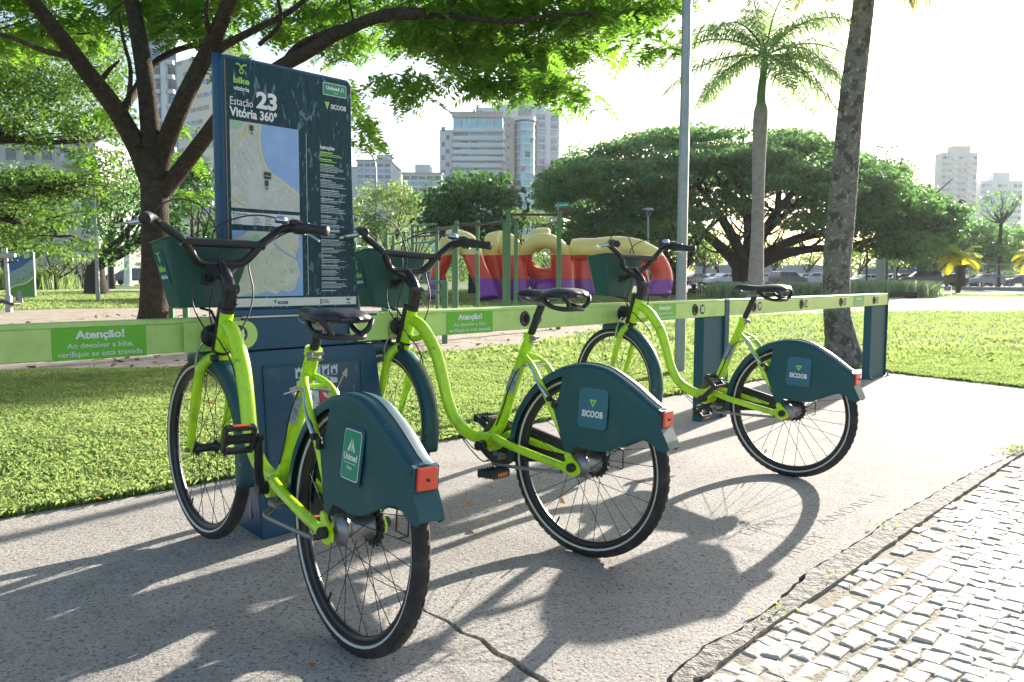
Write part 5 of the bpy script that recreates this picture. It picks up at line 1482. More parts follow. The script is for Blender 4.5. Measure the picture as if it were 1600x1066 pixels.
leaf_cloud("crown", np.concatenate(Cc), np.concatenate(Nn_), np.concatenate(Ss), LF_MAIN, main, .36, np.concatenate(Tt), tuple(TB), np.concatenate(Uu))

# ---- far left tree with open horizontal boughs
def boughs_tree():
    B = BASE(-60, 24); t = thing("spreading_tree", "wide tree at the left edge with long bare horizontal boughs and thin leaves", "tree", B)
    mb = MB(); r = random.Random(8)
    def a(px, py, dy=0): return AT(px, py, 24 + dy)
    limb(mb, [B, a(-62, 380), a(-70, 300), a(-60, 250)], .42, .35, 10)
    boughs = [[(-60, 300), (-20, 300), (10, 295), (55, 300), (80, 296), (100, 300)], [(-60, 310), (-10, 315), (30, 285), (70, 284), (92, 290), (108, 296)], [(-60, 260), (-10, 222), (20, 218), (60, 222), (110, 222), (155, 218)], [(-60, 250), (0, 215), (30, 195), (60, 170)], [(10, 296), (30, 306), (60, 302), (100, 296)], [(-60, 300), (-20, 330), (20, 345), (60, 350), (90, 370)]]
    tips = []
    for b in boughs:
        P = [a(x, y, r.uniform(-1, 1)) for x, y in b]; limb(mb, P, .17, .03, 7)
        for p in P[1:]:
            for _ in range(6):
                q = p + Vector((r.uniform(-1.0, 1.4), r.uniform(-1.2, 1.2), r.uniform(-.35, .5))); limb(mb, [p, p.lerp(q, .5) + Vector((0, 0, .1)), q], .03, .007, 4, 2); tips.append(q)
    mb.build("trunk", BK_DARK, t, True)
    pads = [((p.x, p.y, p.z), .55, .55, .16) for p in tips]
    pads += [((q.x, q.y, q.z), .9, .9, .35) for q in [a(r.uniform(-120, 190), r.uniform(50, 205), r.uniform(-2, 5)) for _ in range(170)]]
    pads += [((q.x, q.y, q.z), .5, .5, .22) for q in [a(r.uniform(-40, 150), r.uniform(320, 400), r.uniform(-1, 2)) for _ in range(26)]]
    rg = np.random.default_rng(4); C, N_ = pad_points(pads, 260, rg)
    leaf_cloud("crown", C, N_, rg.uniform(.09, .20, len(C)), leafmat("bough_leaf", (.030, .090, .018), (.13, .25, .04), .42, (.26, .46, .05)), t, .5, None, tuple(B))
boughs_tree()

# ---- big umbrella tree
UB = BASE(1168, 60); um = thing("umbrella_tree", "huge wide umbrella-shaped tree spreading over the parking lot behind the palms", "tree", UB)
mb = MB(); ur = random.Random(13)
def ua(px, py, dy=0): return AT(px, py, 60 + dy)
limb(mb, [UB, ua(1166, 440), ua(1163, 420), ua(1165, 405)], 1.15, .85, 12)
mains = [[(1160, 425), (1135, 395), (1100, 365), (1060, 345), (1010, 330), (960, 325)], [(1160, 415), (1150, 380), (1120, 330), (1090, 290), (1060, 270)], [(1166, 410), (1170, 370), (1165, 320), (1150, 270), (1160, 230)], [(1172, 412), (1190, 370), (1215, 330), (1250, 290), (1290, 265)],
         [(1172, 418), (1200, 395), (1250, 372), (1300, 362), (1350, 350), (1400, 345)], [(1170, 420), (1215, 400), (1260, 390), (1320, 385), (1380, 370)], [(1100, 365), (1080, 330), (1040, 300), (990, 290)], [(1200, 360), (1240, 325), (1300, 305), (1360, 300)], [(1165, 330), (1130, 290), (1110, 260)], [(1215, 330), (1220, 280), (1235, 250)]]
for k, b in enumerate(mains):
    dy0 = ur.uniform(-5, 5); P = [ua(x, y, dy0 * i / 4) for i, (x, y) in enumerate(b)]; limb(mb, P, .50 if k < 6 else .28, .10, 8)
    for p in P[1:]:
        for _ in range(5):
            q = p + Vector((ur.uniform(-3, 3), ur.uniform(-4, 4), ur.uniform(.5, 3))); limb(mb, [p, p.lerp(q, .5) + Vector((0, 0, -.3)), q], .12, .03, 5, 3)
mb.build("trunk", BK_DARK, um, True)
pads = []
txs = [862, 880, 910, 940, 985, 1040, 1100, 1170, 1240, 1300, 1350, 1400, 1440, 1470, 1485]; tys = [285, 262, 235, 222, 205, 197, 193, 195, 198, 212, 232, 258, 290, 318, 345]
bys = [340, 375, 395, 398, 380, 372, 350, 330, 345, 350, 385, 405, 400, 375, 352]
for i in range(600):
    px = ur.uniform(862, 1486); top = np.interp(px, txs, tys); bot = np.interp(px, txs, bys)
    edge = min(1, (px - 855) / 110, (1492 - px) / 110); dy = ur.uniform(-13, 13) * max(.15, edge) ** .5
    v = ur.random() ** 1.3
    ell = 1 - (dy / 14.5) ** 2
    zt_ = top + (1 - math.sqrt(max(0, ell))) * (380 - top) * .8
    py = zt_ + 6 + (bot - zt_) * v
    if 1050 < px < 1290 and py > 300 and ur.random() < .78: continue
    q = ua(px, py, dy); s = ur.uniform(.8, 1.6)
    pads.append(((q.x, q.y, q.z), 1.35 * s, 1.4 * s, .34 * s))
rg = np.random.default_rng(9); C, N_ = pad_points(pads, 215, rg, 1.6)
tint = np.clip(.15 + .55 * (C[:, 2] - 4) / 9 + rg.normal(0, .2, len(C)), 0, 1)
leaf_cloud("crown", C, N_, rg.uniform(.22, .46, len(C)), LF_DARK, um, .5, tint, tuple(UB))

# ---- other trees: (px, Y, crown centre py, half width px, half height px, kind...)
def ptree(px, Y, py, hw, hh, lab, leaf=LF_MID, size=None, seed=1, npads=46, dens=None, basepx=None, name="tree", group=None, trunk_r=None, aspect=.5, hd=None, nlimb=7, fork=.4):
    k = Y / F_PX; B = BASE(basepx if basepx is not None else px, Y); c = AT(px, py, Y)
    rx, rz = hw * k, hh * k; ry = hd or rx
    size = size or max(.10, 3.4 * k * 1.5); dens = (dens * 2.6) if dens else 8.0 / (size * size)
    return tree(B, c.z, (c.x - B.x, 0, c.z, rx, ry, rz), lab, leaf, size, dens, name, trunk_r or max(.12, rx * .07), fork, seed, npads, group=group, aspect=aspect, nlimb=nlimb)
ptree(738, 45, 330, 84, 62, "round dark green tree with broad glossy leaves in front of the glass towers", LF_ALM, .34, 3, 100, 30, name="almond_tree", aspect=.62)
ptree(606, 62, 335, 58, 55, "light feathery green tree right of the map sign under the curved street lamp", LF_PALE, .30, 4, 60, 30)
ptree(560, 40, 352, 40, 42, "small bright green tree peeping out beside the map sign's right edge", LF_MID, .22, 5, 40, 50)
ptree(650, 70, 345, 40, 38, "pale green tree between the feathery tree and the round dark tree", LF_PALE, .3, 6, 34, 30)
ptree(820, 66, 362, 60, 40, "pale olive tree behind the looping playground sculpture", LF_PALE, .32, 7, 40, 26)
ptree(925, 50, 385, 55, 45, "sunlit yellow green tree behind the long yellow sculpture arm", LF_MID, .26, 8, 44, 36, name="tree")
ptree(1065, 44, 378, 60, 42, "bright backlit tree behind the grey pole with a dark rough trunk", LF_MID, .24, 9, 46, 40, basepx=1058, trunk_r=.45)
ptree(905, 66, 240, 34, 22, "thin twiggy tree top rising above the left shoulder of the umbrella tree", LF_DARK, .26, 10, 16, 24, fork=.9)
ptree(205, 40, 345, 70, 70, "dense mid green tree seen left of the forked trunk behind the slim lamp", LF_DARK, .22, 11, 80, 44, basepx=150, trunk_r=.5)
ptree(300, 34, 330, 60, 85, "dense dark tree filling the gap between the forked trunk and the map sign", LF_ALM, .24, 12, 90, 36)
ptree(25, 52, 325, 95, 75, "dense dark tree mass behind the bare horizontal boughs at the left", LF_DARK, .26, 61, 90, 20, basepx=10)
ptree(175, 56, 300, 60, 70, "tall dark tree behind the slim dish lamp left of the forked trunk", LF_ALM, .26, 62, 70, 20)
ptree(88, 52, 405, 45, 22, "low flat bright tree on a twisted stem behind the dark pole", LF_PALE, .24, 13, 26, 34, trunk_r=.16)
ptree(128, 60, 410, 30, 16, "small pale round tree by the road next to the white wall", LF_PALE, .24, 14, 20, 34, trunk_r=.15)
ptree(30, 30, 350, 55, 60, "leafy bright tree at the left edge above the park notice board", LF_MID, .18, 15, 60, 60)
ptree(1560, 85, 320, 42, 28, "open flat-topped tree in front of the pair of pale towers at the right edge", LF_DARK, .4, 16, 24, 10, name="tree", nlimb=14, fork=.8)
ptree(1500, 92, 385, 110, 42, "hazy dark green mass of trees behind the tennis court fence", LF_DARK, .5, 17, 90, 14)
ptree(1640, 80, 380, 60, 50, "tree cut by the right edge of the picture behind the court fence", LF_DARK, .45, 18, 50, 16)
# row of street trees behind the parking lot
lf = [LF_MID, LF_DARK, LF_PALE]
row = [(960, 112, 395, 40, 26), (1025, 108, 392, 36, 26), (1100, 118, 388, 44, 28), (1122, 106, 398, 26, 18), (1210, 116, 392, 40, 26), (1262, 104, 398, 36, 22), (1345, 100, 392, 40, 30), (1400, 98, 398, 34, 24), (1440, 96, 405, 30, 22), (1545, 120, 395, 60, 34), (860, 105, 400, 46, 26), (770, 110, 398, 50, 26), (690, 100, 400, 46, 26), (600, 105, 398, 46, 30), (520, 95, 385, 60, 44), (430, 100, 390, 60, 46), (350, 92, 395, 50, 40), (250, 95, 395, 46, 34), (60, 100, 385, 60, 40), (-30, 90, 380, 60, 50)]
names = ["first", "second"]
hints = ["beyond the long yellow sculpture arm", "just left of the grey pole beyond the sculpture", "behind the dark parked cars left of the umbrella trunk", "small one above the white hatchback", "right of the royal palm trunk", "above the grey jeep", "left of the leaning palm's right side", "between the lamp posts right of the leaning palm", "left of the yellow palm", "behind the court fence under the wide pale tower", "behind the looping sculpture", "behind the tall green gym posts", "behind the arch-shaped sculpture", "behind the low gym bars", "hidden mostly behind the map sign's right edge", "behind the map sign", "left of the map sign's left edge", "just right of the forked trunk", "far left beyond the street", "at the far left edge of the street"]
for i, ((px, Y, py, hw, hh), h_) in enumerate(zip(row, hints)):
    ptree(px, Y, py - 8, hw * 1.1, hh * 1.35, "street tree " + h_, (LF_MID, LF_MID, LF_PALE)[i % 3], None, 40 + i, 36, 7, name="street_tree", group="trees lining the far street and parking lot")

# ---- far wood closing the view behind the parking lot and street
rg = np.random.default_rng(91); pads = []
for i in range(520):
    px = rg.uniform(-250, 1900); Y = rg.uniform(140, 175); top = 385 + 14 * math.sin(px * .021) + 9 * math.sin(px * .055 + 1)
    if px > 1440: top -= 22
    py = rg.uniform(top, 436); q = AT(px, py, Y); s = rg.uniform(1.6, 3.4); pads.append(((q.x, q.y, max(.6, q.z)), s * 1.2, s, s * .8))
C, N_ = pad_points(pads, 9, rg); C[:, 2] = np.maximum(C[:, 2], .1)
fw_o = leaf_cloud("far_wood", C, N_, rg.uniform(.5, 1.1, len(C)), LF_MID, None, .6, np.clip(rg.normal(.35, .25, len(C)), 0, 1))
setp(fw_o, "distant band of mixed green trees closing the view behind the cars and street", "trees", kind='stuff')

# ---- palms
def frond(mbase, base, az, el, length, droop, nleaf, lw, ll, rg, m, parent, sparse=1.0, hang=.5, up_=0.2):
    """one pinnate frond: arching rachis with leaflets"""
    pts = []; p = Vector(base); d = Vector((math.cos(az) * math.cos(el), math.sin(az) * math.cos(el), math.sin(el)))
    n = 14
    for i in range(n + 1):
        pts.append(p.copy()); p = p + d * (length / n); d = (d + Vector((0, 0, -droop / n))).normalized()
    V = []; 
    side0 = Vector((-math.sin(az), math.cos(az), 0))
    mb = MB()
    mb.tube(pts, [.03 * length / 3 * (1 - .85 * i / n) + .004 for i in range(n + 1)], 5, False)
    vs_, fs = [], []
    for k in range(nleaf):
        t = .10 + .90 * k / nleaf; f = t * n; i = min(int(f), n - 1); q = pts[i].lerp(pts[i + 1], f - i); dd = (pts[i + 1] - pts[i]).normalized()
        for sg in (-1, 1):
            if rg.random() > sparse: continue
            L_ = ll * (math.sin(min(1, t * .9 + .12) * math.pi) ** .55 + .15) * (.8 + .4 * rg.random())
            upn = side0.cross(dd) * sg
            a = (side0 * sg * .8 + dd * (.45 + .2 * rg.random()) + Vector((0, 0, up_ + .25 * (rg.random() - .5)))).normalized()
            b_ = (a + Vector((0, 0, -hang))).normalized()
            w = dd * lw
            p0 = q; p1 = q + a * (L_ * .5); p2 = p1 + b_ * (L_ * .5)
            bi = len(vs_); vs_ += [p0 - w * .3, p0 + w * .3, p1 + w * .5, p1 - w * .5, p2]
            fs += [(bi, bi + 1, bi + 2, bi + 3), (bi + 3, bi + 2, bi + 4)]
    mb.add(vs_, fs)
    o = mb.build("frond", m, parent, True)
    at = o.data.attributes.new("tint", 'FLOAT', 'FACE'); tt = np.clip(rg.normal(.5, .25, len(o.data.polygons)), 0, 1); at.data.foreach_set("value", tt.astype(np.float32))
    return o
rgp = np.random.default_rng(6)
# royal palm
RB = G(1181, 478.5); RBy = RB.y; RB.z = 0
rp_ = thing("royal_palm", "royal palm with a smooth green neck and drooping fronds rising behind the rail", "palm", RB)
mb = MB(); a_ = lambda px, py: AT(px, py, RBy); kk = RBy / F_PX
P_, r_ = smooth_path([RB, a_(1181, 440), a_(1183, 380), a_(1185, 300), a_(1186, 240), a_(1188, 190), a_(1189, 172), a_(1189, 163)], 5, [13 * kk, 12.5 * kk, 10 * kk, 9 * kk, 10.3 * kk, 11.3 * kk, 10.5 * kk, 8 * kk]); mb.tube(P_, r_, 16)
mb.build("trunk", BK_ROYAL, rp_, True)
mb = MB(); P_, r_ = smooth_path([a_(1189, 165), a_(1190, 140), a_(1193, 115), a_(1195, 96), a_(1196, 80)], 5, [7.8 * kk, 6.5 * kk, 5.6 * kk, 5.0 * kk, 3 * kk]); mb.tube(P_, r_, 14)
mb.build("crownshaft", mat("green_crownshaft", (.10, .22, .06), .4, noise=[(4, .4, .7, (.18, .30, .10), .6)]), rp_, True)
cr0 = a_(1196, 88)
for (az, el, ln, dr) in ((180, 35, 3.3, 1.6), (170, 8, 3.2, 1.1), (195, -15, 2.9, 1.0), (160, 55, 3.0, 1.9), (0, 30, 3.3, 1.5), (10, 5, 3.2, 1.2), (-12, -20, 2.6, .9), (20, 58, 3.0, 1.8), (90, 70, 2.8, 1.6), (270, 60, 2.8, 1.9), (250, 20, 2.7, 1.7), (300, 15, 2.8, 1.6), (110, 20, 3.0, 1.5), (60, 15, 3.0, 1.5), (225, 45, 3.0, 1.8), (320, 48, 3.1, 1.8), (140, 80, 2.6, 1.0), (210, -5, 2.8, 1.3), (335, 2, 2.9, 1.3), (30, -5, 2.8, 1.2), (280, -10, 2.2, 1.2)):
    frond(None, cr0 + Vector((0, 0, .0)), R_(az + rgp.uniform(-6, 6)), R_(el), ln * 1.18, dr, 66, .048, 1.0, rgp, LF_PALM, rp_, .95, 1.4, .08)
# leaning coconut palm
CB = G(1320, 571); CB.z = 0; CY = CB.y
cp_ = thing("coconut_palm", "leaning coconut palm with a mottled swollen base behind the end post of the rail", "palm", CB)
c_ = lambda px, py: AT(px, py, CY); kk = CY / F_PX
mb = MB(); P_, r_ = smooth_path([CB + Vector((.02, 0, -.05)), c_(1318, 560), c_(1314, 530), c_(1308, 490), c_(1307, 430), c_(1311, 370), c_(1316, 320), c_(1322, 250), c_(1328, 180), c_(1336, 110), c_(1344, 50), c_(1350, 0), c_(1354, -40)], 5, [34 * kk, 31 * kk, 24 * kk, 20 * kk, 20 * kk, 21 * kk, 20 * kk, 19 * kk, 18.5 * kk, 17.5 * kk, 16 * kk, 15.5 * kk, 15 * kk])
r_ = [r * (1 + .012 * math.sin(i * 2.2)) for i, r in enumerate(r_)]
mb.tube(P_, r_, 20)
mb.build("trunk", BK_PALM, cp_, True)
mb = MB()     # ring scars
Pt, rt_ = P_, r_
for i in range(56):
    f = 12 + i * (len(Pt) - 14) / 56; k = int(f); q = Pt[k].lerp(Pt[k + 1], f - k); r__ = rt_[k] * 1.006
    ring = [q + Vector((math.cos(a) * r__, math.sin(a) * r__, .012 * math.sin(a * 2 + i))) for a in np.linspace(0, 2 * math.pi, 16)[:-1]]
    mb.tube(ring, .0035, 4, False, True, None, True)
mb.build("trunk_ring", BK_PALM, cp_, True, kind='stuff')
cc0 = c_(1357, -100)
for (az, el, ln, dr) in ((175, -35, 1.0, .4), (200, -55, .9, .2), (-5, -38, 1.0, .4), (-25, -55, .9, .2), (40, 25, 1.8, .6), (140, 25, 1.8, .6), (90, 40, 2.2, 1), (270, 20, 1.6, .5), (230, 25, 1.8, .5), (310, 25, 1.8, .5), (60, 50, 2.4, 1), (120, 50, 2.4, 1), (200, 40, 2.3, 1.2), (340, 40, 2.3, 1.2)):
    frond(None, cc0, R_(az), R_(el), ln, dr, 34, .030, .50, rgp, leafmat("coconut_leaflet", (.09, .15, .03), (.42, .36, .06), .45, (.6, .55, .1), .35), cp_, .9, .9, 0)
# small yellow palms
for (px, py, Y, sc, lb) in ((1500, 398, 56, 1.0, "small golden yellow palm standing on the grass near the court fence"), (1622, 395, 56, 1.1, "golden palm cut off by the right edge of the picture")):
    B = BASE(px - 2, Y); t = thing("golden_palm", lb, "palm", B)
    top = AT(px, py + 8, Y); mb = MB(); limb(mb, [B, B.lerp(top, .5) + Vector((.05, 0, 0)), top], .17, .10, 8); mb.build("trunk", BK_DARK, t, True)
    for (az, el) in ((180, 50), (170, 20), (200, 0), (0, 50), (10, 22), (-20, 0), (90, 60), (270, 50), (230, 30), (310, 28), (130, 40), (50, 35), (190, 70), (350, 68)):
        frond(None, top, R_(az), R_(el), 1.7 * sc, 1.9, 40, .075, .55, rgp, LF_YEL if el < 45 else leafmat("lime_palm_leaflet", (.20, .34, .03), (.42, .50, .05), .5, (.6, .75, .06)), t, 1, .55, .1)

# ---- strap-leaved border plants
def straps(pts, n, h, w, lab, name, m=LF_AGA, spread=.35, seed=3):
    rg = np.random.default_rng(seed); pts = np.array(pts); k = rg.integers(0, len(pts), n)
    b = pts[k] + np.c_[rg.normal(0, spread, n), rg.normal(0, spread, n), np.zeros(n)]; b[:, 2] = 0
    az = rg.random(n) * 6.283; hh = h * rg.uniform(.55, 1.15, n); out = hh * rg.uniform(.1, .9, n)
    d = np.c_[np.cos(az), np.sin(az), np.zeros(n)]; s = np.c_[-np.sin(az), np.cos(az), np.zeros(n)] * w
    V = np.empty((n, 6, 3)); z = np.array([0, 0, 1.0])
    V[:, 0] = b - s * .5; V[:, 1] = b + s * .5
    m1 = b + d * (out * .35)[:, None] + z * (hh * .7)[:, None]; V[:, 2] = m1 + s * .5; V[:, 3] = m1 - s * .5
    t1 = b + d * out[:, None] + z * (hh * .95)[:, None]; V[:, 4] = t1 + s * .1; V[:, 5] = t1 - s * .1
    F = np.concatenate([np.arange(n)[:, None] * 6 + np.array([0, 1, 2, 3]), np.arange(n)[:, None] * 6 + np.array([3, 2, 4, 5])])
    o = np_mesh(name, V.reshape(-1, 3), F, m, None, np.tile(rg.random(n), 2)); setp(o, lab, "plants", kind='stuff')
def along(pxs, py, n, wob=1.0):
    r = random.Random(len(pxs)); out = []
    for i in range(n):
        x = pxs[0] + (pxs[1] - pxs[0]) * i / n; p = G(x, py + r.uniform(-wob, wob)); out.append((p.x, p.y, 0))
    return out
straps(along((1120, 1290), 465, 60, 1.2), 6500, .75, .05, "long bed of grey green strap-leaved plants below the parked cars behind the rail", "border_plants")
straps(along((1325, 1450), 463, 50, 2.2), 5200, .85, .05, "sunlit bed of pale strap-leaved plants right of the leaning palm", "border_plants", seed=4)
straps(along((-40, 20), 452, 14, 2) + along((58, 92), 451, 14, 2), 2600, 1.4, .07, "clump of arching strap leaves beside the park notice board", "border_plants", LF_PALE, .6, 5)
# ------------------------------------------------------------------ buildings
M_TAUPE = mat("taupe_cladding", (.33, .30, .31), .6, noise=[(.4, .4, .7, (.38, .32, .30), .5)])
M_WHITEW = mat("white_render", (.56, .62, .70), .7, noise=[(.3, .4, .7, (.50, .56, .64), .6)])
M_BEIGE = mat("beige_render", (.50, .49, .48), .75, noise=[(.5, .4, .7, (.44, .43, .42), .6)])
M_SLABC = mat("pale_slab", (.50, .57, .64), .6)
M_GLASS = mat("teal_glass", (.13, .42, .60), .08, spec=.6, metal=.0, noise=[(.25, .35, .65, (.28, .60, .76), .8)])
M_GLASSB = mat("blue_glass", (.10, .22, .42), .08, spec=.6, metal=.0, noise=[(.3, .4, .6, (.26, .40, .54), .8)])
M_DKWIN = mat("dark_window", (.05, .07, .10), .12, spec=.8)
M_RAILW = mat("balcony_glass", (.40, .54, .62), .15, spec=.8)
M_GREYW = mat("grey_wall", (.36, .36, .38), .8, noise=[(.8, .4, .7, (.30, .30, .31), .5)])
WIN = {}
def window(parent, name, c, w, h, ax, m, d=.12, share=None):
    """window pane panel, centre c (world), facing -normal; shared mesh"""
    key = (name, round(w, 2), round(h, 2), m.name, round(ax, 3))
    if key not in WIN:
        mb = MB(); mb.box((0, 0, 0), (w, d, h), Matrix.Rotation(ax, 3, 'Z')); me = mb.build(name, m); WIN[key] = me.data; bpy.data.objects.remove(me)
    o = link(name, WIN[key], parent); o.location = Vector(c) - ORG[root_of(parent).name]; return o
def wbox(mb, x0, x1, y0, y1, z0, z1): mb.box(((x0 + x1) / 2, (y0 + y1) / 2, (z0 + z1) / 2), (abs(x1 - x0), abs(y1 - y0), abs(z1 - z0)))

# --- pair of glass towers in the middle
YA = 230; k = YA / F_PX
def X_(px, Y=YA): return (px - 800) * Y / F_PX
def Z_(px, py, Y=YA): return AT(px, py, Y).z
bA = thing("glass_apartment_block", "wide apartment block with bands of teal balcony glazing between beige slabs", "building", (X_(745), YA, 0))
mb = MB(); x0, x1 = X_(708), X_(784); zt = Z_(745, 177)
wbox(mb, x0, x1, YA + .6, YA + 22, 0, zt - .2)
mb.build("wall", M_TAUPE, bA, True)
mb = MB(); wbox(mb, x0 - 4, x0 - .02, YA + 3, YA + 22, 0, Z_(700, 200)); mb.build("side_wing", M_WHITEW, bA, True)
rows = [184, 206, 219, 230, 241, 251, 262, 273, 284, 296, 308, 320, 332]
lev = [Z_(745, y) for y in rows]
mb = MB()
for i, z in enumerate(lev):
    wbox(mb, x0 - .3, x1 + .2, YA - .4, YA + .55, z - (.30 if i else -.0) , z + (.12 if i else 1.6))
mb.build("floor_slab", M_TAUPE, bA, True)
rq = random.Random(4)
for i in range(len(lev) - 1):
    z1, z0 = lev[i] - .30 + (.30 if i == 0 else 0), lev[i + 1] + .12; h = z1 - z0; n = 6
    for j in range(n):
        w = (x1 - x0) / n; c = (x0 + w * (j + .5), YA + .35, z0 + h / 2)
        q = window(bA, "window", c, round(w - .16, 2), round(h - .02, 1), 0, M_GLASS if rq.random() < .6 else (M_GLASSB if rq.random() < .75 else M_DKWIN), .1)
    mb = MB(); wbox(mb, x0, x1, YA - .36, YA - .30, z0, z0 + 1.0); mb.build("balcony_rail", M_RAILW, bA, True)
    for j in (2, 4):
        mb = MB(); xx = x0 + (x1 - x0) * j / 6; wbox(mb, xx - .15, xx + .15, YA - .3, YA + .5, z0, z1); mb.build("mullion", M_SLABC, bA, True)
for i in range(11):
    window(bA, "side_window", (x0 - 3.0 + (i % 2) * 1.2, YA + 2.95, lev[i + 1] + 1.2), 1.0, 1.2, 0, M_DKWIN, .1)
# curved tower right of it
YB = 222
bB = thing("curved_glass_tower", "slender tower with a rounded green glass front and a brown side wall", "building", (X_(820, YB), YB, 0))
mb = MB(); wbox(mb, X_(788, YB), X_(802, YB), YB + .4, YB + 18, 0, Z_(800, 184, YB)); wbox(mb, X_(802, YB), X_(838, YB), YB + 4, YB + 18, 0, Z_(800, 184, YB)); wbox(mb, X_(808, YB), X_(829, YB), YB + 3, YB + 12, Z_(800, 184, YB), Z_(800, 167, YB))
mb.build("wall", M_TAUPE, bB, True)
zt = Z_(820, 184, YB); zz = [zt - 1.0 - i * 1.95 * .98 for i in range(26)]
seg = []
cx_, R__ = X_(819.5, YB), (X_(835, YB) - X_(804, YB)) / 2
for a in np.linspace(math.pi * 1.04, math.pi * 1.96, 7): seg.append((cx_ + R__ * math.cos(a) * 1.0, YB + 4.2 + R__ * math.sin(a) * 1.25))
mb = MB()
for z in zz + [zt]:
    mb.prism([(p[0] * 1 + (p[0] - cx_) * .03, p[1] - .12) for p in seg] + [(seg[-1][0], YB + 4.5), (seg[0][0], YB + 4.5)], (0, 0, z - .22), (1, 0, 0), (0, 1, 0), (0, 0, 1), .42 if z != zt else .9)
mb.build("floor_slab", M_SLABC, bB, True)
for i, z in enumerate(zz[:-1]):
    for j in range(6):
        a, b = seg[j], seg[j + 1]; c = ((a[0] + b[0]) / 2, (a[1] + b[1]) / 2, z - .98); w = math.dist(a, b); ax = math.atan2(b[1] - a[1], b[0] - a[0])
        window(bB, "window", c, round(w - .06, 2), 1.5, ax, M_GLASS if (i * 3 + j) % 5 else (M_GLASSB if i % 2 else M_DKWIN), .1)
for i in range(12): window(bB, "side_window", (X_(793, YB), YB + .36, zt - 2 - i * 3.0), .7, .8, 0, M_DKWIN, .1)
mb = MB(); wbox(mb, X_(840, YB), X_(853, YB), YB + 3, YB + 20, 0, Z_(845, 270, YB)); mb.build("annex_wall", M_TAUPE, bB, True)
# white stepped tower behind
YC = 262
bC = thing("white_stepped_tower", "tall white stepped tower with stacked balconies and a pointed blue crown window", "building", (X_(820, YC), YC, 0))
mb = MB()
for (a, b, top, yo) in ((742, 776, 163, 5), (770, 800, 160, 3), (796, 836, 152, 0), (830, 850, 161, 2), (850, 858, 168, 1), (853, 872, 170, 4)):
    wbox(mb, X_(a, YC), X_(b, YC), YC + yo, YC + 20, 0, Z_(a, top, YC))
mb.build("wall", M_WHITEW, bC, True)
mb = MB()
for (a, b, top, yo) in ((743, 753, 168, 5), (757, 764, 170, 5), (858, 870, 172, 4)):
    wbox(mb, X_(a + 1, YC), X_(b - 1, YC), YC + yo - .08, YC + yo, Z_(a, top + 12, YC), Z_(a, top, YC))
mb.build("roof_window", M_GLASSB, bC, True, kind='stuff')
mb = MB(); xa = X_(814, YC); wx = 2.6 * .8
z0_, z1_ = Z_(814, 176, YC), Z_(814, 160, YC)
mb.prism([(-wx * .45, z0_), (wx * .45, z0_), (wx * .45, z1_), (wx * .3, z1_ + 1.0), (0, z1_ + 2.0), (-wx * .3, z1_ + 1.0), (-wx * .45, z1_)], (xa, YC - .1, 0), (1, 0, 0), (0, 0, 1), (0, -1, 0), .2)
mb.build("crown_window", M_GLASSB, bC, True)
mb = MB(); mb.cyl((xa, YC + 3, Z_(814, 152, YC)), (xa, YC + 3, Z_(814, 140, YC)), .12, .05, 6); mb.build("mast", STEEL, bC, True)
for i in range(24):
    z = Z_(835, 172, YC) - i * 2.35
    if z < 4: break
    for (a, b, yo) in ((775, 798, 3), (838, 850, 2), (857, 871, 4)):
        window(bC, "window", ((X_(a, YC) + X_(b, YC)) / 2, YC + yo - .05, z), round(X_(b, YC) - X_(a, YC) - .5, 1), 1.15, 0, M_GLASSB if i % 3 else M_RAILW, .1)
    mb = MB(); wbox(mb, X_(839, YC), X_(850.5, YC), YC + .4, YC + 2, z - 1.15, z - .75); mb.build("balcony", M_WHITEW, bC, True); mb = MB(); wbox(mb, X_(857, YC), X_(872.5, YC), YC + 2.2, YC + 4, z - 1.15, z - .75)
    mb.build("balcony", M_WHITEW, bC, True)
# low buildings behind the feathery tree
for (a, b, top, Y, lab, parts) in ((560, 612, 251, 200, "low grey office block with rooftop plant rooms left of the curved street lamp", ((588, 606, 239), (574, 582, 247))), (630, 690, 271, 190, "low pale office block with a blue box on its roof between the trees", ((647, 670, 254), )), (546, 562, 262, 210, "thin blue roofed block peeking out beside the map sign", ()), (862, 878, 250, 250, "plain beige block half hidden by the umbrella tree", ())):
    o = thing("office_block", lab, "building", (X_((a + b) / 2, Y), Y, 0)); mb = MB(); wbox(mb, X_(a, Y), X_(b, Y), Y, Y + 18, 0, Z_(a, top, Y)); mb.build("wall", M_SLABC if a != 862 else M_TAUPE, o, True)
    mb = MB(); wbox(mb, X_(a, Y) - .3, X_(b, Y) + .3, Y - .3, Y + 18.3, Z_(a, top + 1, Y), Z_(a, top - 1.5, Y)); mb.build("parapet", M_GLASSB if a in (546, 560) else M_GREYW, o, True)
    for (c, d, t2) in parts:
        mb = MB(); wbox(mb, X_(c, Y), X_(d, Y), Y + 3, Y + 9, Z_(a, top - 1, Y), Z_(a, t2, Y)); mb.build("plant_room", M_SLABC, o, True)
    if b - a > 30:
        for kf in range(4):
            z = Z_(a, top + 7 + kf * 9, Y)
            for j in range(5):
                w = (X_(b, Y) - X_(a, Y)) / 5; window(o, "window", (X_(a, Y) + w * (j + .5), Y - .05, z), round(w - .3, 1), .75, 0, M_DKWIN if kf % 2 == 0 else M_GLASSB, .12)
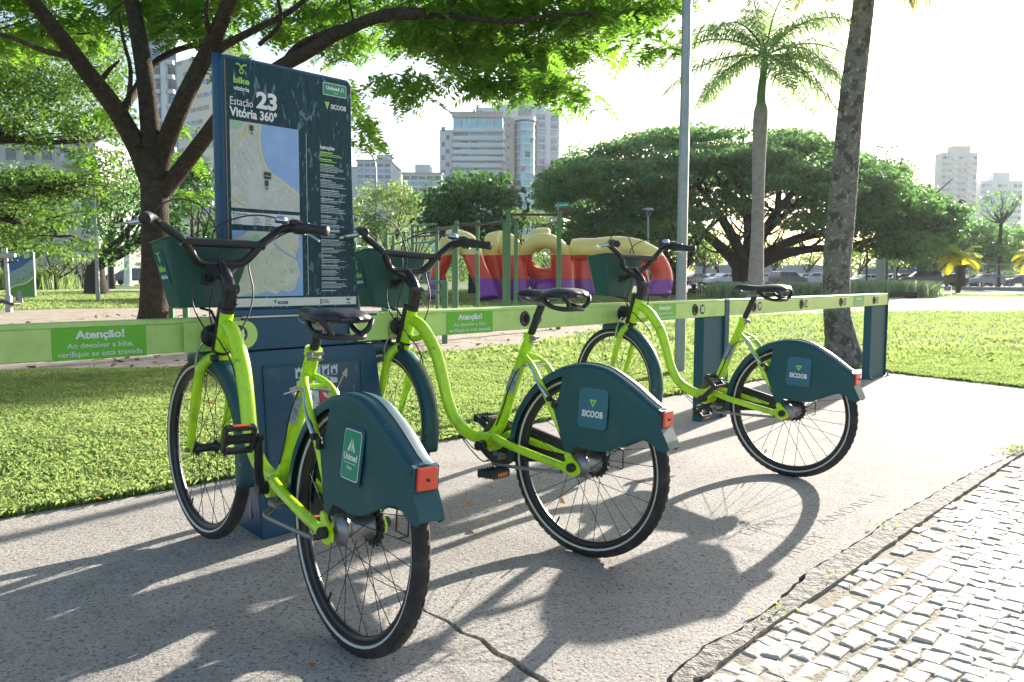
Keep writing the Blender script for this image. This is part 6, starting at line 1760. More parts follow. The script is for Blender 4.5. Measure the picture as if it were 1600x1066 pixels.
# hazy towers on the right
YD = 400
for (a, b, top, cap, lab, nc) in ((1461, 1516, 238, (1478, 1506, 227), "taller pale tower with rows of windows in the haze at the right", 7), (1523, 1588, 282, (1543, 1569, 268), "lower pale tower with a roof box in the haze at the far right", 8)):
    o = thing("hazy_tower", lab, "building", (X_((a + b) / 2, YD), YD, 0)); mb = MB(); wbox(mb, X_(a, YD), X_(b, YD), YD, YD + 7, 0, Z_(a, top, YD)); wbox(mb, X_(cap[0], YD), X_(cap[1], YD), YD + 1, YD + 6, Z_(a, top, YD) - .1, Z_(a, cap[2], YD)); mb.build("wall", M_BEIGE if a < 1500 else M_WHITEW, o, True)
    zt = Z_(a, top, YD); w = (X_(b, YD) - X_(a, YD)) / nc
    for kf in range(17):
        z = zt - 2.6 - kf * 3.1
        if z < 8: break
        for j in range(nc):
            if j in (2, 5): continue
            window(o, "window", (X_(a, YD) + w * (j + .5), YD - .1, z), round(w * .72, 1), 1.3, 0, M_GLASSB if (j + kf) % 3 else M_DKWIN, .3)
        mb = MB(); wbox(mb, X_(a, YD) + w * 2, X_(a, YD) + w * 3, YD - 1.0, YD, z - 1.6, z - .5); mb.build("balcony", M_WHITEW, o, True); mb = MB(); wbox(mb, X_(a, YD) + w * 5, X_(a, YD) + w * 6, YD - 1.0, YD, z - 1.6, z - .5); mb.build("balcony", M_WHITEW, o, True)
# left: blue grey balcony tower and the bright slab beside it
YE = 120
o = thing("balcony_tower", "tall blue grey tower with stacked balconies seen between the tree limbs", "building", (X_(262, YE), YE, 0))
mb = MB(); wbox(mb, X_(240, YE), X_(286, YE), YE, YE + 16, 0, Z_(262, -260, YE)); mb.build("wall", mat("blue_grey_render", (.24, .32, .46), .6), o, True)
mb = MB(); wbox(mb, X_(266, YE), X_(273, YE), YE - 1.1, YE, 0, Z_(262, -240, YE)); mb.build("pier", M_WHITEW, o, True)
for i in range(26):
    z = Z_(262, 215, YE) + i * 1.65 * 1.25 - 6
    for (a, b) in ((250, 264), (274, 284)):
        window(o, "window", ((X_(a, YE) + X_(b, YE)) / 2, YE - .05, z + .9), round(X_(b, YE) - X_(a, YE) - .1, 1), 1.1, 0, M_DKWIN if (i + a) % 3 else M_GLASSB, .12)
        mb = MB(); wbox(mb, X_(a, YE), X_(b, YE), YE - .9, YE, z - .2, z + .35); mb.build("balcony", M_SLABC, o, True)
YE2 = 112
o = thing("striped_slab_block", "bright white slab block with long window strips right of the blue grey tower", "building", (X_(312, YE2), YE2, 0))
A_, B_ = Vector((X_(286, YE2 + 3), YE2 + 3, 0)), Vector((X_(356, YE2 - 4), YE2 - 4, 0)); d_ = (B_ - A_).normalized(); n_ = Vector((d_.y, -d_.x, 0)); L_ = (B_ - A_).length; hz = 30.5
mb = MB(); mb.add([A_, B_, B_ - n_ * 4, A_ - n_ * 4] + [p + Vector((0, 0, hz)) for p in (A_, B_, B_ - n_ * 4, A_ - n_ * 4)], [(3, 2, 1, 0), (4, 5, 6, 7), (0, 1, 5, 4), (1, 2, 6, 5), (2, 3, 7, 6), (3, 0, 4, 7)]); mb.build("wall", mat("cream_panels", (.62, .60, .55), .6), o, True)
ax = math.atan2(d_.y, d_.x)
for i in range(19):
    for j in range(7):
        if (i + j * 3) % 4 == 3: continue
        c = A_ + d_ * (L_ * (j + .5) / 7) + Vector((0, 0, 3 + i * 1.7)); window(o, "window", c, round(L_ / 7 * .8, 1), .55, ax, M_GLASSB if (i * j) % 3 else M_GREYW, .1)
# left: beige apartments behind the boughs
YF = 75
o = thing("beige_apartments", "cream apartment building with a rounded balcony behind the boughs at the left", "building", (X_(60, YF), YF, 0))
mb = MB(); wbox(mb, X_(-160, YF), X_(158, YF), YF, YF + 14, 0, Z_(60, 218, YF)); mb.build("wall", mat("warm_white_render", (.60, .55, .50), .7, noise=[(.5, .4, .7, (.54, .49, .45), .5)]), o, True)
mb = MB(); wbox(mb, X_(3, YF), X_(20, YF), YF - 1.2, YF, 0, Z_(10, 300, YF)); wbox(mb, X_(26, YF), X_(34, YF), YF - 1.0, YF, 0, Z_(10, 360, YF)); mb.build("brick_pier", mat("salmon_tile", (.46, .30, .24), .7), o, True)
for i in range(5):
    for j in range(11):
        c = (X_(-140 + j * 28, YF), YF - .04, Z_(60, 385 - i * 36, YF)); q = window(o, "window_frame", c, 1.1, 1.25, 0, M_WHITEW, .12); c2 = Vector(c) + Vector((0, -.04, 0)); window(q if False else o, "window", c2, .9, 1.05, 0, M_DKWIN, .12)
mb = MB(); mb.lathe([(0, 0), (1.6, .0), (1.7, .5), (1.7, 1.1), (1.55, 1.1), (1.5, .3), (0, .3)], (X_(135, YF), YF, Z_(135, 262, YF)), (0, 0, 1), 20); mb.build("balcony", M_WHITEW, o, True)
# low walls on the far side of the street and lot
def wall_run(a, b, top, Y, m, lab, name="boundary_wall"):
    o = thing(name, lab, "wall", (X_((a + b) / 2, Y), Y, 0)); mb = MB(); wbox(mb, X_(a, Y), X_(b, Y), Y, Y + .4, 0, Z_(a, top, Y)); mb.build("wall", m, o, True)
    mb = MB(); wbox(mb, X_(a, Y) - .05, X_(b, Y) + .05, Y - .08, Y + .48, Z_(a, top, Y), Z_(a, top, Y) + .15); mb.build("coping", M_SLABC, o, True); return o
wall_run(55, 142, 419, 90, M_WHITEW, "white garden wall across the street at the left")
wall_run(1085, 1330, 415, 128, mat("pale_blue_wall", (.42, .45, .50), .7), "long pale blue grey wall behind the parked cars")
wall_run(1338, 1510, 420, 132, mat("blue_wall", (.13, .22, .36), .6), "dark blue wall behind the parked cars at the right")
o = thing("colourful_kiosk", "kiosk with a red and blue roof behind the cars near the yellow palm", "kiosk", (X_(1445, 125), 125, 0))
mb = MB(); wbox(mb, X_(1420, 125), X_(1468, 125), 125, 129, 0, Z_(1440, 424, 125)); mb.build("wall", mat("kiosk_green", (.10, .32, .26), .5), o, True)
mb = MB(); wbox(mb, X_(1412, 125), X_(1474, 125), 124, 130, Z_(1440, 424, 125), Z_(1440, 417, 125)); mb.build("roof", mat("kiosk_blue", (.06, .14, .45), .5), o, True)
mb = MB(); wbox(mb, X_(1414, 125), X_(1472, 125), 123.9, 124, Z_(1440, 417, 125), Z_(1440, 412, 125)); mb.build("fascia", mat("kiosk_red", (.55, .10, .10), .5), o, True)

# ------------------------------------------------------------------ cars
PAINT = {}
def paint(n, c): return mat("car_paint_" + n, c, .25, coat=.8)
def car(px, Y, rot, lab, col, kind='hatch', sc=1.0, group="cars in the parking lot"):
    B = BASE(px, Y); t = thing("parked_car" if Y > 60 else "car", lab, "car", B, rot, group)
    Lc = 4.2 * sc; W = .86 * sc
    if kind == 'suv': prof = [(-2.15, .45), (-2.18, .95), (-2.05, 1.15), (-1.95, 1.62), (-1.7, 1.72), (.35, 1.72), (1.0, 1.18), (1.95, 1.05), (2.15, .85), (2.15, .42)]; roof = [(-1.85, 1.15), (-1.72, 1.60), (.28, 1.62), (.85, 1.15)]
    elif kind == 'sedan': prof = [(-2.15, .40), (-2.15, .85), (-1.9, 1.0), (-1.35, 1.05), (-.75, 1.42), (.25, 1.44), (1.0, 1.0), (1.95, .88), (2.15, .68), (2.15, .38)]; roof = [(-1.2, 1.03), (-.68, 1.36), (.20, 1.37), (.85, 1.00)]
    else: prof = [(-2.0, .42), (-2.02, .85), (-1.85, 1.05), (-1.55, 1.46), (-1.2, 1.53), (.25, 1.50), (1.0, 1.05), (1.8, .92), (2.02, .72), (2.02, .40)]; roof = [(-1.62, 1.06), (-1.38, 1.42), (.2, 1.43), (.85, 1.04)]
    P = [(x * sc, z * sc) for x, z in prof]
    mb = MB(); n = len(P); ys = (-W, -W * .97, W * .97, W); vs_ = []
    for yi, y in enumerate((-W, W)):
        for (x, z) in P:
            tk = 1 - .16 * max(0, (z / sc - .95) / .7); vs_.append((x, y * tk, z))
    fs = [(i, (i + 1) % n, n + (i + 1) % n, n + i) for i in range(n)] + [tuple(range(n - 1, -1, -1)), tuple(range(n, 2 * n))]
    mb.add(vs_, [f[::-1] for f in fs]); bd = mb.build("body", col, t, bevel=.05 * sc)
    rf = [(x * sc, z * sc) for x, z in roof]
    for sy in (-1, 1):
        mid = (rf[1][0] + rf[2][0]) / 2
        for (a, b) in ((0, .48), (.52, 1)):
            bt = lambda u, v: Vector(((rf[0][0] * (1 - u) + rf[3][0] * u) * (1 - v) + (rf[1][0] * (1 - u) + rf[2][0] * u) * v, 0, (rf[0][1] * (1 - v) + rf[1][1] * v)))
            q = [bt(a + .02, .08), bt(b - .02, .08), bt(b - .02, .95), bt(a + .02, .95)]
            for p in q: p.y = sy * (W * (1 - .16 * max(0, (p.z / sc - .95) / .7)) + .008)
            mb = MB(); mb.poly(q if sy < 0 else q[::-1]); mb.build("side_window", M_DKWIN, t)
    for (i0, i1, nm) in ((0, 1, "rear_window"), (3, 2, "windscreen")):
        a, b = rf[i0], rf[i1]; s = -1 if i0 == 0 else 1; wa = W * .84; wb = W * .76; off = .10 * sc
        mb = MB(); q = [(a[0] + s * off * 1.1, -wa, a[1] + .04), (a[0] + s * off * 1.1, wa, a[1] + .04), (b[0] + s * off * 1.3, wb, b[1] + .0), (b[0] + s * off * 1.3, -wb, b[1])]
        mb.poly(q if s > 0 else q[::-1]); mb.build(nm, M_DKWIN, t)
    for sx in (-1, 1):
        for sy in (-1, 1):
            c = Vector((sx * 1.28 * sc, sy * (W - .09 * sc), .31 * sc)); mb = MB(); mb.lathe([(0, -.10), (.27, -.10), (.31, -.07), (.31, .07), (.27, .10), (0, .10)], c, (0, sy, 0), 18); w = mb.build("wheel", RUBBER, t)
            mb = MB(); mb.lathe([(0, .106), (.18, .106), (.19, .09)], c, (0, sy, 0), 14); mb.build("hubcap", STEEL, w)
    for sy in (-1, 1):
        x = P[1][0]; mb = MB(); mb.bbox((x + .02, sy * W * .82, .88 * sc if kind != 'suv' else 1.0 * sc), (.10, .22, .20), .02); mb.build("tail_lamp", REDL, t)
        mb = MB(); mb.bbox((P[-2][0] - .05, sy * W * .78, .76 * sc), (.12, .30, .14), .02); mb.build("headlight", CHROME, t)
    return t
WHT = paint("white", (.72, .72, .73)); SIL = paint("silver", (.40, .41, .43)); BLK = paint("black", (.012, .013, .018)); GRY = paint("grey", (.12, .125, .135)); BLU = paint("blue", (.03, .05, .09)); RED = paint("red", (.35, .02, .03)); DGN = paint("bottle", (.03, .06, .05))
for (px, Y, rot, lab, col, kd_, sc) in (
    (1130, 93, 200, "white hatchback parked just left of the umbrella tree trunk", WHT, 'sedan', 1.0), (1092, 97, 10, "dark saloon parked behind the logs left of the white hatchback", BLK, 'sedan', 1.0), (1112, 102, 190, "silver car half hidden behind the white hatchback", SIL, 'hatch', 1.0),
    (1192, 96, 185, "white car seen behind the royal palm trunk", WHT, 'hatch', 1.0), (1232, 92, 25, "grey jeep-like car with red tail lamps right of the bike saddle", GRY, 'suv', 1.0), (1253, 99, 200, "silver estate car parked behind the grey jeep-like car", SIL, 'hatch', 1.0),
    (1277, 94, 150, "white off-roader parked left of the leaning palm", WHT, 'suv', .95), (1352, 98, 190, "white car low behind the sunlit plants right of the leaning palm", WHT, 'sedan', 1.0), (1384, 100, 200, "white van-like car beside the thick lamp pole", WHT, 'hatch', 1.0),
    (1408, 98, 180, "dark grey hatchback with a red lamp near the lamp poles", GRY, 'hatch', 1.0), (1438, 95, 165, "dark blue off-roader left of the yellow palm", BLU, 'suv', 1.05), (1459, 100, 190, "white car tucked behind the dark blue off-roader", WHT, 'hatch', 1.0),
    (1478, 97, 185, "charcoal saloon parked just left of the yellow palm", GRY, 'sedan', 1.1), (1516, 104, 190, "grey car behind the court fence right of the yellow palm", GRY, 'hatch', 1.0), (1538, 102, 175, "silver car behind the court fence", SIL, 'suv', .95), (1592, 106, 180, "dark car behind the fence at the right edge", BLU, 'hatch', 1.0), (1556, 110, 185, "small pale car deep behind the court fence", SIL, 'hatch', .9),
    (894, 90, 95, "silver pickup glimpsed between the sculpture's loop and its orange leg", SIL, 'suv', 1.0), (1008, 92, 180, "dark car seen under the sculpture's curling end", BLK, 'hatch', 1.0), (672, 96, 180, "dark car glimpsed behind the low gym bars", BLK, 'hatch', 1.0)):
    car(px, Y, R_(rot), lab, col, kd_, sc)
car(205, 76, R_(182), "dark hatchback on the street partly hidden by the forked tree trunk", BLU, 'hatch', 1.05, "cars on the street at the left")
car(97, 84, R_(176), "low dark blue car on the street behind the strap-leaved bush", BLU, 'sedan', 1.0, "cars on the street at the left")
car(66, 80, R_(178), "red car mostly hidden behind the park notice board and bush", RED, 'hatch', 1.0, "cars on the street at the left")
# ------------------------------------------------------------------ playground sculpture (three painted colour bands by height)
def bands(nt, b, co):
    sp = nt.nodes.new("ShaderNodeSeparateXYZ"); nt.links.new(co, sp.inputs[0])
    n = nt.nodes.new("ShaderNodeTexNoise"); n.inputs["Scale"].default_value = 1.4; nt.links.new(co, n.inputs["Vector"])
    ad = nt.nodes.new("ShaderNodeMath"); ad.operation = 'MULTIPLY_ADD'; ad.inputs[1].default_value = .10; nt.links.new(n.outputs["Fac"], ad.inputs[0]); nt.links.new(sp.outputs["Z"], ad.inputs[2])
    rp = nt.nodes.new("ShaderNodeValToRGB"); rp.color_ramp.interpolation = 'CONSTANT'
    mp = nt.nodes.new("ShaderNodeMapRange"); mp.inputs[1].default_value = 0; mp.inputs[2].default_value = 3.0; nt.links.new(ad.outputs[0], mp.inputs[0]); nt.links.new(mp.outputs[0], rp.inputs[0])
    e = rp.color_ramp.elements; e[0].position = 0; e[0].color = (.28, .04, .40, 1); e[1].position = .315; e[1].color = (.82, .055, .015, 1)
    q = e.new(.635); q.color = (.90, .74, .22, 1)
    nt.links.new(rp.outputs[0], b.inputs["Base Color"])
M_BAND = mat("banded_gloss_paint", (1, 0, 0), .3, coat=.5, bump=None, build=bands)
SY = G(740, 470).y
sc_ = thing("playground_sculpture", "big lumpy playground sculpture striped yellow, orange and purple behind the gym bars", "sculpture", BASE(850, SY))
def sp(px, py, dy=0): return AT(px, py, SY + dy)
kS = SY / F_PX
def blob(name, strokes):
    mb = MB()
    for (pts, rad, fl) in strokes:
        P, R = smooth_path([sp(*p) for p in pts], 5, [r * kS for r in rad]); R = [r * 1.24 for r in R]; mb.tube(P, R, 14, True, True, fl)
    o = mb.build(name, M_BAND, sc_, True)
    rm = o.modifiers.new("remesh", 'REMESH'); rm.mode = 'VOXEL'; rm.voxel_size = .06; rm.use_smooth_shade = True
    sm = o.modifiers.new("smooth", 'SMOOTH'); sm.iterations = 6; sm.factor = .6
    return o
F1 = (1, 1.5)
blob("arch_shape", [([(706, 380), (718, 378, 0), (733, 385, 0), (744, 415, -.3), (757, 445, -.6), (763, 468, -.8)], [14, 15, 14, 12, 12, 13], None), ([(704, 375, 1), (694, 400, 1), (684, 430, 1), (678, 458, .8), (677, 468, .8)], [13, 12, 10, 9, 9], None),
     ([(697, 372, 2), (712, 371, 2), (728, 374, 1)], [10, 12, 10], None), ([(724, 385, 1.5), (745, 405, 1.8)], [11, 11], None)])
blob("double_leg_shape", [([(766, 382, 1), (772, 400, 1), (778, 430, 1), (786, 462, 1), (788, 470, 1)], [14, 16, 15, 14, 14], None), ([(780, 378), (795, 384), (804, 410), (810, 440), (813, 468)], [13, 15, 14, 13, 13], None), ([(765, 378, 1.5), (785, 375, 1)], [12, 13], None)])
ring = [(850 + 30 * math.cos(a), 403 + 27 * math.sin(a), .6 * math.sin(a)) for a in np.linspace(-2.2, 4.1, 16)]
blob("loop_shape", [(ring, [9.5] * 16, None), ([(876, 385), (878, 410), (880, 440), (882, 468)], [14, 15, 14, 15], None), ([(829, 385), (840, 374), (860, 372)], [13, 14, 13], None), ([(846, 440, .6), (850, 455, .6), (850, 468, .6)], [16, 18, 18], None)])
blob("nub_shape", [([(826, 440, .5), (838, 445, .3)], [6, 6], None)])
blob("long_arm_shape", [([(890, 386), (905, 390), (930, 388), (960, 384), (985, 386), (1005, 392)], [11, 15, 13, 12, 12, 13], None), ([(1000, 390), (1020, 402), (1034, 425), (1034, 445), (1026, 458)], [12, 13, 13, 14, 14], None), ([(1030, 440), (1030, 462)], [14, 16], None), ([(908, 395, 1), (911, 420, 1), (913, 445, 1), (916, 464, 1)], [12, 13, 14, 15], None), ([(998, 405, 1.2), (1002, 430, 1.2), (1008, 460, 1.2)], [9, 9, 10], None)])

# ------------------------------------------------------------------ outdoor gym bars
def post(mb, px, Y, ytop, w=.085):
    B = BASE(px, Y); z = AT(px, ytop, Y).z; mb.bbox((B.x, Y, z / 2), (w, w, z), .012); return Vector((B.x, Y, z))
def bars(name, lab, posts, beams, group="green outdoor gym bars"):
    """posts: (px, Y, ytop); beams: (i, j, drop, metal?)"""
    t = thing(name, lab, "exercise bars", BASE(posts[0][0], posts[0][1]), group=group); tops = []
    for p in posts:
        mb = MB(); tops.append(post(mb, *p)); mb.build("post", GRNP, t, True)
    for (i, j, dz, m) in beams:
        a = tops[i] - Vector((0, 0, dz)); b = tops[j] - Vector((0, 0, dz)); b.z = a.z; mb = MB(); mb.cyl(a, b, .024, .024, 10); mb.build("bar", BROWNBAR if m else GRNP, t, True)
    return t
GY = G(874, 515).y
bars("pull_up_bar", "tallest green pull-up frame with one bare bar in front of the sculpture's loop", [(794, GY, 327), (873, GY, 329)], [(0, 1, .10, 1)])
bars("pull_up_bar", "green pull-up frame with a dark bar in front of the arch-shaped sculpture", [(713, 18.6, 345), (788, 18.0, 347)], [(0, 1, .09, 1)])
bars("pull_up_bar", "green pull-up frame whose right post stands between the arch and the loop", [(746, 19.5, 344), (806, 17.5, 347)], [(0, 1, .12, 1)])
bars("ladder_frame", "taller green frame with three cross bars left of the arch-shaped sculpture", [(645, 21, 351), (683, 20, 354), (709, 19, 352)], [(0, 1, .04, 0), (1, 2, .06, 1), (0, 1, .32, 1), (0, 1, .48, 0), (0, 2, .20, 1)])
bars("ladder_frame", "green frame of close posts behind the middle bike's basket", [(555, 19, 378), (604, 21, 363), (615, 22, 368), (632, 20, 363)], [(0, 1, .10, 0), (1, 3, .05, 0), (2, 3, .25, 1)])
LY = G(694, 537).y
t = thing("low_parallel_bars", "low green bars with two rails right of the middle bike's head", "exercise bars", BASE(694, LY), group="green outdoor gym bars")
p1 = BASE(695, LY); z1 = AT(695, 438, LY).z; mb = MB(); mb.bbox((p1.x, LY, z1 / 2), (.085, .085, z1), .012); mb.build("post", GRNP, t, True)
p2 = BASE(600, LY + 1.2); mb = MB(); mb.bbox((p2.x, p2.y, z1 / 2), (.085, .085, z1), .012); mb.build("post", GRNP, t, True)
for dz in (.03, .18): mb = MB(); mb.cyl(Vector((p1.x, p1.y, z1 - dz)), Vector((p2.x, p2.y, z1 - dz)), .028, .028, 10); mb.build("rail", GRNP, t, True)
bars("low_gym_frame", "short pair of green posts behind the first bike's basket", [(266, 13.2, 476), (289, 13.0, 476)], [(0, 1, .04, 0)])

# ------------------------------------------------------------------ lamps, poles and signs
def dish_lamp(px, Y, ytop, hw, lab, basepx=None, rp=.045, arms=True):
    B = BASE(basepx or px, Y); T = AT(px, ytop, Y); k = Y / F_PX; R0 = hw * k
    t = thing("dish_lamp", lab, "street lamp", B, group="park lamps with a round dish top"); zt = T.z
    mb = MB(); P, R = smooth_path([B, B.lerp(Vector((T.x, Y, zt - R0 * 1.5)), .5), Vector((T.x, Y, zt - R0 * 1.5))], 3, [rp * 1.5, rp * 1.1, rp * .8]); mb.tube(P, R, 10); mb.build("pole", GALV, t, True)
    mb = MB(); mb.cyl((T.x, Y, 0), (T.x, Y, .03), rp * 2.6, rp * 2.6, 12); mb.build("base_flange", GALV, t, True)
    mb = MB()
    for a in (0, 2.09, 4.19): mb.tube(smooth_path([(T.x, Y, zt - R0 * 1.6), (T.x + .25 * R0 * math.cos(a), Y + .25 * R0 * math.sin(a), zt - R0 * 1.1), (T.x + .55 * R0 * math.cos(a), Y + .55 * R0 * math.sin(a), zt - R0 * .35)], 3), rp * .38, 6)
    mb.build("bracket", GALV, t, True)
    mb = MB(); mb.lathe([(0, .0), (R0 * .4, -.02 * R0), (R0 * .8, -.16 * R0), (R0, -.34 * R0), (R0 * .96, -.38 * R0), (R0 * .5, -.30 * R0), (0, -.28 * R0)], (T.x, Y, zt), (0, 0, 1), 24); mb.build("lamp_dish", GALV, t, True)
    mb = MB(); mb.lathe([(0, -.29 * R0), (R0 * .3, -.30 * R0), (R0 * .28, -.5 * R0), (0, -.52 * R0)], (T.x, Y, zt), (0, 0, 1), 14); mb.build("lamp_glass", mat("frosted_glass", (.7, .7, .66), .4), t, True)
dish_lamp(146, G(152, 471).y, 263, 15.5, "slim grey lamp with a wide dish standing on the lawn left of the forked tree", rp=.055, basepx=152)
dish_lamp(1013, 42, 325, 9.5, "small dish lamp rising above the sculpture's long arm", rp=.05)
dish_lamp(1571, 95, 394, 5, "distant dish lamp in front of the court fence", rp=.05)
def simple_pole(px0, py0, px1, py1, Y, r, lab, m=GALV, name="pole", extra=None):
    B = BASE(px1, Y); T = AT(px0, py0, Y); t = thing(name, lab, "pole", B); mb = MB(); mb.tube([B, T], [r * 1.1, r * .9], 14); mb.build("shaft", m, t, True)
    mb = MB(); mb.cyl((B.x, B.y, 0), (B.x, B.y, .04), r * 1.6, r * 1.6, 14); mb.build("collar", m, t, True)
    if extra: extra(t, B, T)
    return t
PY_ = G(1065, 585).y
simple_pole(1076, -120, 1065, 585, PY_, .050, "tall plain galvanised pole standing in the grass beside the farthest bike")
mbt = None
simple_pole(112, 375, 112, 457, 60, .11, "short black pole by the street at the left", BLACK)
simple_pole(1355, 383, 1355, 452, 62, .07, "thin brown pole behind the sunlit plants", mat("rust_pole", (.12, .06, .04), .7))
simple_pole(1398, 400, 1398, 448, 70, .10, "thin grey pole between the parked cars")
simple_pole(1377, 250, 1377, 447, 82, .42, "thick pale concrete pole below the umbrella tree's right side", mat("pale_concrete_pole", (.36, .37, .38), .8))
simple_pole(169, 390, 169, 449, 66, .09, "slim traffic pole with a small red light by the street", GALV, "traffic_pole", lambda t, B, T: (MB().bbox(T + Vector((-.3, -.1, -.1)), (.34, .2, .5), .03).build("signal_head", BLACK, t, True), MB().cyl(T + Vector((-.3, -.2, .02)), T + Vector((-.3, -.24, .02)), .11, .11, 12).build("red_lamp", mat("signal_red", (.8, .05, .03), .4, emit=((1, .08, .03), 1.5)), t, True)))
simple_pole(199, 385, 199, 449, 70, .30, "white lattice mast across the street behind the trees", WHITEP, "mast")
def double_lamp():
    Y = 84; B = BASE(1386, Y); T = AT(1386, 232, Y); t = thing("double_street_lamp", "tall street lamp with two flat heads above the umbrella tree", "street lamp", B)
    mb = MB(); mb.tube([B, T], [.16, .08], 10); mb.build("pole", BROWNBAR, t, True)
    for s in (-1, 1): mb = MB(); mb.tube([T, T + Vector((s * .45, 0, .12))], .05, 6); mb.bbox(T + Vector((s * .75, 0, .14)), (.75, .3, .16), .05, Matrix.Rotation(-s * .12, 3, 'Y')); mb.build("lamp_head", BROWNBAR, t, True)
double_lamp()
def arm_lamp():
    Y = 62; B = BASE(588, Y); t = thing("curved_street_lamp", "tall thin street lamp with a curved arm left of the glass towers", "street lamp", B); q = lambda x, y: AT(x, y, Y)
    mb = MB(); P, R = smooth_path([B, q(587, 330), q(587, 270), q(585, 252), q(579, 241), q(571, 236)], 4, [.13, .10, .08, .065, .055, .045]); mb.tube(P, R, 8); mb.build("pole", GALV, t, True)
    mb = MB(); mb.bbox(q(569, 235), (.55, .22, .12), .04, Matrix.Rotation(.15, 3, 'Y')); mb.build("lamp_head", GALV, t, True)
arm_lamp()
def flood():
    Y = 72; B = BASE(1497, Y); T = AT(1502, 318, Y); t = thing("floodlight_mast", "dark floodlight mast rising behind the yellow palm", "street lamp", B)
    mb = MB(); mb.tube([B, Vector((B.x + .1, Y, T.z))], [.16, .10], 8); mb.build("pole", BROWNBAR, t, True)
    mb = MB(); mb.bbox(T + Vector((.05, 0, .1)), (.55, .3, .42), .05, Matrix.Rotation(.4, 3, 'Y')); mb.build("lamp_head", BLACK, t, True)
flood()
# street name sign
Y = 40; B = BASE(872, Y); t = thing("street_name_sign", "green and brown street name sign above the tallest gym post", "sign", B)
mb = MB(); mb.tube([B, AT(872, 316, Y)], .04, 8); mb.build("pole", GALV, t, True)
O = AT(878, 320.5, Y); X = Vector((1, .0, .10)).normalized(); mb = MB(); mb.prism(rrect(.76, .25, .02), O, X, Vector((-.1, 0, 1)).normalized(), Vector((0, -1, 0)), .02); s1 = mb.build("sign_plate", mat("road_sign_green", (.0, .30, .20), .4), t, True)
put_text("Praia do Canto", O + Vector((0, -.022, -.045)), X, Vector((-.1, 0, 1)), .14, WHITEP, s1, "sign_lettering", .03, width=.62, world=True, thick=.004)
O = AT(880, 329.5, Y); mb = MB(); mb.prism(rrect(.70, .22, .02), O, X, Vector((-.1, 0, 1)).normalized(), Vector((0, -1, 0)), .02); mb.build("sign_plate", mat("road_sign_brown", (.16, .04, .03), .4), t, True)
Y = 80; B = BASE(1091, Y); t = thing("round_green_sign", "small green sign on a thin pole above the dark parked car", "sign", B)
mb = MB(); mb.tube([B, AT(1091, 412, Y)], .05, 6); mb.build("pole", GALV, t, True); O = AT(1091, 413, Y); mb = MB(); mb.prism(rrect(.60, .45, .1), O, (1, 0, 0), (0, 0, 1), (0, -1, 0), .03); mb.build("sign_plate", mat("road_sign_green", (.0, .30, .20), .4), t, True)

# park notice board at the left
NY = 27.0; kN = NY / F_PX; O = AT(33, 429, NY); t = thing("park_notice_board", "rounded notice board with a blue and green wave print at the left edge", "sign", BASE(31, NY))
w, h = 43 * kN, 72 * kN; rot = R_(-4); X = Vector((math.cos(rot), math.sin(rot), 0)); Nn = Vector((math.sin(rot), -math.cos(rot), 0))
mb = MB(); mb.prism(rrect(w, h, .09, 5), O - Nn * .06, X, (0, 0, 1), Nn, .06); bd = mb.build("board", GALV, t, True)
def fl(pts, m, lv, nm="print"): mb = MB(); mb.prism([(a * w / 2 * .94, b * h / 2 * .955) for a, b in pts], O + Nn * (.002 + .002 * lv), X, (0, 0, 1), Nn, .0012); return mb.build(nm, m, bd, True)
fl([(-1, -.92), (-.92, -1), (.92, -1), (1, -.92), (1, .92), (.92, 1), (-.92, 1), (-1, .92)], mat("notice_pale", (.34, .44, .47), .4), 0, "board_sheet")
wave = lambda y0, a, ph: [(-1 + i * .2, y0 + a * (i / 10) ** 1.3 + .06 * math.sin(i * .6 + ph)) for i in range(11)]
fl([(-1, .15)] + [(-1 + i * .2, .12 + .62 * (i / 10) ** 1.6) for i in range(11)] + [(1, .92), (.92, 1), (-.92, 1), (-1, .92)], mat("notice_blue", (.04, .16, .48), .4), 1, "blue_wave")
fl([(-.92, -1), (.92, -1), (1, -.92)] + wave(-.62, .55, 0)[::-1] + [(-1, -.92)], mat("notice_green", (.13, .36, .05), .4), 1, "green_wave")
fl(wave(-.58, .66, 0) + wave(-.50, .66, 0)[::-1], mat("notice_lime", (.28, .52, .10), .4), 2, "lime_wave")
fl(wave(-.70, .55, .2) + wave(-.64, .57, .2)[::-1], WHITEP, 3, "white_wave")
mb = MB()
for (a, b) in ((-.1, .6), (.35, .62), (-.5, .25), (.2, .15), (.7, .05), (-.9, -.15), (-.3, -.22), (.1, -.2)): mb.prism([(a * w / 2, b * h / 2), (a * w / 2 + .06, b * h / 2 - .012), (a * w / 2 + .05, b * h / 2 + .03)], O + Nn * .010, X, (0, 0, 1), Nn, .001)
mb.build("figure_mark", M_INK, bd, True, kind='stuff')
mb = MB(); c = AT(31, 468, NY); mb.bbox((c.x, NY + .02, c.z / 2 + .1), (.16, .05, c.z + .4), .01); mb.build("support", GALV, t, True)
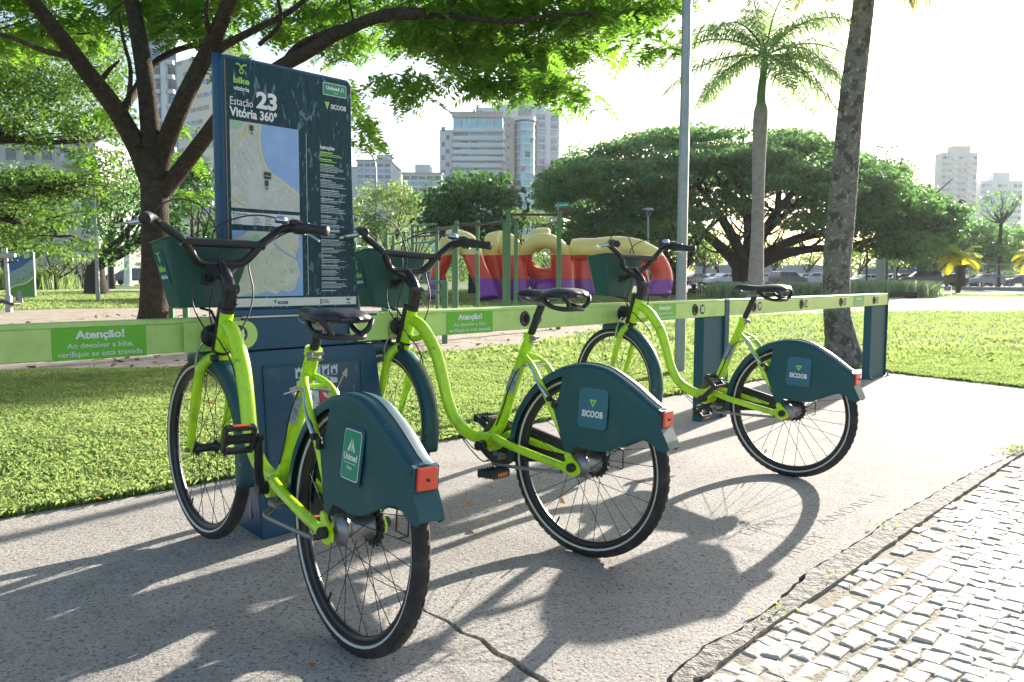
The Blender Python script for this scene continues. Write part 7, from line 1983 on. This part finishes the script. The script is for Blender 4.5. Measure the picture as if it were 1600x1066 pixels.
# exercise machine at the left edge
MY = 18.5; q = lambda x, y, dy=0: AT(x, y, MY + dy); B = G(14, 488); MY = B.y
t = thing("exercise_machine", "grey steel exercise machine with a padded bench cut by the left edge", "exercise machine", BASE(12, MY))
mb = MB(); mb.tube([q(13, 470), q(9, 400), q(8, 388)], .055, 8); mb.bbox(q(14, 475) + Vector((0, 0, -.05)), (.14, .14, .55), .02); mb.build("frame", GALV, t, True)
mb = MB(); a = q(-60, 400); b = q(24, 398); mb.bbox((a + b) / 2, ((b - a).length, .12, .12), .02); mb.build("beam", GALV, t, True)
mb = MB(); mb.tube([q(-30, 409), q(22, 410), q(28, 407)], .02, 6); mb.build("handle", BLACK, t, True)
mb = MB(); a = q(-30, 462); b = q(27, 476); mb.bbox((a + b) / 2, ((b - a).length, .32, .07), .02, Matrix.Rotation(.24, 3, 'Y')); mb.build("bench", BROWNBAR, t, True)
# log stools
M_LOG = mat("dark_log", (.045, .03, .022), .9, noise=[(8, .45, .6, (.11, .075, .05), .7)], bump=[(20, .6, .02)])
i = 0
for (px, py, Y, w, h, lab) in ((1084, 448, 52, .30, .55, "upright dark log stool left of the strap-leaved bed"), (1096, 450, 50, .40, .50, "thick dark log stool in the middle of the group"), (1107, 447, 53, .28, .60, "taller dark log stool at the right of the group"), (1374, 460, 45, .3, .5, "charred stump at the left of the dark row by the rail's end"), (1388, 461, 44, .3, .5, "charred stump second in the dark row"), (1400, 460, 45, .28, .52, "charred stump third in the dark row"), (1412, 459, 46, .24, .60, "slim charred stump at the right of the dark row")):
    B = BASE(px, Y); mb = MB(); r = random.Random(px); mb.tube([(B.x, B.y, -.02), (B.x + .02, B.y, h * .5), (B.x + r.uniform(-.05, .05), B.y, h)], [w * .62, w * .5, w * .52], 10); o = mb.build("log_stool", M_LOG); setp(o, lab, "log", "dark log stools and stumps on the grass")
for (a, b, Y, lab) in ((1076, 1120, 49, "long dark log lying in front of the log stools"), (1386, 1435, 41, "long dark log lying on the sand at the end of the rail")):
    A_, B_ = BASE(a, Y), BASE(b, Y - .6); mb = MB(); mb.tube([A_ + Vector((0, 0, .14)), A_.lerp(B_, .5) + Vector((0, 0, .16)), B_ + Vector((0, 0, .13))], [.17, .19, .15], 10); o = mb.build("fallen_log", M_LOG); setp(o, lab, "log")
# tennis court fence
FY = 78; t = thing("court_fence", "tall wire fence of a sports court behind the yellow palm", "fence", BASE(1560, FY))
xs = [X_(p, FY) for p in range(1512, 1720, 21)]; zf = AT(1560, 413, FY).z
for x in xs: mb = MB(); mb.cyl((x, FY, 0), (x, FY, zf), .05, .05, 6); mb.build("post", GALV, t, True)
for z in (zf, .1, zf * .5): mb = MB(); mb.cyl((xs[0], FY, z), (xs[-1], FY, z), .035, .035, 6); mb.build("rail", GALV, t, True)
mb = MB(); WR_ = .012
n = int((xs[-1] - xs[0] + zf) / .30)
for i in range(n):
    for s in (1, -1):
        x0 = xs[0] + i * .30 - (zf if s > 0 else 0); a = [x0, 0.1]; b = [x0 + zf * 1.0, zf]
        if s < 0: a, b = [x0 , zf], [x0 + zf, .1]
        # clip
        pts = []
        for (p, q2) in ((a, b),):
            t0 = max(0, (xs[0] - p[0]) / (q2[0] - p[0])); t1 = min(1, (xs[-1] - p[0]) / (q2[0] - p[0]))
            if t1 <= t0: continue
            P0 = (p[0] + (q2[0] - p[0]) * t0, FY, p[1] + (q2[1] - p[1]) * t0); P1 = (p[0] + (q2[0] - p[0]) * t1, FY, p[1] + (q2[1] - p[1]) * t1)
            mb.tube([P0, P1], WR_, 3, False)
mb.build("wire_mesh", STEEL, t, True, kind='stuff')
KY = 68; t = thing("low_kerb_wall", "long low concrete kerb between the grass and the parking lot at the right", "wall", BASE(1560, KY)); mb = MB(); wbox(mb, X_(1452, KY), X_(1760, KY), KY, KY + .35, 0, .28); mb.build("wall", M_GREYW, t, True)

# ------------------------------------------------------------------ air
HAZE_D = .00022
hm = bpy.data.materials.new("haze"); hm.use_nodes = True; ht = hm.node_tree
for n in list(ht.nodes):
    if n.type != 'OUTPUT_MATERIAL': ht.nodes.remove(n)
pv = ht.nodes.new("ShaderNodeVolumePrincipled"); pv.inputs["Color"].default_value = (.93, .95, 1, 1); pv.inputs["Density"].default_value = HAZE_D; pv.inputs["Anisotropy"].default_value = .35
ht.links.new(pv.outputs[0], ht.nodes["Material Output"].inputs["Volume"])
mb = MB(); mb.box((0, 215, 39), (900, 470, 80)); hz = mb.build("haze", hm); hz['kind'] = 'stuff'; setp(hz, "thin pale haze in the air over the whole park and city", "haze")
